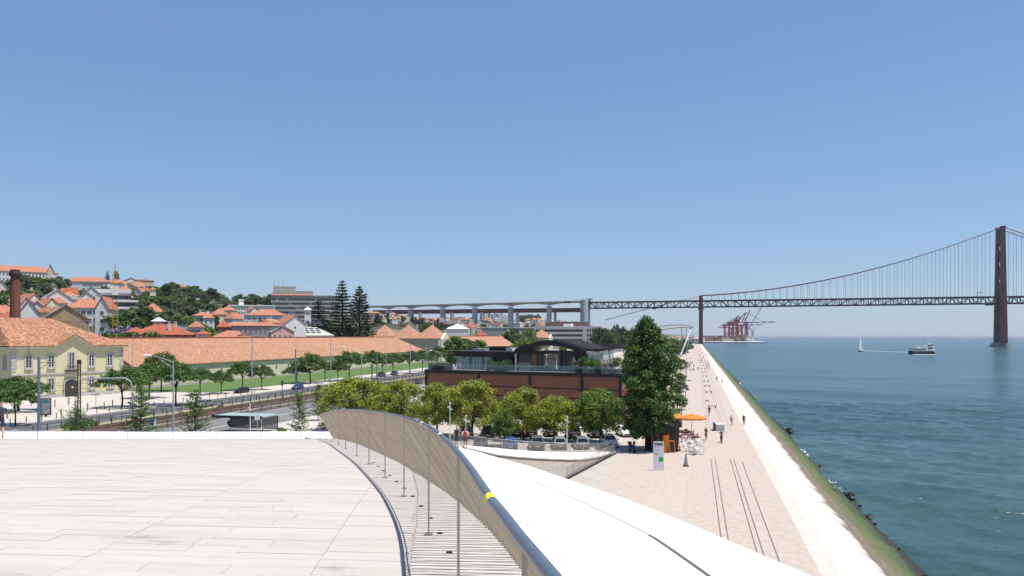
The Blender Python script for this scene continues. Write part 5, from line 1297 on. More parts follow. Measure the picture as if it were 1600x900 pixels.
# ------------------------------------------------------------------ container port
def gantry_crane(px, D, s, label, boom):
    p = W(D, (px-800)/F*D, -.6); t = thing('container_crane', label, 'crane', p, R(-12), 'port cranes')
    m = mat('crane_red', (.36,.06,.09), .6, .15, .05)
    g = G(); L_ = 13*s; H = 46*s
    for sx in (-1,1):
        for sy in (-1,1): g.bar((sx*L_, sy*9*s, 0),(sx*L_*.9, sy*9*s, H), 3.0*s)
        g.bar((sx*L_,-9*s,14*s),(sx*L_,9*s,14*s),2*s); g.bar((sx*L_,-9*s,3*s),(sx*L_,9*s,3*s),2*s)
    for sy in (-1,1): g.bar((-L_,sy*9*s,14*s),(L_,sy*9*s,14*s),2*s); g.bar((-L_,sy*9*s,16*s),(L_*.9,sy*9*s,H),1.3*s)
    g.build('portal', m, t)
    g = G(); g.bar((-34*s,0,H),(L_+3,0,H),3.0*s,2.4*s); g.bar((0,0,H),(L_*.8,0,H+24*s),1.8*s); g.bar((-L_,0,H),(L_*.8,0,H+24*s),1.4*s); g.bar((-30*s,0,H+1),(L_*.8,0,H+24*s),.8*s)
    g.build('backreach', m, t)
    g = G()
    if boom == 'down':
        n = 8
        for k in range(n): g.use(k % 2).bar((L_+3+k*8*s,0,H),(L_+3+(k+1)*8*s,0,H),2.6*s,2.4*s)
        g.use(0).bar((L_*.8,0,H+24*s),(L_+40*s,0,H+1),.7*s)
    else: g.bar((L_+3,0,H),(L_+22*s,0,H+42*s),2.2*s); g.bar((L_*.8,0,H+24*s),(L_+18*s,0,H+36*s),.6*s)
    g.build('boom', [m, M['white']], t)
    tpart('machine_house', G().box(-18*s,-6*s,-4*s,4*s,H+1,H+7*s), m, t)
gantry_crane(1146, 2260, 1.0, 'container crane with boom lowered over the quay, striped tip', 'down')
gantry_crane(1152, 2150, .95, 'container crane beneath the truss with boom raised', 'up')
gantry_crane(1159, 2230, 1.15, 'tallest container crane beside the grey mast', 'down')
gantry_crane(1138, 2330, .85, 'leftmost container crane behind the others', 'up')
colr = [(.35,.09,.08),(.30,.10,.12),(.12,.16,.26),(.45,.28,.08),(.42,.40,.37),(.25,.06,.07)]
cmats = [mat('container_%d' % i, c, .7, .1, .1) for i, c in enumerate(colr)]
rp = random.Random(8); cmesh = [G().box(-6.1,6.1,-1.25,1.25,0,2.6).mesh('container', m) for m in cmats]
for k in range(150):
    px = rp.uniform(1102, 1168); D = 2120 + rp.random()*60; lv = rp.randrange(0, 6); q = 1102 + int((px-1102)/5.2)*5.6
    o = obj('shipping_container', cmesh[rp.randrange(6)]); o.location = W(D, (q-800)/F*D, -.6 + lv*2.62); o.scale = (1.0, 1.0, 1.0)
    o.rotation_euler = (0,0,YAW); tag(o, 'stacked shipping container on the port quay', 'container', 'containers on the port quay')
for i, (px, w, h) in enumerate(((1137,34,9),(1108,26,12),(1170,14,14))):
    D = 2105; p = W(D, (px-800)/F*D, -.6)
    building('port_shed', ['long pale shed on the port quay','brown terminal shed by the shore pier','white office at the quay head'][i], 'shed', (p.x,p.y), YAW, w*D/F*.5, 10, -.6, h*.8, 'flat', .6, [M['beige'], mat('rust_shed', (.30,.13,.11), .9, .15, .1), M['white']][i], M['grey'], [('W',[3.0],6,2.5,1.5)])
p = W(2140,(1164-800)/F*2140,-.6); t = thing('mobile_crane', 'slender blue-grey mobile crane with slanting lattice jib', 'crane', p, YAW)
G().box(-4,4,-4,4,0,9).bar((0,0,9),(0,0,62),2.6).build('mast', M['bluegrey'], t); G().bar((0,0,18),(44,0,92),1.8).bar((0,0,62),(44,0,92),.6).build('jib', M['bluegrey'], t)
p = W(2170,(1176-800)/F*2170,-.6); t = thing('control_tower', 'white quay control tower with wide head', 'tower', p, YAW)
G().box(-3,3,-3,3,0,30).build('shaft', M['white'], t); G().box(-6,6,-6,6,30,36).build('cabin', M['white'], t); G().tube([(0,0,36),(0,0,62)], .5, 5).build('mast', M['galv'], t)
# ------------------------------------------------------------------ curved footbridge over the avenue end
p0 = W(640, (1010-800)/F*640, 0)
fb = thing('curved_footbridge', 'white arched footbridge with looping tube and glazed deck', 'footbridge', p0)
pts = [PD(1003,519,650), PD(1020,513,648), PD(1035,509,645), PD(1052,507.3,640), PD(1070,507.6,635), PD(1080,509.5,630), PD(1086,513,625), PD(1087,517,622), PD(1083,523,620), PD(1079,529,620)]
def cr_(pts, n=8):
    out = []
    for i in range(len(pts)-1):
        a, b_, c_, d_ = pts[max(i-1,0)], pts[i], pts[i+1], pts[min(i+2,len(pts)-1)]
        for k in range(n):
            t = k/n; out.append(.5*((2*b_)+(c_-a)*t+(2*a-5*b_+4*c_-d_)*t*t+(3*b_-a-3*c_+d_)*t**3))
    return out + [pts[-1]]
tm = mat('footbridge_white', (.36,.41,.46), .5, .05, .2)
cv = cr_(pts); o = G().tube(cv, .5, 8).build('arch_tube', tm, fb, True); o.location = -Vector(fb.location)
lo = cr_([PD(1003,523,652), PD(1030,516,650), PD(1050,512.5,648), PD(1070,511,644), PD(1080,512.5,640)])
o = G().tube(lo, .8, 6).build('deck', mat('footbridge_deck', (.50,.52,.53), .6, .08, .2), fb, True); o.location = -Vector(fb.location)
g = G()
for k in range(0, len(lo), 2): g.bar(lo[k], cv[min(len(cv)-1, int(k*1.25))], .3)
o = g.build('ribs', tm, fb); o.location = -Vector(fb.location)
g = G(); q = PD(1073,511,636)
for dx in (-4, 0, 4): g.tube([(q.x+dx, q.y, q.z), (q.x+dx*.3-2, q.y-4, 0)], .35, 5)
g.bar(PD(1080,514,632), P(1063,556,0), .9, .3)
o = g.build('stair', tm, fb); o.location = -Vector(fb.location)
# ------------------------------------------------------------------ boats
def sailboat(px, py, L_, label, mast=1.0):
    p = P(px, py, -4); t = thing('sailboat', label, 'boat', p, R(70))
    rows = []
    for u in np.linspace(-.5, .5, 9):
        w = L_*.16*(1 - (max(0,u)*2)**2.2)*(1 if u > -.45 else .8); z = .11*L_ + .03*L_*(u+.5)
        rows.append([(u*L_,-w,z),(u*L_,-w*.7,-.3),(u*L_,0,-.5),(u*L_,w*.7,-.3),(u*L_,w,z)])
    G().loft(rows).build('hull', M['whiteplastic'], t, True)
    G().add([tuple(r[0]) for r in rows] + [tuple(r[-1]) for r in rows], [(i,i+1,i+10,i+9) for i in range(8)]).build('deck', M['whiteplastic'], t)
    G().box(-L_*.25,L_*.1,-L_*.07,L_*.07,L_*.12,L_*.18).build('cabin', M['white'], t)
    H = L_*1.35*mast
    G().tube([(L_*.05,0,.1*L_),(L_*.05,0,H)], .09, 5).bar((L_*.05,0,L_*.24),(-L_*.42,0,L_*.23),.12).build('mast', M['galv'], t)
    sm = mat('sail_cloth', (.78,.78,.76), .8, .03, .5)
    G().add([(L_*.03,0,L_*.27),(-L_*.40,.5,L_*.26),(-L_*.12,.35,H*.7),(L_*.03,0,H*.96)], [(0,1,2,3)]).build('mainsail', sm, t)
    G().add([(L_*.08,0,H*.8),(L_*.46,0,L_*.16),(L_*.1,-.5,L_*.2)], [(0,1,2)]).build('jib_sail', sm, t)
    return t
sailboat(1345, 549.5, 15, 'white sailing boat with raised sails on the open river', 1.12)
sailboat(1187, 527.5, 16, 'tiny sailing boat far off by the port head', 1.0)
p = P(1441, 553.2, -4)
fe = thing('ferry', 'white and navy passenger ferry crossing the river', 'ferry', p, R(12))
rows = []
for u in np.linspace(-.5,.5,11):
    w = 4.6*(1-(max(0,u)*2)**3*.9); z = 2.6 + .5*max(0,u)*2
    rows.append([(u*38,-w,z),(u*38,-w*.85,-.5),(u*38,w*.85,-.5),(u*38,w,z)])
G().loft(rows).build('hull', mat('navy_hull', (.012,.018,.035), .5, .05, .5), fe)
G().add([r[0] for r in rows]+[r[-1] for r in rows], [(i,i+1,i+12,i+11) for i in range(10)]).build('deck', M['grey'], fe)
G().box(-17,4,-4.2,4.2,2.6,5.2).build('saloon', mat('grey_saloon', (.55,.57,.58), .5, .1, .5), fe)
cabn = G().add([(3,-4.3,2.6),(17.5,-3.6,2.6),(17.5,3.6,2.6),(3,4.3,2.6),(5,-4,9.6),(13,-3.4,9.2),(13,3.4,9.2),(5,4,9.6)], BOXF).build('wheelhouse', M['whiteplastic'], fe)
wmf = G().box(-.9,.9,-.08,.08,0,1.3).mesh('window', M['dkglass'])
for k in range(4):
    for z, yy in ((7.0, -4.05), (4.4, -4.25)): o = obj('window', wmf, cabn); o.location = (6.2+k*2.2, yy, z)
for k in range(7): o = obj('window', wmf, fe); o.location = (-15+k*2.7, -4.26, 3.5)
G().tube([(8,0,9.5),(8,0,13)], .15, 5).box(7,9,-1.5,1.5,11.2,11.4).build('mast', M['white'], fe)
G().tube([(-17.5,0,2.6),(-17.5,0,16)], .12, 5).build('flagstaff', M['white'], fe)
G().box(-9,-4,-2,2,5.2,6.4).build('raft_canister', M['white'], fe)
fe.scale = (.64, .95, 1.15)
foam = mat('wake_foam', (.30,.38,.40), .6, .3, .15, coords='World', c2=(.06,.12,.13))
struct('wake', G().add([P(1422,551,-3.97),P(1422,550.2,-3.97),P(1348,547.6,-3.97),P(1348,548.2,-3.97)], [(0,1,2,3)]), foam)
struct('wake', G().add([P(1462,554.6,-3.97),P(1428,554.6,-3.97),P(1424,553.2,-3.97),P(1464,553.4,-3.97)], [(0,1,2,3)]), foam)
def motorboat(px, py, L_, label, hullm):
    p = P(px, py, -4); t = thing('motor_boat', label, 'boat', p, R(30))
    rows = [[(u*L_,-w*L_,.10*L_),(u*L_,-w*.7*L_,-.3),(u*L_,w*.7*L_,-.3),(u*L_,w*L_,.10*L_)] for u, w in ((-.5,.15),(-.2,.17),(.2,.13),(.5,.01))]
    G().loft(rows).build('hull', hullm, t); G().box(-.2*L_,.12*L_,-.11*L_,.11*L_,.08*L_,.26*L_).build('cabin', M['white'], t)
motorboat(1281, 535, 14, 'small white motor boat alone on the river', M['whiteplastic'])
motorboat(1119, 536.5, 20, 'dark launch moored off the port quay', M['bluegrey'])
rkm = mat('wet_rock', (.018,.018,.018), .6, .2, 2)
rx = random.Random(2); rmesh = []
for k in range(3):
    g = G(); pr = [(rx.uniform(.2,.5)*(1 if j < 4 else .3), j*.14-.2) for j in range(5)]; g.lathe(pr, 7); g.v = [(x+rx.uniform(-.1,.1), y+rx.uniform(-.1,.1), z) for x, y, z in g.v]; rmesh.append(g.mesh('rock', rkm))
for k in range(34):
    near_ = k < 24
    px = rx.uniform(1303,1331) if near_ else rx.uniform(1226,1238); py = 752 + (px-1303)*.9 + rx.uniform(-4,8) if near_ else 668 + (px-1226)*.7 + rx.uniform(-2,3)
    o = obj('rock', rmesh[k % 3]); o.location = P(px, py, -4); o.scale = (rx.uniform(.7,1.5),)*3
    tag(o, 'dark wet rock in the near cluster off the green slope' if near_ else 'dark wet rock in the farther cluster off the green slope', 'rock', 'near rock cluster' if near_ else 'farther rock cluster')
tag(G().tube([P(1248,738,-.55), P(1275,752,-1.75), P(1303,766,-2.9), P(1315,776,-3.6)], .11, 6).build('drain_hose', M['black']), 'black hose lying down the green wharf slope', 'hose')

for k in range(80):
    y = 52 + 300 * (k / 80.0) ** 1.3 + rx.uniform(-2, 2)
    o = obj('rock', rmesh[k % 3]); o.location = (16.45 + rx.uniform(-.35, .6), y, -4.0 + rx.uniform(-.12, .1)); o.scale = (rx.uniform(.35,.7), rx.uniform(.4,.95), rx.uniform(.3,.55)); o.rotation_euler = (0, 0, rx.uniform(0, 6))
    tag(o, 'small dark rock along the waterline of the green slope', 'rock', 'rocks along the waterline')
# ------------------------------------------------------------------ brick restaurant with roof terrace
RA = Vector((-46.9,135.0)); RB = Vector((-11.3,126.3)); rd = RB-RA; RL = rd.length; rrz = math.atan2(rd.y, rd.x)
def ru(px):
    k = (px-800)/F; dx, dy = k*CA-SA, CA+k*SA
    det = rd.x*(-dy) - (-dx)*rd.y
    return ((-RA.x)*(-dy) - (-dx)*(-RA.y))/det*RL
re_ = thing('brick_restaurant', 'low dark brick restaurant framed in black steel with glazed roof terrace', 'restaurant', (RA.x, RA.y, 0), rrz)
bk = mat('dark_red_brick', (.275,.118,.07), .9, .25, 1.6, bump=.5, bscale=7, c2=(.185,.078,.048), stretch=(1,1,2.4), detail=9)
RD_ = 25.0; TZ = 8.0
G().box(.15, RL-.15, .15, RD_, 0, TZ-.2).build('core_wall', bk, re_)
cols = [ru(p) for p in (672, 748, 828, 909, 969)]; cols[0] = .2; cols[-1] = RL-.2
for x in cols: G().box(x-.22, x+.22, -.12, .3, 0, TZ-.55).build('steel_column', M['dkmetal'], re_)
G().box(-.1, RL+.1, -.2, RD_+.2, TZ-.55, TZ).build('roof_edge_beam', M['dkmetal'], re_)
for x0, x1 in zip(cols, cols[1:]):
    for z0, z1 in ((.0,2.2),(2.4,3.75),(3.9,5.3),(5.45,TZ-.57)):
        G().box(x0+.24, x1-.24, .0, .14, z0, z1).build('brick_panel', bk, re_)
    for z in (2.2, 3.75, 5.3): G().box(x0+.22, x1-.22, -.06, .2, z, z+.15).build('steel_band', M['dkmetal'], re_)
for y in np.arange(5, RD_, 6.5): G().box(RL-.15, RL+.08, y-.2, y+.2, 0, TZ-.55).build('steel_column', M['dkmetal'], re_)
G().box(.2, RL-.2, .4, RD_-.4, TZ, TZ+.06).build('terrace_deck', mat('terrace_deck_boards', (.42,.38,.33), .85, .12, 1), re_)
clear = glassmat('clear_balustrade_glass', (.35,.50,.50), .05, .22)
tint = glassmat('tinted_glass', (.05,.085,.085), .06, .62)
for k in range(14):
    x = .3 + k*(RL-.6)/14; G().box(x+.03, x+(RL-.6)/14-.03, .32, .35, TZ+.08, TZ+1.12).build('balustrade_pane', clear, re_)
for k in range(7):
    y = .4 + k*3.4; G().box(RL-.34, RL-.31, y+.03, y+3.25, TZ+.08, TZ+1.12).build('balustrade_pane', clear, re_)
G().box(.3, ru(702), .45, 1.3, TZ+.06, TZ+1.15).build('planter', M['black'], re_)
# flat-roofed bar pavilion
x0, x1 = ru(700), ru(797)
G().box(x0-.3, x1+.4, 2.0, 13, 11.0, 11.35).build('pavilion_roof', M['dkmetal'], re_)
G().box(x0-.3, x1+.4, 1.94, 2.06, 11.352, 11.42).build('roof_flashing', M['galv'], re_)
G().box(x0, x1, 5.2, 12.8, TZ+.06, 11.0).build('pavilion_core', mat('dark_brown_cladding', (.05,.036,.03), .7, .2, 1.5), re_)
G().box(x0, x1, 2.6, 5.2, 10.35, 11.0).build('pavilion_fascia', MATS['dark_brown_cladding'], re_)
cu = mat('white_curtain', (.62,.61,.58), .9, .1, 3)
for k in range(13):
    x = x0+.3+k*.62
    if k not in (4, 8): G().box(x, x+.36, 2.75, 2.9, TZ+.1, 10.3 - (.25 if k % 3 else 0)).build('curtain', cu, re_)
for k in range(6): G().box(x0+k*1.45, x0+k*1.45+1.42, 2.6, 2.64, TZ+.08, 10.35).build('glass_pane', clear, re_)
xs_ = ru(757)
G().box(xs_, x1-1.1, 2.6, 5.2, TZ+.06, 10.35).build('dark_wall', MATS['dark_brown_cladding'], re_)
G().box(xs_+1.4, xs_+2.5, 2.52, 2.62, TZ+.1, 10.0).build('door', M['black'], re_)
G().box(x1-.25, x1+.05, 2.3, 2.6, TZ+.06, 11.0).build('white_post', M['white'], re_)
for (xa, w, z, h, m) in ((x0+1.5,2.5,11.35,.35,M['galv']),(x0+5,3.2,11.35,.8,M['dkmetal']),(x0+8.4,1.2,11.35,.5,M['white'])): G().box(xa, xa+w, 6, 8.5, z, z+h).build('roof_unit', m, re_)
# lattice door unit and brick pier
G().box(ru(801), ru(822), 2.4, 4.5, TZ+.06, 10.9).build('service_hatch', mat('dark_slate_panel', (.07,.075,.085), .6, .1, 2), re_)
for k in range(5): G().box(ru(800), ru(820), 2.3, 2.38, TZ+.2+k*.28, TZ+.32+k*.28).build('louvre', M['galv'], re_)
G().box(ru(822.5), ru(829), 2.2, 5.5, TZ+.06, 11.5).build('brick_pier', bk, re_)
# vaulted pergola hall
xa, xb = ru(797), ru(908)
def vault(u): return 11.7 + 1.45*math.sin(math.pi*min(1, max(0, (u-xa)/(xb-xa))))
rows = [[(u,1.6,vault(u)-.75),(u,1.6,vault(u)),(u,2.1,vault(u)),(u,2.1,vault(u)-.75)] for u in np.linspace(xa, xb, 18)]
G().loft(rows, True).build('arched_fascia', M['dkmetal'], re_)
G().box(xa, xb, 1.9, 2.2, 11.0, 11.6).build('lintel', M['dkmetal'], re_)
rows = [[(u,2.3,vault(u)-.25),(u,12,vault(u)-.25),(u,12,vault(u)-.1),(u,2.3,vault(u)-.1)] for u in np.linspace(xa, xb, 18)]
G().loft(rows, True).build('vault_roof', M['dkmetal'], re_)
me = G().loft([[(u,-.09,vault(u)),(u,.09,vault(u)),(u,.09,vault(u)+.16),(u,-.09,vault(u)+.16)] for u in np.linspace(xa, xb+1.5, 14)], True).mesh('roof_slat', mat('dark_roof_slat', (.055,.048,.045), .6, .15, 2))
for k in range(24): o = obj('roof_slat', me, re_); o.location = (0, 2.4+k*.42, .02)
pl_ = mat('weathered_pergola_timber', (.16,.13,.12), .8, .2, 1.5)
me = G().box(ru(868), ru(955)+3, -.07, .07, 0, .22).mesh('pergola_slat', pl_)
for k in range(19): o = obj('pergola_slat', me, re_); o.location = (k*.12, 12.8+k*.62, 11.75 + .55*math.sin(k/18*math.pi))
for (u, y) in ((ru(893),2.3),(ru(906),2.3),(ru(906),8),(ru(906),14),(ru(914)+1,20),(ru(930),23.5),(ru(868),2.3)): G().box(u-.1, u+.1, y-.1, y+.1, TZ+.06, 11.6).build('pergola_post', M['dkmetal'], re_)
for k in range(5):
    w = (xb-ru(829))/5; G().box(ru(829)+k*w+.05, ru(829)+(k+1)*w-.05, 2.5, 2.54, TZ+.08, 11.0).build('glass_pane', tint, re_)
for k in range(5): G().box(xb-.1, xb-.06, 3+k*2.6, 5.5+k*2.6, TZ+.08, 11.3).build('glass_pane', glassmat('pale_green_glass', (.22,.36,.36), .06, .4), re_)
G().box(ru(832), xb-.4, 11.0, 11.3, TZ+.06, 11.0).build('hall_back_wall', mat('hall_interior', (.10,.085,.07), .8, .2, .8), re_)
for k in range(6): o = G().box(-.9,.9,-.4,.4,0,.75).build('dining_table', mat('table_linen', (.5,.5,.47), .8, .1, 2), re_); o.location = (ru(836)+k*2.1, 5.5+(k%2)*2.2, TZ+.06)
# terrace things stand on the roof, so they are things of their own
def on_terrace(u, y, z=TZ+.06): 
    q = Matrix.Rotation(rrz, 3, 'Z') @ Vector((u, y, 0)); return Vector((RA.x+q.x, RA.y+q.y, z))
shrub_me = {}
def shrub(loc, r, h, kind, label, planter=True, cat='plant'):
    key = kind
    if key not in shrub_me:
        rg = random.Random(len(shrub_me)+60); cl = []
        for k in range(46):
            a = rg.uniform(0,6.28); rr_ = .8*math.sqrt(rg.random()); cl.append((rr_*math.cos(a), rr_*math.sin(a), .25+.75*rg.random()*(1-.4*rr_**2), rg.uniform(.14,.26)))
        shrub_me[key] = crown_mesh('foliage', 70+len(shrub_me), cl, 900, .085, kind_mats[kind], .85)
    t = thing('terrace_shrub' if cat == 'plant' else 'shrub', label, cat, loc)
    o = obj('foliage', shrub_me[key], t); o.scale = (r, r, h); o.location = (0,0,.45 if planter else 0)
    if planter: G().box(-r*.7, r*.7, -r*.6, r*.6, 0, .6).build('planter', M['black'], t)
    return t
kind_mats = {'green': LF['street'], 'pale': [leafmat('pale_flowering_leaf', (.20,.19,.12), (.33,.30,.22)), LF['olive'][1]], 'white': [leafmat('white_blossom', (.55,.53,.47), (.72,.70,.64)), LF['olive'][1]], 'dark': LF['hill']}
for i, (px, y, r, h, kd, lab) in enumerate(((896,1.6,1.2,1.9,'pale','pale flowering shrub at the terrace corner of the glass hall'),(913,1.5,1.7,2.2,'green','largest round green shrub on the terrace edge'),(924,1.6,1.3,1.9,'green','second round green shrub on the terrace edge'),(938,2.2,1.1,1.6,'white','white blossoming bush behind the terrace glass'),(948,2.0,1.2,1.8,'white','brighter white bush near the clipped box'),(960,1.5,1.5,2.0,'dark','clipped dark shrub at the right terrace corner'),(905,1.0,1.1,.9,'dark','low dark plants in front of the round shrub'),(935,1.0,1.2,.8,'dark','low dark plants midway along the terrace glass'),(763,1.3,1.0,1.4,'green','green plant beside the white bar table'),(778,1.3,1.2,1.2,'green','leafy planter row right of the bar table'),(786,1.3,1.1,1.4,'dark','dark leafy planter by the white post'),(683,1.0,1.6,.9,'pale','grassy planting at the left terrace corner'))):
    shrub(on_terrace(ru(px), y), r, h, kd, lab)
t = thing('bar_table', 'white trumpet bar table on the restaurant terrace', 'table', on_terrace(ru(770), 1.6))
G().lathe([(.3,0),(.12,.1),(.07,.6),(.35,1.05),(.36,1.1)], 14).build('pedestal', M['white'], t); G().lathe([(.45,1.1),(.45,1.15)], 14).build('top', M['white'], t)
def parasol(loc, r, h, m, label, closed=False, cat='parasol', rz=0):
    t = thing('parasol', label, cat, loc, rz)
    G().tube([(0,0,0),(0,0,h)], .035, 6).build('pole', M['galv'], t); G().lathe([(.3,0),(.3,.08),(.05,.1)], 10).build('base', M['dkmetal'], t)
    if closed: G().lathe([(.03,h+.1),(.1,h-.2),(.2,h-1.4),(.12,h-1.7)], 10).build('canopy', m, t)
    else:
        vs = [(0,0,h+.12)]; n = 8
        for k in range(n):
            a = math.pi/4*k + math.pi/8; rr_ = r*(1.0 if k % 2 else 1.04); vs.append((rr_*math.cos(a), rr_*math.sin(a), h-.42))
        vs += [(v[0]*1.0, v[1]*1.0, v[2]-.2) for v in vs[1:]]
        fs = [(0,1+k,1+(k+1) % n) for k in range(n)] + [(1+k,1+n+k,1+n+(k+1) % n,1+(k+1) % n) for k in range(n)]
        G().add(vs, fs).build('canopy', m, t)
        g = G()
        for k in range(n): g.bar((0,0,h-.05), Vector(vs[1+k])*.98, .02)
        g.build('ribs', M['wood'], t)
    return t
parasol(on_terrace(ru(955), 17), 1.0, 3.2, M['white'], 'left closed white parasol on the far terrace', True)
parasol(on_terrace(ru(958.5), 17), 1.0, 3.2, M['white'], 'right closed white parasol on the far terrace', True)
parasol(on_terrace(ru(964), 20), 2.2, 2.9, M['white'], 'open white parasol on the far terrace')

# ------------------------------------------------------------------ cars
def car_geo(kind):
    if kind == 'suv': L_, w, hr, hb, zb = 4.5, .92, 1.68, 1.02, .28; ca, cb_, ra, rb_ = -2.15, .95, -1.85, .25
    elif kind == 'estate': L_, w, hr, hb, zb = 4.65, .89, 1.47, .92, .22; ca, cb_, ra, rb_ = -2.2, .98, -1.85, .15
    elif kind == 'sedan': L_, w, hr, hb, zb = 4.55, .89, 1.44, .92, .22; ca, cb_, ra, rb_ = -1.75, 1.0, -1.0, .15
    else: L_, w, hr, hb, zb = 4.05, .87, 1.48, .93, .22; ca, cb_, ra, rb_ = -1.92, .92, -1.55, .15
    hood = hb - .08; h2 = L_/2
    trunk = hb - (.0 if kind != 'sedan' else .02)
    st = [(-h2,.80,zb+.22,trunk-.22,.78),(-h2+.10,.94,zb+.04,trunk-.05,.88),(-h2+.45,1,zb,trunk,.93),(-1.1,1,zb,hb,.95),(0,1,zb,hb,.95),(cb_,1,zb,hb-.01,.94),(h2-.6,.97,zb,hood-.09,.88),(h2-.18,.90,zb+.03,hood-.2,.80),(h2,.76,zb+.15,hood-.36,.66)]
    rows = []
    for x, s, z0, zt, tt in st:
        W_ = w*s; rows.append([(x,-W_*.93,z0),(x,-W_,z0+.22),(x,-W_,zt-.16),(x,-w*tt,zt),(x,w*tt,zt),(x,W_,zt-.16),(x,W_,z0+.22),(x,W_*.93,z0)])
    g = G().loft(rows, True); n = 8
    g.add(rows[0], [tuple(range(n))]); g.add(rows[-1], [tuple(range(n-1,-1,-1))])
    wt = w*.70; wb = w*.93; z0 = hb-.03
    bot = [(ca,-wb,z0),(cb_,-wb,z0),(cb_,wb,z0),(ca,wb,z0)]; top = [(ra,-wt,hr-.06),(rb_,-wt,hr-.06),(rb_,wt,hr-.06),(ra,wt,hr-.06)]
    tp2 = [(ra+.12,-wt*.9,hr),(rb_-.15,-wt*.9,hr),(rb_-.15,wt*.9,hr),(ra+.12,wt*.9,hr)]
    g.add(bot+top+tp2, [(0,1,5,4),(1,2,6,5),(2,3,7,6),(3,0,4,7),(4,5,9,8),(5,6,10,9),(6,7,11,10),(7,4,8,11),(8,9,10,11)])
    body = g
    def pane(i, j, k, l, m0=.08, lo=.12, hi=.92, splits=1):
        q = [Vector(v) for v in (bot[i],bot[j],top[j],top[i])]; nrm_ = (q[1]-q[0]).cross(q[3]-q[0]).normalized()*.012; out = G()
        for s in range(splits):
            u0 = m0+(1-2*m0)*s/splits+(.02 if s else 0); u1 = m0+(1-2*m0)*(s+1)/splits
            f = lambda u, v: (q[0].lerp(q[1],u)).lerp(q[3].lerp(q[2],u), v)+nrm_
            out.add([f(u0,lo),f(u1,lo),f(u1,hi),f(u0,hi)], [(0,1,2,3)])
        return out
    glass = [('side_window', pane(0,1,5,4,.06,.15,.9,2)), ('windscreen', pane(1,2,6,5,.06)), ('side_window', pane(2,3,7,6,.06,.15,.9,2)), ('rear_window', pane(3,0,4,7,.08))]
    return dict(L=L_, w=w, hb=hb, zb=zb, body=body, glass=glass, h2=h2, hood=hood, trunk=trunk)
CG = {}
tyre_me = G().lathe([(.2,-.1),(.30,-.1),(.32,-.06),(.32,.06),(.30,.1),(.2,.1)], 16).mesh('tyre', M['tyre'])
rim_me = G().lathe([(.02,.10),(.06,.105),(.2,.085),(.205,-.08),(.02,-.08)], 10).mesh('rim', mat('alloy_rim', (.42,.43,.44), .35, .05, 3, metal=.8))
CP = {}
def paint(name, c):
    m, nt, b = _nt(name); b.inputs['Base Color'].default_value = (*c, 1); b.inputs['Roughness'].default_value = .32; b.inputs['Coat Weight'].default_value = .6; b.inputs['Coat Roughness'].default_value = .08; return m
headm = glassmat('headlamp_lens', (.62,.64,.66), .1); tailm = glassmat('tail_lamp_lens', (.35,.012,.012), .2); platem = mat('number_plate', (.7,.7,.66), .6, 0, 1, c2=(.7,.7,.66))
carglass = glassmat('car_glass', (.012,.014,.016), .05)
def car(kind, colour, loc, rz, label, group, spare=False):
    key = (kind, colour)
    if colour not in CP: CP[colour] = paint('paint_%d' % len(CP), colour)
    if kind not in CG: CG[kind] = car_geo(kind)
    c = CG[kind]; t = thing('car', label, 'car', loc, rz, group)
    c['body'].build('body', CP[colour], t)
    if 'gm' not in c: c['gm'] = [(n, g.mesh(n, carglass)) for n, g in c['glass']]
    for n, me in c['gm']: obj(n, me, t)
    for sx in (-1, 1):
        for sy in (-1, 1):
            wv = thing_none('wheel', t, (sx*c['L']*.305, sy*(c['w']-.10), .32)); 
            a = obj('tyre', tyre_me, wv); b_ = obj('rim', rim_me, wv)
            for q in (a, b_): q.rotation_euler = (R(-90*sy), 0, 0)
    for sy in (-1, 1):
        tpart('headlight', G().box(-.04,.05,-.17,.17,-.07,.07), headm, t, (c['h2']-.1, sy*c['w']*.66, c['hood']-.36))
        tpart('tail_light', G().box(-.04,.05,-.13,.13,-.12,.12), tailm, t, (-c['h2']+.04, sy*c['w']*.74, c['trunk']-.30))
        tpart('mirror', G().box(-.09,.07,-.1,.1,-.06,.07), CP[colour], t, (.72, sy*(c['w']+.08), c['hb']+.05))
    tpart('number_plate', G().box(-.01,.01,-.26,.26,-.055,.055), platem, t, (-c['h2']-.012, 0, c['trunk']-.45))
    tpart('bumper', G().box(-.07,.07,-c['w']*.76,c['w']*.76,-.09,.09), M['black'], t, (-c['h2']+.04, 0, c['zb']+.14))
    tpart('grille', G().box(-.03,.03,-.5,.5,-.08,.08), M['black'], t, (c['h2']-.01, 0, c['zb']+.26))
    if spare:
        o = obj('spare_wheel', tyre_me, t); o.location = (-c['h2']-.1, 0, .95); o.rotation_euler = (0, R(90), 0); o.scale = (1.05,1.05,.9)
        o2 = obj('rim', rim_me, o)
    return t
def thing_none(name, parent, loc):
    o = bpy.data.objects.new(name, None); col.objects.link(o); o.parent = parent; o.location = loc; o.empty_display_size = .1; return o
BLK, GRY, DGR, SIL, BLU, WHT, NAV = (.008,.008,.009), (.10,.105,.11), (.045,.047,.05), (.34,.35,.36), (.02,.07,.26), (.72,.72,.72), (.014,.02,.04)
def pcar(px, D, kind, colour, ang, label, group, spare=False):
    return car(kind, colour, W(D, (px-800)/F*D, .0), R(ang), label, group, spare)
gp = 'cars parked in front of the restaurant'
pcar(751,100,'sedan',DGR,106,'charcoal saloon parked leftmost in the nearest row',gp); pcar(797,99,'hatch',BLU,106,'bright blue hatchback in the nearest parked row',gp)
pcar(838,99,'suv',GRY,106,'grey tall hatchback right of the bright blue car',gp); pcar(873,99.5,'hatch',(.22,.23,.24),106,'mid-grey hatchback in the middle of the nearest row',gp)
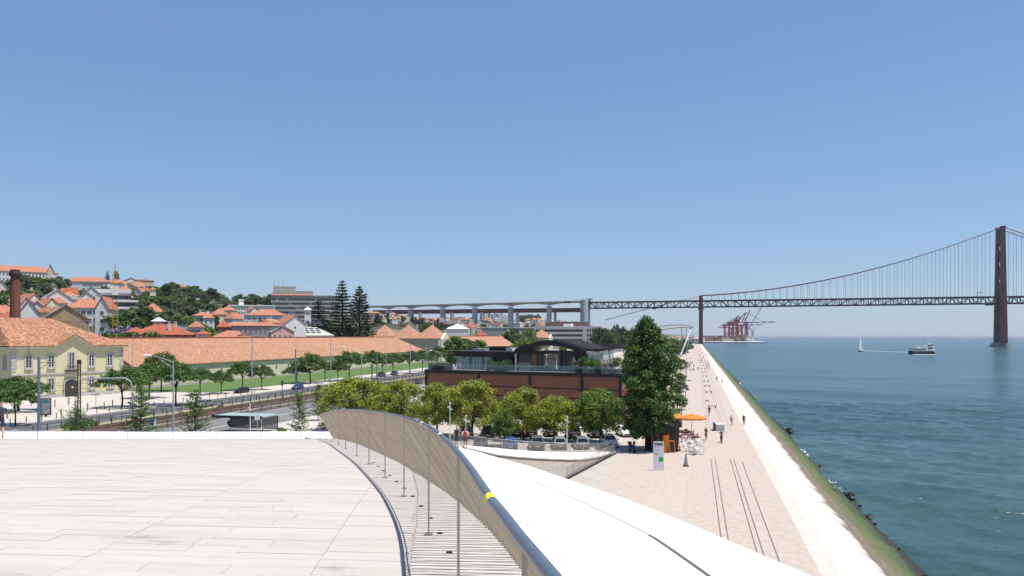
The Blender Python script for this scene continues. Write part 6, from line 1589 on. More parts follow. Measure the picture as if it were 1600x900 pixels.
pcar(907,100,'estate',(.16,.17,.175),106,'grey estate car left of the white front-facing car',gp); pcar(952,101,'hatch',WHT,-72,'white hatchback facing the museum at the end of nearest row',gp)
gp2 = 'cars parked under the trees'
pcar(727,110,'suv',BLK,112,'large black car leftmost under the yellow trees',gp2); pcar(761,110,'suv',BLK,108,'black off-roader with spare wheel on its tail',gp2,True); pcar(806,112,'suv',(.012,.013,.018),106,'black van-like car behind the blue hatchback',gp2)
pcar(829,112,'hatch',(.02,.015,.03),106,'dark purple hatchback in the shade of second row',gp2); pcar(860,112,'hatch',DGR,106,'dark grey hatchback half hidden by an ochre tree',gp2); pcar(895,110,'suv',(.035,.045,.075),106,'blue-grey car with red tail lamp in second row',gp2)
pcar(930,111,'sedan',BLK,106,'black saloon in the shade left of tall tree',gp2); pcar(976,112,'sedan',WHT,-70,'white saloon facing the museum beside tall tree',gp2)
gr = 'cars driving on the avenue'
def rcar(px, py, kind, colour, ang, label, group=gr): return car(kind, colour, P(px, py, .0), R(ang), label, group)
rcar(378,614.5,'estate',BLK,-90,'black estate car driving left on the avenue'); rcar(465,608.5,'hatch',(.03,.07,.16),-90,'dark blue car following on the avenue by the tall mast')
rcar(318,636,'hatch',(.22,.23,.25),-90,'silver car half hidden behind the feathery young tree'); rcar(595,589,'suv',DGR,-90,'dark car on the avenue behind the leftmost olive tree'); rcar(616,586,'hatch',SIL,-90,'silver car on the far avenue by the lawn')
rcar(652,600,'estate',DGR,-90,'dark estate on the second road left of the brick building','cars on the second road'); rcar(664,612,'hatch',WHT,-90,'white car on the second road beside the brick corner','cars on the second road')
rcar(374,664,'sedan',(.012,.016,.026),92,'dark saloon beside the pale green bus shelter','cars on the second road'); rcar(575,600,'hatch',SIL,-90,'silver car on the second road behind olive crown','cars on the second road')
rcar(690,577,'hatch',WHT,-90,'white car far along the avenue left of brick building')
# motor scooter by the tree
t = thing('scooter', 'blue motor scooter parked in the shade of tall tree', 'motorbike', P(988,706,0), R(-60))
for x in (-.6,.62): o = G().lathe([(.12,-.06),(.24,-.06),(.25,.06),(.12,.06)], 14).build('wheel', M['tyre'], t); o.location = (x,0,.25); o.rotation_euler = (R(90),0,0)
G().add([(-.75,-.14,.4),(.1,-.16,.3),(.35,-.14,.45),(.5,-.1,1.0),(.42,-.1,1.0),(.2,-.14,.5),(-.1,-.16,.62),(-.75,-.13,.78)] + [(-.75,.14,.4),(.1,.16,.3),(.35,.14,.45),(.5,.1,1.0),(.42,.1,1.0),(.2,.14,.5),(-.1,.16,.62),(-.75,.13,.78)], [tuple(range(7,-1,-1)), tuple(range(8,16))] + [(i,(i+1)%8,(i+1)%8+8,i+8) for i in range(8)]).build('body', paint('scooter_blue', (.02,.06,.28)), t)
G().box(-.7,.0,-.15,.15,.76,.86).build('seat', M['black'], t); G().bar((.42,-.32,1.08),(.42,.32,1.08),.04).bar((.42,0,1.05),(.6,0,.3),.05).build('handlebar', M['dkmetal'], t); G().box(.44,.5,-.16,.16,1.0,1.35).build('windshield', M['dkglass'], t); G().box(-.9,-.6,-.2,.2,.86,1.15).build('top_box', M['black'], t)

# ------------------------------------------------------------------ people
def skin_mesh(name, verts, edges, root=0):
    me = bpy.data.meshes.new(name); me.from_pydata([v[:3] for v in verts], edges, [])
    o = bpy.data.objects.new(name, me); col.objects.link(o)
    md = o.modifiers.new('skin', 'SKIN'); md.branch_smoothing = .6
    if not me.skin_vertices: me.skin_vertices.new()
    for i, v in enumerate(verts):
        me.skin_vertices[0].data[i].radius = (v[3], v[4] if len(v) > 4 else v[3]); me.skin_vertices[0].data[i].use_root = (i == root)
    o.modifiers.new('sub', 'SUBSURF').levels = 1
    dg = bpy.context.evaluated_depsgraph_get(); ev = o.evaluated_get(dg); out = bpy.data.meshes.new_from_object(ev); out.name = name
    bpy.data.objects.remove(o); out.materials.clear(); out.materials.append(M['white'])
    out.polygons.foreach_set('use_smooth', [True]*len(out.polygons))
    return out
def figure(la, ra, ll, rl, lean=0.0, hip=.93, headz=0.0):
    """la/ra: (elbow, wrist) offsets from the shoulder, ll/rl: (knee, ankle) offsets from the hip; y is forward"""
    V = [(0,0,hip,.15,.11),(0,lean*.35,hip+.17,.135,.10),(0,lean*.8,hip+.38,.165,.115),(0,lean*1.05,hip+.53,.06,.06),(0,lean*1.15+.015,hip+.64+headz,.088,.098),(0,lean*1.15+.01,hip+.755+headz,.07,.082)]
    E_ = [(0,1),(1,2),(2,3),(3,4),(4,5)]
    for s, (e, w_) in ((-1,la),(1,ra)):
        b = len(V); sh = Vector((s*.175, lean*.95, hip+.46)); e = sh+Vector((e[0]*s,e[1],e[2])); w_ = sh+Vector((w_[0]*s,w_[1],w_[2])); d = (w_-e).normalized()
        V += [(*sh,.062),(*e,.045),(*w_,.034),(*(w_+d*.10),.040,.02),(*(w_+d*.17),.026,.014),(*(w_+d*.06+Vector((-s*.045,.03,0))),.013)]; E_ += [(2,b),(b,b+1),(b+1,b+2),(b+2,b+3),(b+3,b+4),(b+2,b+5)]
    for s, (k, a) in ((-1,ll),(1,rl)):
        b = len(V); h = Vector((s*.085,0,hip-.06)); k = h+Vector((k[0]*s,k[1],k[2])); a = h+Vector((a[0]*s,a[1],a[2]))
        V += [(*h,.092),(*k,.062),(*a,.042),(a.x,a.y+.05,a.z-.055,.04),(a.x,a.y+.17,a.z-.06,.034,.028)]; E_ += [(0,b),(b,b+1),(b+1,b+2),(b+2,b+3),(b+3,b+4)]
    return V, E_
dn = ((.05,.0,-.27),(.06,.05,-.5)); 
POSE = {
 'stand': skin_mesh('body', *figure(dn, dn, ((.01,.0,-.41),(.01,-.02,-.79)), ((.01,.0,-.41),(.02,-.02,-.79)))),
 'walk': skin_mesh('body', *figure(((.05,.12,-.24),(.04,.30,-.42)), ((.05,-.14,-.23),(.05,-.12,-.47)), ((.01,-.10,-.40),(.01,-.33,-.74)), ((.01,.16,-.38),(.01,.20,-.79)), .04)),
 'walk2': skin_mesh('body', *figure(((.05,-.12,-.24),(.04,-.08,-.48)), ((.05,.12,-.23),(.05,.28,-.40)), ((.01,.18,-.37),(.01,.24,-.78)), ((.01,-.08,-.41),(.01,-.30,-.75)), .05)),
 'elbows': skin_mesh('body', *figure(((.14,-.05,-.24),(.02,.18,-.22)), ((.14,-.05,-.24),(.02,.18,-.22)), ((.01,.0,-.41),(.01,-.02,-.79)), ((.02,.02,-.41),(.03,.0,-.79)))),
 'ride': skin_mesh('body', *figure(((.06,.22,-.14),(.02,.44,-.20)), ((.06,.22,-.14),(.02,.44,-.20)), ((.02,.36,-.14),(.0,.26,-.56)), ((.02,.22,-.36),(.0,.04,-.74)), .20, .98)),
 'sit': skin_mesh('body', *figure(((.06,.05,-.25),(.0,.25,-.32)), ((.06,.05,-.25),(.0,.25,-.32)), ((.02,.40,-.02),(.02,.42,-.44)), ((.02,.40,-.02),(.02,.44,-.44)), .05, .55)),
}
def outfit(shirt, legs, hair, shorts=True, skin=(.42,.24,.16), shoe=(.05,.05,.05), sleeve=.12, hip=.93):
    m, nt, b = _nt('outfit'); N = nt.nodes; Lk = nt.links
    tc = N.new('ShaderNodeTexCoord'); sp = N.new('ShaderNodeSeparateXYZ'); Lk.new(tc.outputs['Object'], sp.inputs[0])
    r = N.new('ShaderNodeValToRGB'); r.color_ramp.interpolation = 'CONSTANT'; e = r.color_ramp.elements
    dv = N.new('ShaderNodeMath'); dv.operation = 'DIVIDE'; dv.inputs[1].default_value = 2.0; Lk.new(sp.outputs[2], dv.inputs[0]); Lk.new(dv.outputs[0], r.inputs[0])
    bands = [(0, shoe), (.075, skin if shorts else legs), ((hip-.38) if shorts else .5, legs), (hip+.06, shirt), (hip+.53, skin), (hip+.70, hair)]
    e[0].position = 0; e[0].color = (*bands[0][1],1); e[1].position = bands[1][0]/2; e[1].color = (*bands[1][1],1)
    for z, c in bands[2:]: x = e.new(z/2); x.color = (*c,1)
    ab = N.new('ShaderNodeMath'); ab.operation = 'ABSOLUTE'; Lk.new(sp.outputs[0], ab.inputs[0])
    gt = N.new('ShaderNodeMath'); gt.operation = 'GREATER_THAN'; gt.inputs[1].default_value = .195; Lk.new(ab.outputs[0], gt.inputs[0])
    lt = N.new('ShaderNodeMath'); lt.operation = 'LESS_THAN'; lt.inputs[1].default_value = hip+.46-sleeve-.06; Lk.new(sp.outputs[2], lt.inputs[0])
    mu = N.new('ShaderNodeMath'); mu.operation = 'MULTIPLY'; Lk.new(gt.outputs[0], mu.inputs[0]); Lk.new(lt.outputs[0], mu.inputs[1])
    mx = N.new('ShaderNodeMix'); mx.data_type = 'RGBA'; Lk.new(mu.outputs[0], mx.inputs[0]); Lk.new(r.outputs[0], mx.inputs[6]); mx.inputs[7].default_value = (*skin,1)
    Lk.new(mx.outputs[2], b.inputs['Base Color']); b.inputs['Roughness'].default_value = .8
    return m
def person(pose, loc, rz, m, label, scale=1.0, pack=None, group=None, hair=(.03,.02,.015)):
    t = thing('person', label, 'person', loc, rz, group)
    o = obj('body', POSE[pose], t); o.scale = (scale,)*3; o.material_slots[0].link = 'OBJECT'; o.material_slots[0].material = m
    if pack:
        hp = .93 if pose not in ('ride',) else 1.05
        q = G().add([(-.14,-.12,hp+.08),(.14,-.12,hp+.08),(.15,-.27,hp+.10),(-.15,-.27,hp+.10),(-.12,-.11,hp+.50),(.12,-.11,hp+.50),(.11,-.22,hp+.48),(-.11,-.22,hp+.48)], BOXF).build('backpack', mat('pack_%s' % label[:6], pack, .8, .05, 3), t)
    return t
O1 = outfit((.02,.02,.022),(.03,.03,.035),(.02,.015,.01)); O2 = outfit((.62,.60,.56),(.10,.03,.03),(.02,.015,.01)); O3 = outfit((.03,.035,.05),(.10,.09,.08),(.03,.02,.015),False); O4 = outfit((.55,.53,.5),(.06,.07,.1),(.05,.03,.02)); O5 = outfit((.30,.05,.05),(.04,.05,.08),(.03,.02,.02),False); O6 = outfit((.02,.02,.02),(.02,.02,.02),(.02,.015,.01),False, sleeve=.3); O7 = outfit((.06,.10,.20),(.3,.28,.24),(.03,.02,.02))
person('walk2', FL(36.5, (1.5-800)/F*36.5, .0), R(40), outfit((.03,.035,.045),(.015,.015,.02),(.02,.015,.012)), 'person in dark shirt and shorts walking at the left edge', 1.0)
D_ = 63.6; zf = 4.86
person('elbows', W(D_, (727-800)/F*D_, shellpt(63.6,.97).z), R(14), O2, 'person in white shirt with red backpack at the ramp head', 1.0, (.30,.03,.03))
person('stand', W(62.8, (713.5-800)/F*62.8, shellpt(62.8,.86).z), R(-20), O1, 'person in black shirt beside the red backpack at ramp head', 1.0)
for i, (px, py, pose, ang, m, lab) in enumerate(((1162,664.5,'stand',10,O6,'person in long dark clothes standing on the sunny promenade'),(1143,664.5,'walk',185,O4,'person in pale top walking beside the dark-clad stroller'),(1108,649.5,'walk',5,O1,'person in black walking between the embedded rails'))):
    person(pose, P(px,py,0), R(ang), m, lab)
rq = random.Random(12)
far_people = [(1120,596,O3),(1128,600.5,O1),(1083,581,O1),(1090.5,579.5,O3),(1103,571,O4),(1107,573,O1),(1104,577,O7),(1108,577.5,O6),(1091,566,O4),(1099,560,O3),(1078,573,O5),(1075,574,O3),(1073,577,O1),(1071,569,O1),(1079,568.5,O4),(1103.5,556,O1),(1097,553,O3),(1095,548,O1),(1088,546,O6),(1093,543,O3),(1086,541,O1),(1070,572,O1),(1072.5,575,O6),(1076,570,O3),(1077,576,O1),(1081,571,O7),(1068.5,577,O3),(1084,575,O1),(1096,565,O1),(1101,566,O6),(1106,568.5,O3)]
for i, (px, py, m) in enumerate(far_people):
    person(rq.choice(['walk','walk2','stand']), P(px,py,0), R(rq.choice([0,180,20,200,90])), m, ('person strolling on the right lane by the white band' if i < 2 else 'distant person strolling on the promenade'), 1.0, None, 'walkers by the white band' if i < 2 else 'distant strollers')
def cyclist(px, py, ang, m, label, pack=None):
    loc = P(px,py,0); b = thing('bicycle', 'bicycle ridden by the ' + label, 'bicycle', loc, R(ang), None)
    for i, y in enumerate((-.52,.52)):
        o = G().tube([(0,y+.33*math.cos(a),.34+.33*math.sin(a)) for a in np.linspace(0,2*math.pi,19)], .03, 6, False).build('wheel', M['tyre'], b)
    G().tube([(0,-.52,.34),(0,-.05,.32),(0,-.18,.86)], .03, 6).tube([(0,-.15,.75),(0,.36,.80),(0,.52,.34)], .03, 6).tube([(0,-.05,.32),(0,.36,.80)], .03, 6).tube([(0,.36,.80),(0,.34,1.02)], .016, 5).bar((-.27,.38,1.03),(.27,.38,1.03),.03).build('frame', M['dkmetal'], b)
    G().box(-.07,.07,-.32,-.06,.86,.91).build('saddle', M['black'], b)
    person('ride', loc + Matrix.Rotation(R(ang),3,'Z') @ Vector((0,-.2,.0)), R(ang), m, label, 1.0, pack)
O8 = outfit((.05,.05,.055),(.02,.02,.03),(.02,.015,.012), hip=.98)
cyclist(1103, 687.5, 0, O8, 'cyclist in black riding away with a backpack', (.06,.06,.06)); cyclist(1127, 692, 5, O8, 'cyclist in black riding away nearest the grey bench')

# ------------------------------------------------------------------ promenade furniture
bench_p = None
def bench(loc, label, rz=0, back=False):
    t = thing('promenade_bench', label, 'bench', loc, rz, 'benches down the promenade')
    G().box(-.9,.9,-.35,.35,.36,.50).build('seat', mat('bench_concrete', (.40,.39,.37), .85, .1, 2), t)
    for s in (-1,1): G().box(s*.62-.1,s*.62+.1,-.3,.3,0,.36).build('leg', M['dkmetal'], t)
    if back: G().box(-.9,.9,.28,.40,.5,.95).build('backrest', MATS['bench_concrete'], t)
    return t
for i, y in enumerate((160, 201.5, 226, 249, 280, 311, 345, 384, 425, 470, 520, 575, 640, 710, 800)):
    bench(Vector((3.25, y, 0)), '%s dark bench up the promenade counted from the cyclists' % ORD[i], R(4 if i % 2 else -3))
t = thing('block_bench', 'pale grey block bench with dark slatted side near cyclists', 'bench', P(1120,672,0), R(4))
G().box(-.25,1.0,-1.1,1.1,.06,.95).build('block', mat('pale_block', (.50,.51,.50), .8, .06, 1.5), t); G().box(-.5,-.26,-1.1,1.1,.0,1.05).build('dark_side', M['dkmetal'], t)
t = thing('bin', 'flat dark litter on the paving lane', 'bin', P(1105,627,0)); G().box(-.5,.5,-.3,.3,0,.1).box(-.4,.4,-.2,.2,.1,.3).build('body', M['galv'], t)
# totem sign
tp = P(1029,735,0); t = thing('museum_totem', 'tall white sign panel reading maat with green disc', 'sign', tp, YAW + R(-6))
pm2 = mat('totem_white', (.70,.70,.74), .5, .03, 1)
G().box(-.54,.54,-.04,.04,0,3.0).build('panel', pm2, t)
tc2 = bpy.data.curves.new('lettering', 'FONT'); tc2.body = 'maat'; tc2.size = .58; tc2.align_x = 'CENTER'; tc2.extrude = .004; tc2.offset = .014
tmp = bpy.data.objects.new('tmp', tc2); col.objects.link(tmp); lme = bpy.data.meshes.new_from_object(tmp.evaluated_get(bpy.context.evaluated_depsgraph_get())); bpy.data.objects.remove(tmp); lme.materials.clear(); lme.materials.append(M['black']); o = obj('lettering', lme, t); o.location = (0,-.047,2.62); o.rotation_euler = (R(90),0,0); o.scale = (.80,.95,1)
g = G(); rl_ = random.Random(3)
for k in range(11):
    z = 2.48 - k*.085
    if k in (3, 6): continue
    g.box(-.46, -.46+rl_.uniform(.35,.8), -.044, -.0405, z, z+.022)
g.build('small_print', mat('grey_print', (.30,.30,.33), .7, 0, 1, c2=(.30,.30,.33)), t)
o = G().lathe([(.25,-.003),(.25,.003)], 24).build('green_disc', mat('green_print', (.01,.36,.06), .6, .02, 1), t); o.location = (.24,-.046,1.18); o.rotation_euler = (R(90),0,0)
t = thing('orange_signboard', 'orange upright panel behind the white sign', 'sign', P(1040.5,707,0), YAW); G().box(-.38,.38,-.05,.05,.05,2.1).build('panel', M['orange'], t); G().box(-.42,.42,-.25,.25,0,.05).build('base', M['dkmetal'], t)
t = thing('menu_board', 'folding menu board with orange frame by the kiosk', 'sign', P(1049,707,0), YAW+R(12))
G().add([(-.38,-.3,0),(.38,-.3,0),(.38,-.02,1.45),(-.38,-.02,1.45),(-.38,-.26,0),(.38,-.26,0),(.38,.02,1.45),(-.38,.02,1.45)], BOXF).build('frame', M['orange'], t)
G().add([(-.30,-.30,.14),(.30,-.30,.14),(.30,-.07,1.35),(-.30,-.07,1.35),(-.30,-.26,.14),(.30,-.26,.14),(.30,-.03,1.35),(-.30,-.03,1.35)], BOXF).build('slate', M['black'], t)
G().add([(-.38,.3,0),(.38,.3,0),(.38,.02,1.45),(-.38,.02,1.45),(-.38,.34,0),(.38,.34,0),(.38,.06,1.45),(-.38,.06,1.45)], BOXF).build('rear_leg', M['wood'], t)
# timber kiosk
kp = P(1034,707,0)+Vector((0,1.8,0)); t = thing('timber_kiosk', 'dark kiosk clad in upright leaning timber slats', 'kiosk', kp, YAW)
G().box(-1.35,1.35,-1.3,1.3,0,3.0).build('core', M['black'], t)
rk = random.Random(6); slm = [mat('kiosk_timber_%d' % i, c, .8, .2, 3) for i, c in enumerate(((.07,.04,.03),(.11,.07,.05),(.045,.028,.022)))]
for k in range(15):
    x = -1.5+k*.215; h = 3.2+rk.uniform(0,.8)+.35*math.sin(k*.4)
    G().bar((x,-1.42,0),(x*1.12+rk.uniform(-.05,.05),-1.5,h),.15,.07).build('slat', slm[rk.randrange(3)], t)
for k in range(12):
    y = -1.3+k*.23; h = 3.3+rk.uniform(0,.7)
    G().bar((1.5,y,0),(1.7,y,h),.07,.15).build('slat', slm[rk.randrange(3)], t)
G().box(1.3,2.9,-1.0,1.0,2.25,2.4).build('counter_canopy', M['wood'], t); G().box(1.4,1.9,-1.0,1.0,.95,1.05).build('counter', M['wood'], t); G().box(-1.6,1.6,-1.6,1.6,3.0,3.1).build('roof', M['wood'], t)
parasol(P(1080,690,0)+Vector((0,5.0,0)), 2.1, 3.1, M['orange'], 'right and larger orange parasol beside the kiosk', rz=.3); parasol(P(1056,690,0)+Vector((0,5,0)), 1.7, 3.2, M['orange'], 'left orange parasol partly behind the kiosk', rz=.1)
def chair(loc, rz, m, label, group):
    t = thing('cafe_chair', label, 'chair', loc, rz, group)
    G().box(-.22,.22,-.22,.22,.42,.46).build('seat', m, t); G().add([(-.22,-.2,.46),(.22,-.2,.46),(.22,-.3,.88),(-.22,-.3,.88),(-.22,-.23,.46),(.22,-.23,.46),(.22,-.33,.88),(-.22,-.33,.88)], BOXF).build('backrest', m, t)
    for sx in (-1,1):
        for sy in (-1,1): G().bar((sx*.19,sy*.19,.43),(sx*.22,sy*.23,0),.035).build('leg', m, t)
        G().bar((sx*.24,-.25,.66),(sx*.24,.18,.64),.04).bar((sx*.24,.18,.64),(sx*.22,.2,.43),.03).build('armrest', m, t)
def table(loc, m, label, group, r=.38):
    t = thing('cafe_table', label, 'table', loc, 0, group)
    G().lathe([(r,.70),(r,.73)], 16).build('top', m, t); G().lathe([(.24,0),(.24,.03),(.03,.05),(.03,.70)], 10).build('pedestal', M['galv'], t)
rf2 = random.Random(9)
for i, (px, py) in enumerate(((1082,706),(1090,697),(1078,699),(1088,710))):
    c0 = P(px,py,0); table(c0, M['whiteplastic'], 'round white table amid the near white chairs', 'near white tables')
    for k in range(4): a = k*1.57+rf2.uniform(-.4,.4); chair(c0+Vector((math.cos(a)*.62,math.sin(a)*.62,0)), a+R(90), M['whiteplastic'], 'white plastic chair in the near cafe cluster', 'near white chairs')
redm = mat('red_cafe_paint', (.40,.12,.10), .6, .1, 3)
for i, (px, py) in enumerate(((1066,684),(1074,681),(1080,686),(1070,690))):
    c0 = P(px,py,0); table(c0, redm if i < 3 else M['whiteplastic'], 'table under the orange parasols', 'tables under the parasols')
    for k in range(4): a = k*1.57+rf2.uniform(-.4,.4); chair(c0+Vector((math.cos(a)*.62,math.sin(a)*.62,0)), a+R(90), redm if (k+i) % 3 else M['whiteplastic'], 'cafe chair under the orange parasols', 'chairs under the parasols')
person('sit', P(1057,704,0), R(-60), O1, 'person in black seated at the kiosk beside the menu board')
for k in range(12):
    px = 1066+rf2.random()*15; py = 566+rf2.random()*10; table(P(px,py,0), M['dkmetal'] if k % 2 else M['whiteplastic'], 'distant cafe table on the upper promenade', 'distant cafe tables', .6)
parasol(P(1060,571,0), 2.6, 3.4, mat('yellow_canvas', (.75,.38,.02), .8, .05, 2), 'yellow parasol behind the tall tree edge')
t = thing('obelisk_bollard', 'slim grey obelisk bollard standing on the plaza', 'bollard', P(1071.5,728.5,0), R(10))
G().add([(-.28,-.28,0),(.28,-.28,0),(.28,.28,0),(-.28,.28,0),(-.28,-.28,.12),(.28,-.28,.12),(.28,.28,.12),(-.28,.28,.12)], BOXF).build('base', M['dkmetal'], t)
G().add([(-.2,-.2,.12),(.2,-.2,.12),(.2,.2,.12),(-.2,.2,.12),(-.03,-.03,1.45),(.03,-.03,1.45),(.03,.03,1.45),(-.03,.03,1.45)], BOXF).build('shaft', mat('bollard_grey', (.22,.22,.21), .6, .1, 3), t)
def plamp(loc, h, label, group='promenade lamps'):
    t = thing('promenade_lamp', label, 'lamp', loc, 0, group)
    G().tube([(0,0,0),(0,0,h)], [.09,.06], 8).build('pole', M['bluegrey'], t); G().bar((-.2,0,h-.15),(1.3,0,h-.15),.06).build('arm', M['bluegrey'], t); G().box(.9,1.5,-.12,.12,h-.28,h-.2).build('luminaire', M['dkmetal'], t)
    G().bar((-.1,0,h*.55),(.7,0,h*.55),.04).build('sign_arm', M['bluegrey'], t)
plamp(P(1065,668,0), 7.4, 'nearest slim lamp pole beside the tall tree'); plamp(P(1071,622,0), 6.6, 'second slim lamp pole up the promenade'); plamp(P(1073,590,0), 6.6, 'third slim lamp pole up the promenade')
t = thing('hedge_planter', 'clipped green hedge in wooden trough right of the tall tree', 'hedge', P(1056,664,0), 0)
G().box(-.9,.9,-3.5,3.5,0,.7).build('trough', M['wood'], t)
rg = random.Random(80); o = obj('foliage', crown_mesh('foliage', 81, [(rg.uniform(-.7,.7), rg.uniform(-3.2,3.2), rg.uniform(.8,2.3), rg.uniform(.3,.5)) for _ in range(70)], 230, .16, LF['street'], .9, light=.6), t)
# parked boats/cars area far up the promenade
for k in range(16):
    car(rq.choice(['hatch','sedan','suv']), rq.choice([WHT,SIL,DGR,GRY,NAV]), P(1062+rq.random()*13, 549+rq.random()*5, 0), R(rq.choice([90,-90,0])), 'distant parked car at the foot of the footbridge', 'cars at the footbridge')

# ------------------------------------------------------------------ avenue furniture
def lamp(px, py, ytop, arm, label, two=False):
    p = P(px,py,.1); D = F*(CAMZ-.1)/(py-525); h = CAMZ-(ytop-525)*D/F - .1
    t = thing('street_lamp', label, 'lamp', p, YAW)
    G().tube([(0,0,0),(0,0,h)], [.15,.09], 8).build('pole', M['galv'], t)
    a = arm*D/F
    G().tube([(0,0,h-.2),(a*.35,0,h+.35),(a*.7,0,h+.75)], .05, 6).tube([(0,0,h-1.1),(a*.6,0,h+.62)], .035, 6).build('bracket', M['galv'], t)
    o = G().lathe([(.02,-.6),(.16,-.5),(.2,0),(.14,.5),(.02,.6)], 10).build('luminaire', M['whiteplastic'], t); o.location = (a*.92,0,h+.78); o.rotation_euler = (0,R(90),0)
lamp(271,674,564,-44,'near street lamp with long arm by the roof edge'); lamp(565,602,547,-30,'second street lamp with long arm behind olive crown'); lamp(690,580,551,-18,'third street lamp left of the restaurant terrace')
def mast(px, py, ytop, r, m, label, arm=None, group=None):
    p = P(px,py,.1); D = F*(CAMZ-.1)/(py-525); h = CAMZ-(ytop-525)*D/F - .1
    t = thing('rail_mast', label, 'mast', p, 0, group)
    G().tube([(0,0,0),(0,0,h)], [r,r*.75], 8).build('pole', m, t)
    if arm: G().bar((0,0,h*arm[1]),(arm[0],0,h*arm[1]),.07).bar((0,0,h*arm[1]-1),(arm[0]*.6,0,h*arm[1]),.05).build('bracket', m, t)
    G().box(-.22,.22,-.22,.22,0,.25).build('footing', M['concrete'], t)
    return t
mast(61,676,558,.24,M['bluegrey'],'thick blue-grey mast beside the advertising panel',(3,.93)); mast(394,625,528,.14,M['galv'],'tall slim mast beside the black estate car'); mast(462,615,545,.2,M['bluegrey'],'stout blue-grey mast by the dark blue car',(4,.95)); mast(517,605,531,.13,M['galv'],'tall slim mast right of the blue car',(3,.8)); mast(589,594,553,.22,M['bluegrey'],'blue-grey mast behind the second street lamp',(4,.9)); mast(641,592,537,.16,M['galv'],'slim mast left of the restaurant'); mast(207,622,532,.1,M['galv'],'thin pole rising before the long clay roof'); mast(667,588,540,.12,M['galv'],'thin mast beside the restaurant corner'); mast(603,592,529,.1,M['galv'],'thinnest mast before the lawn trees')
# lattice signal post with bent bracket
p = P(124,668,.1); t = thing('lattice_post', 'rusty twin-leg lattice post in front of the yellow house', 'mast', p, YAW)
rm_ = mat('rusty_lattice', (.10,.07,.06), .8, .2, 3)
for s in (-.2,.2): G().bar((s,0,0),(s,0,9.6),.13).build('leg', rm_, t)
g = G()
for k in range(22): g.bar((-.2,0,k*.43),(.2,0,k*.43+.43),.05)
g.build('lacing', rm_, t); G().box(-.28,.28,-.15,.15,9.6,10.3).build('head', rm_, t)
G().tube([(.2,0,7.4),(7.0,0,7.5),(7.8,0,7.0),(8.1,0,6.0),(8.1,0,3.5)], .12, 8).build('bent_pipe', M['galv'], t)
# advertising panel
p = P(72,651,.1); t = thing('advertising_panel', 'dark advertising panel with teal and grey poster on setts', 'sign', p, R(38))
G().box(-.82,.82,-.13,.13,.25,3.15).build('case', M['dkmetal'], t); G().box(-.2,.2,-.1,.1,0,.25).build('foot', M['dkmetal'], t)
po_ = mat('poster_print', (.09,.10,.10), .6, .5, 1.6, c2=(.36,.35,.33)); G().box(-.66,.66,-.145,-.132,.5,3.0).build('poster', po_, t); G().box(-.6,.5,-.152,-.147,2.35,2.85).build('poster_title', mat('teal_print', (.03,.20,.24), .6, .2, 4), t)
t = thing('street_sign', 'blank grey finger sign on a post before the house', 'sign', P(150,638,.1), YAW); G().tube([(0,0,0),(0,0,2.7)], .05, 6).build('post', M['galv'], t); G().box(-.85,.75,-.03,.03,2.5,2.75).build('plate', M['galv'], t)
t = thing('signal_post', 'black traffic signal on a post beside the railway', 'signal', P(441,630,.1), YAW); G().tube([(0,0,0),(0,0,4.6)], .07, 6).build('post', M['dkmetal'], t); G().box(-.2,.2,-.15,.15,3.6,4.7).build('head', M['black'], t)
for z in (3.8,4.15,4.5): tpart('lens', G().lathe([(.1,-.02),(.1,.02)],10), M['galv'], t, (0,-.16,z)).rotation_euler = (R(90),0,0)
t = thing('blue_box_sign', 'blue and white box sign by the railway near lamp', 'sign', P(239,668,.1), YAW+R(20)); G().box(-.5,.5,-.3,.3,.2,1.4).build('case', mat('sign_blue', (.03,.10,.30), .5, .1, 3), t); G().box(.2,.48,-.31,-.3,.3,1.3).build('white_stripe', M['white'], t); G().box(-.3,.3,-.2,.2,0,.2).build('foot', M['dkmetal'], t)
# bus shelter
p = P(378,676,.1); t = thing('bus_shelter', 'bus shelter with pale green glass roof beyond the roof edge', 'shelter', p, YAW+R(-14))
G().box(-4.2,4.0,-1.1,3.6,2.35,2.47).build('glass_roof', glassmat('green_shelter_glass', (.34,.46,.43), .1), t); G().box(-4.2,4.0,-1.16,-1.1,2.2,2.55).build('fascia', M['dkmetal'], t)
for x in (-4,-1.4,1.3,3.8): G().bar((x,3.3,0),(x,3.3,2.35),.09).build('post', M['dkmetal'], t)
for x in (-3.9,-1.3,1.4): G().box(x,x+2.4,3.3,3.32,.2,2.2).build('rear_pane', glassmat('shelter_pane', (.10,.13,.13), .08, .6), t)
# security camera masts
def cctv(px, py, ytop, z0, label):
    if z0 is None: p = P(px,py,0); D = F*CAMZ/(py-525)
    else: D = z0; p = W(D,(px-800)/F*D,0)
    h = CAMZ-(ytop-525)*D/F - p.z
    t = thing('camera_mast', label, 'camera mast', p, YAW); G().tube([(0,0,0),(0,0,h)], .05, 8).build('pole', M['whiteplastic'], t)
    for s, dz in ((-1,.3),(1,.55)): G().bar((s*.05,0,h-dz),(s*.26,-.1,h-dz-.1),.09).build('camera', M['whiteplastic'], t)
    G().lathe([(.08,0),(.08,.12),(.02,.18)],8,(0,0,h)).build('dome', M['whiteplastic'], t)
cctv(703,0,631,88,'white camera mast behind the handrail'); cctv(886,707,652,None,'white camera mast in the nearest car row'); cctv(391,0,633,106,'white camera mast by the bus shelter'); cctv(728,0,651,96,'slim camera mast above the backpack wearer')
t = thing('white_notice', 'white notice board on a post by the bus shelter', 'sign', W(108,(402-800)/F*108,0), YAW); G().tube([(0,0,0),(0,0,3.3)], .04, 6).build('post', M['galv'], t); G().box(-.35,.35,-.03,.03,2.6,3.4).build('plate', M['white'], t)
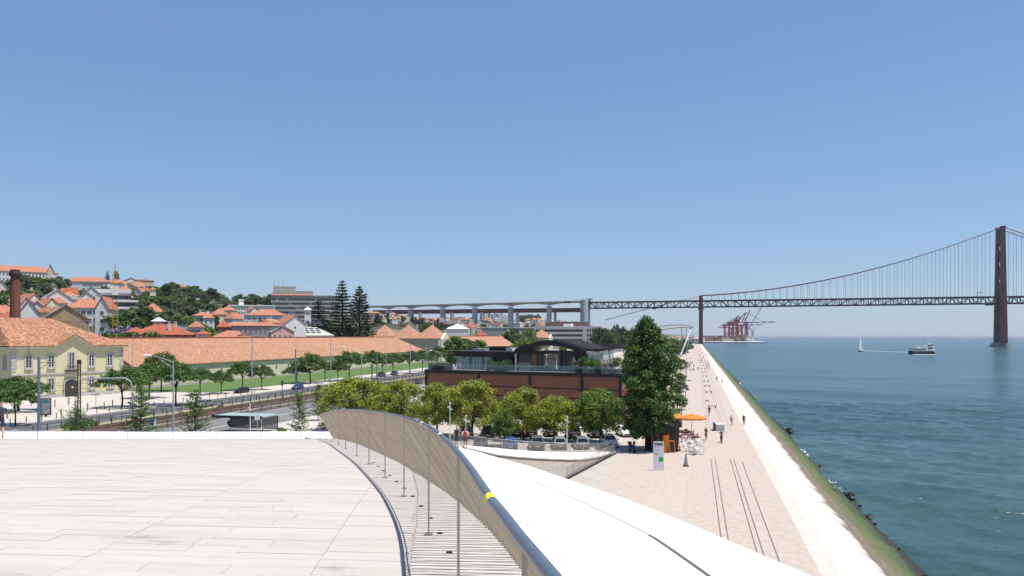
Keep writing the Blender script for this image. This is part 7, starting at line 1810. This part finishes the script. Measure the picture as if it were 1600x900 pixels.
# fences: posts and rails are parts
def post_fence(x, y0, y1, dy, h, label, m, rails=(1.0,), pw=.07):
    t = thing('roadside_fence', label, 'fence', (x, (y0+y1)/2, .07))
    pm3 = G().box(-pw/2,pw/2,-pw/2,pw/2,0,h).mesh('post', m)
    y = y0
    while y <= y1: o = obj('post', pm3, t); o.location = (0, y-(y0+y1)/2, 0); y += dy
    for f in rails: G().box(-.015,.015,-(y1-y0)/2,(y1-y0)/2,h*f-.04,h*f).build('rail', m, t)
post_fence(-92.6, 96, 340, 2.6, 1.05, 'dark post fence between the avenue and the railway', M['dkmetal'], (.95,), .09)
post_fence(-85.45, 100, 330, 3.2, 1.75, 'rusty post and rail barrier between the two tracks', mat('rusty_fence', (.10,.075,.06), .8, .2, 2), (.98,.7), .10)
post_fence(-78.6, 100, 330, 3.4, 1.3, 'low fence between railway and second road', MATS['rusty_fence'], (.98,), .08)
bm_ = G().box(-.05,.05,-.05,.05,0,.95).mesh('bollard', M['dkmetal'])
for i in range(26):
    o = obj('bollard', bm_); o.location = (-104.8, 98+i*3.1, .1); tag(o, 'slim dark bollard lining the avenue kerb', 'bollard', 'bollards along the avenue kerb')
for i, (px, py) in enumerate(((49,634),(86,636),(108,631),(137,642),(163,640),(176,636),(30,641),(96,652))):
    o = obj('bollard', bm_); o.location = P(px,py,.1); o.scale = (1.2,1.2,1.5); tag(o, 'slim dark bollard on the setts before the yellow house', 'bollard', 'bollards on the setts')
for x, z in ((-88.0,6.2),(-82.9,6.2),(-88.0,7.4),(-82.9,7.4)):
    tag(G().tube([(x,60,z),(x,700,z)], .018, 4, False).build('overhead_wire', M['black']), 'thin overhead contact wire above the railway tracks', 'wire', 'railway overhead wires')
# small shrubs along the second road pavement
for i, (px, py, r, h) in enumerate(((560,640,1.4,1.6),(520,668,1.2,.9),(508,668,1.4,.8),(440,676,1.0,.8),(344,640,.8,.8),(140,670,1.6,1.6),(110,672,1.4,1.2))):
    shrub(P(px,py,.1), r, h, 'green' if i % 2 else 'dark', '%s low roadside shrub counted from the olive crowns' % ORD[i], False, 'shrub')

# ------------------------------------------------------------------ summer air
hx = G().box(-5000, 12000, -500, 14000, -7, 330)
hv = bpy.data.materials.new('summer_haze'); hv.use_nodes = True; hn = hv.node_tree; hn.nodes.clear()
ho = hn.nodes.new('ShaderNodeOutputMaterial'); pv = hn.nodes.new('ShaderNodeVolumePrincipled')
pv.inputs['Color'].default_value = (.80,.88,1.0,1); pv.inputs['Density'].default_value = 0.00004; pv.inputs['Anisotropy'].default_value = .2
hn.links.new(pv.outputs[0], ho.inputs['Volume'])
tag(hx.build('haze', hv), kind='stuff')
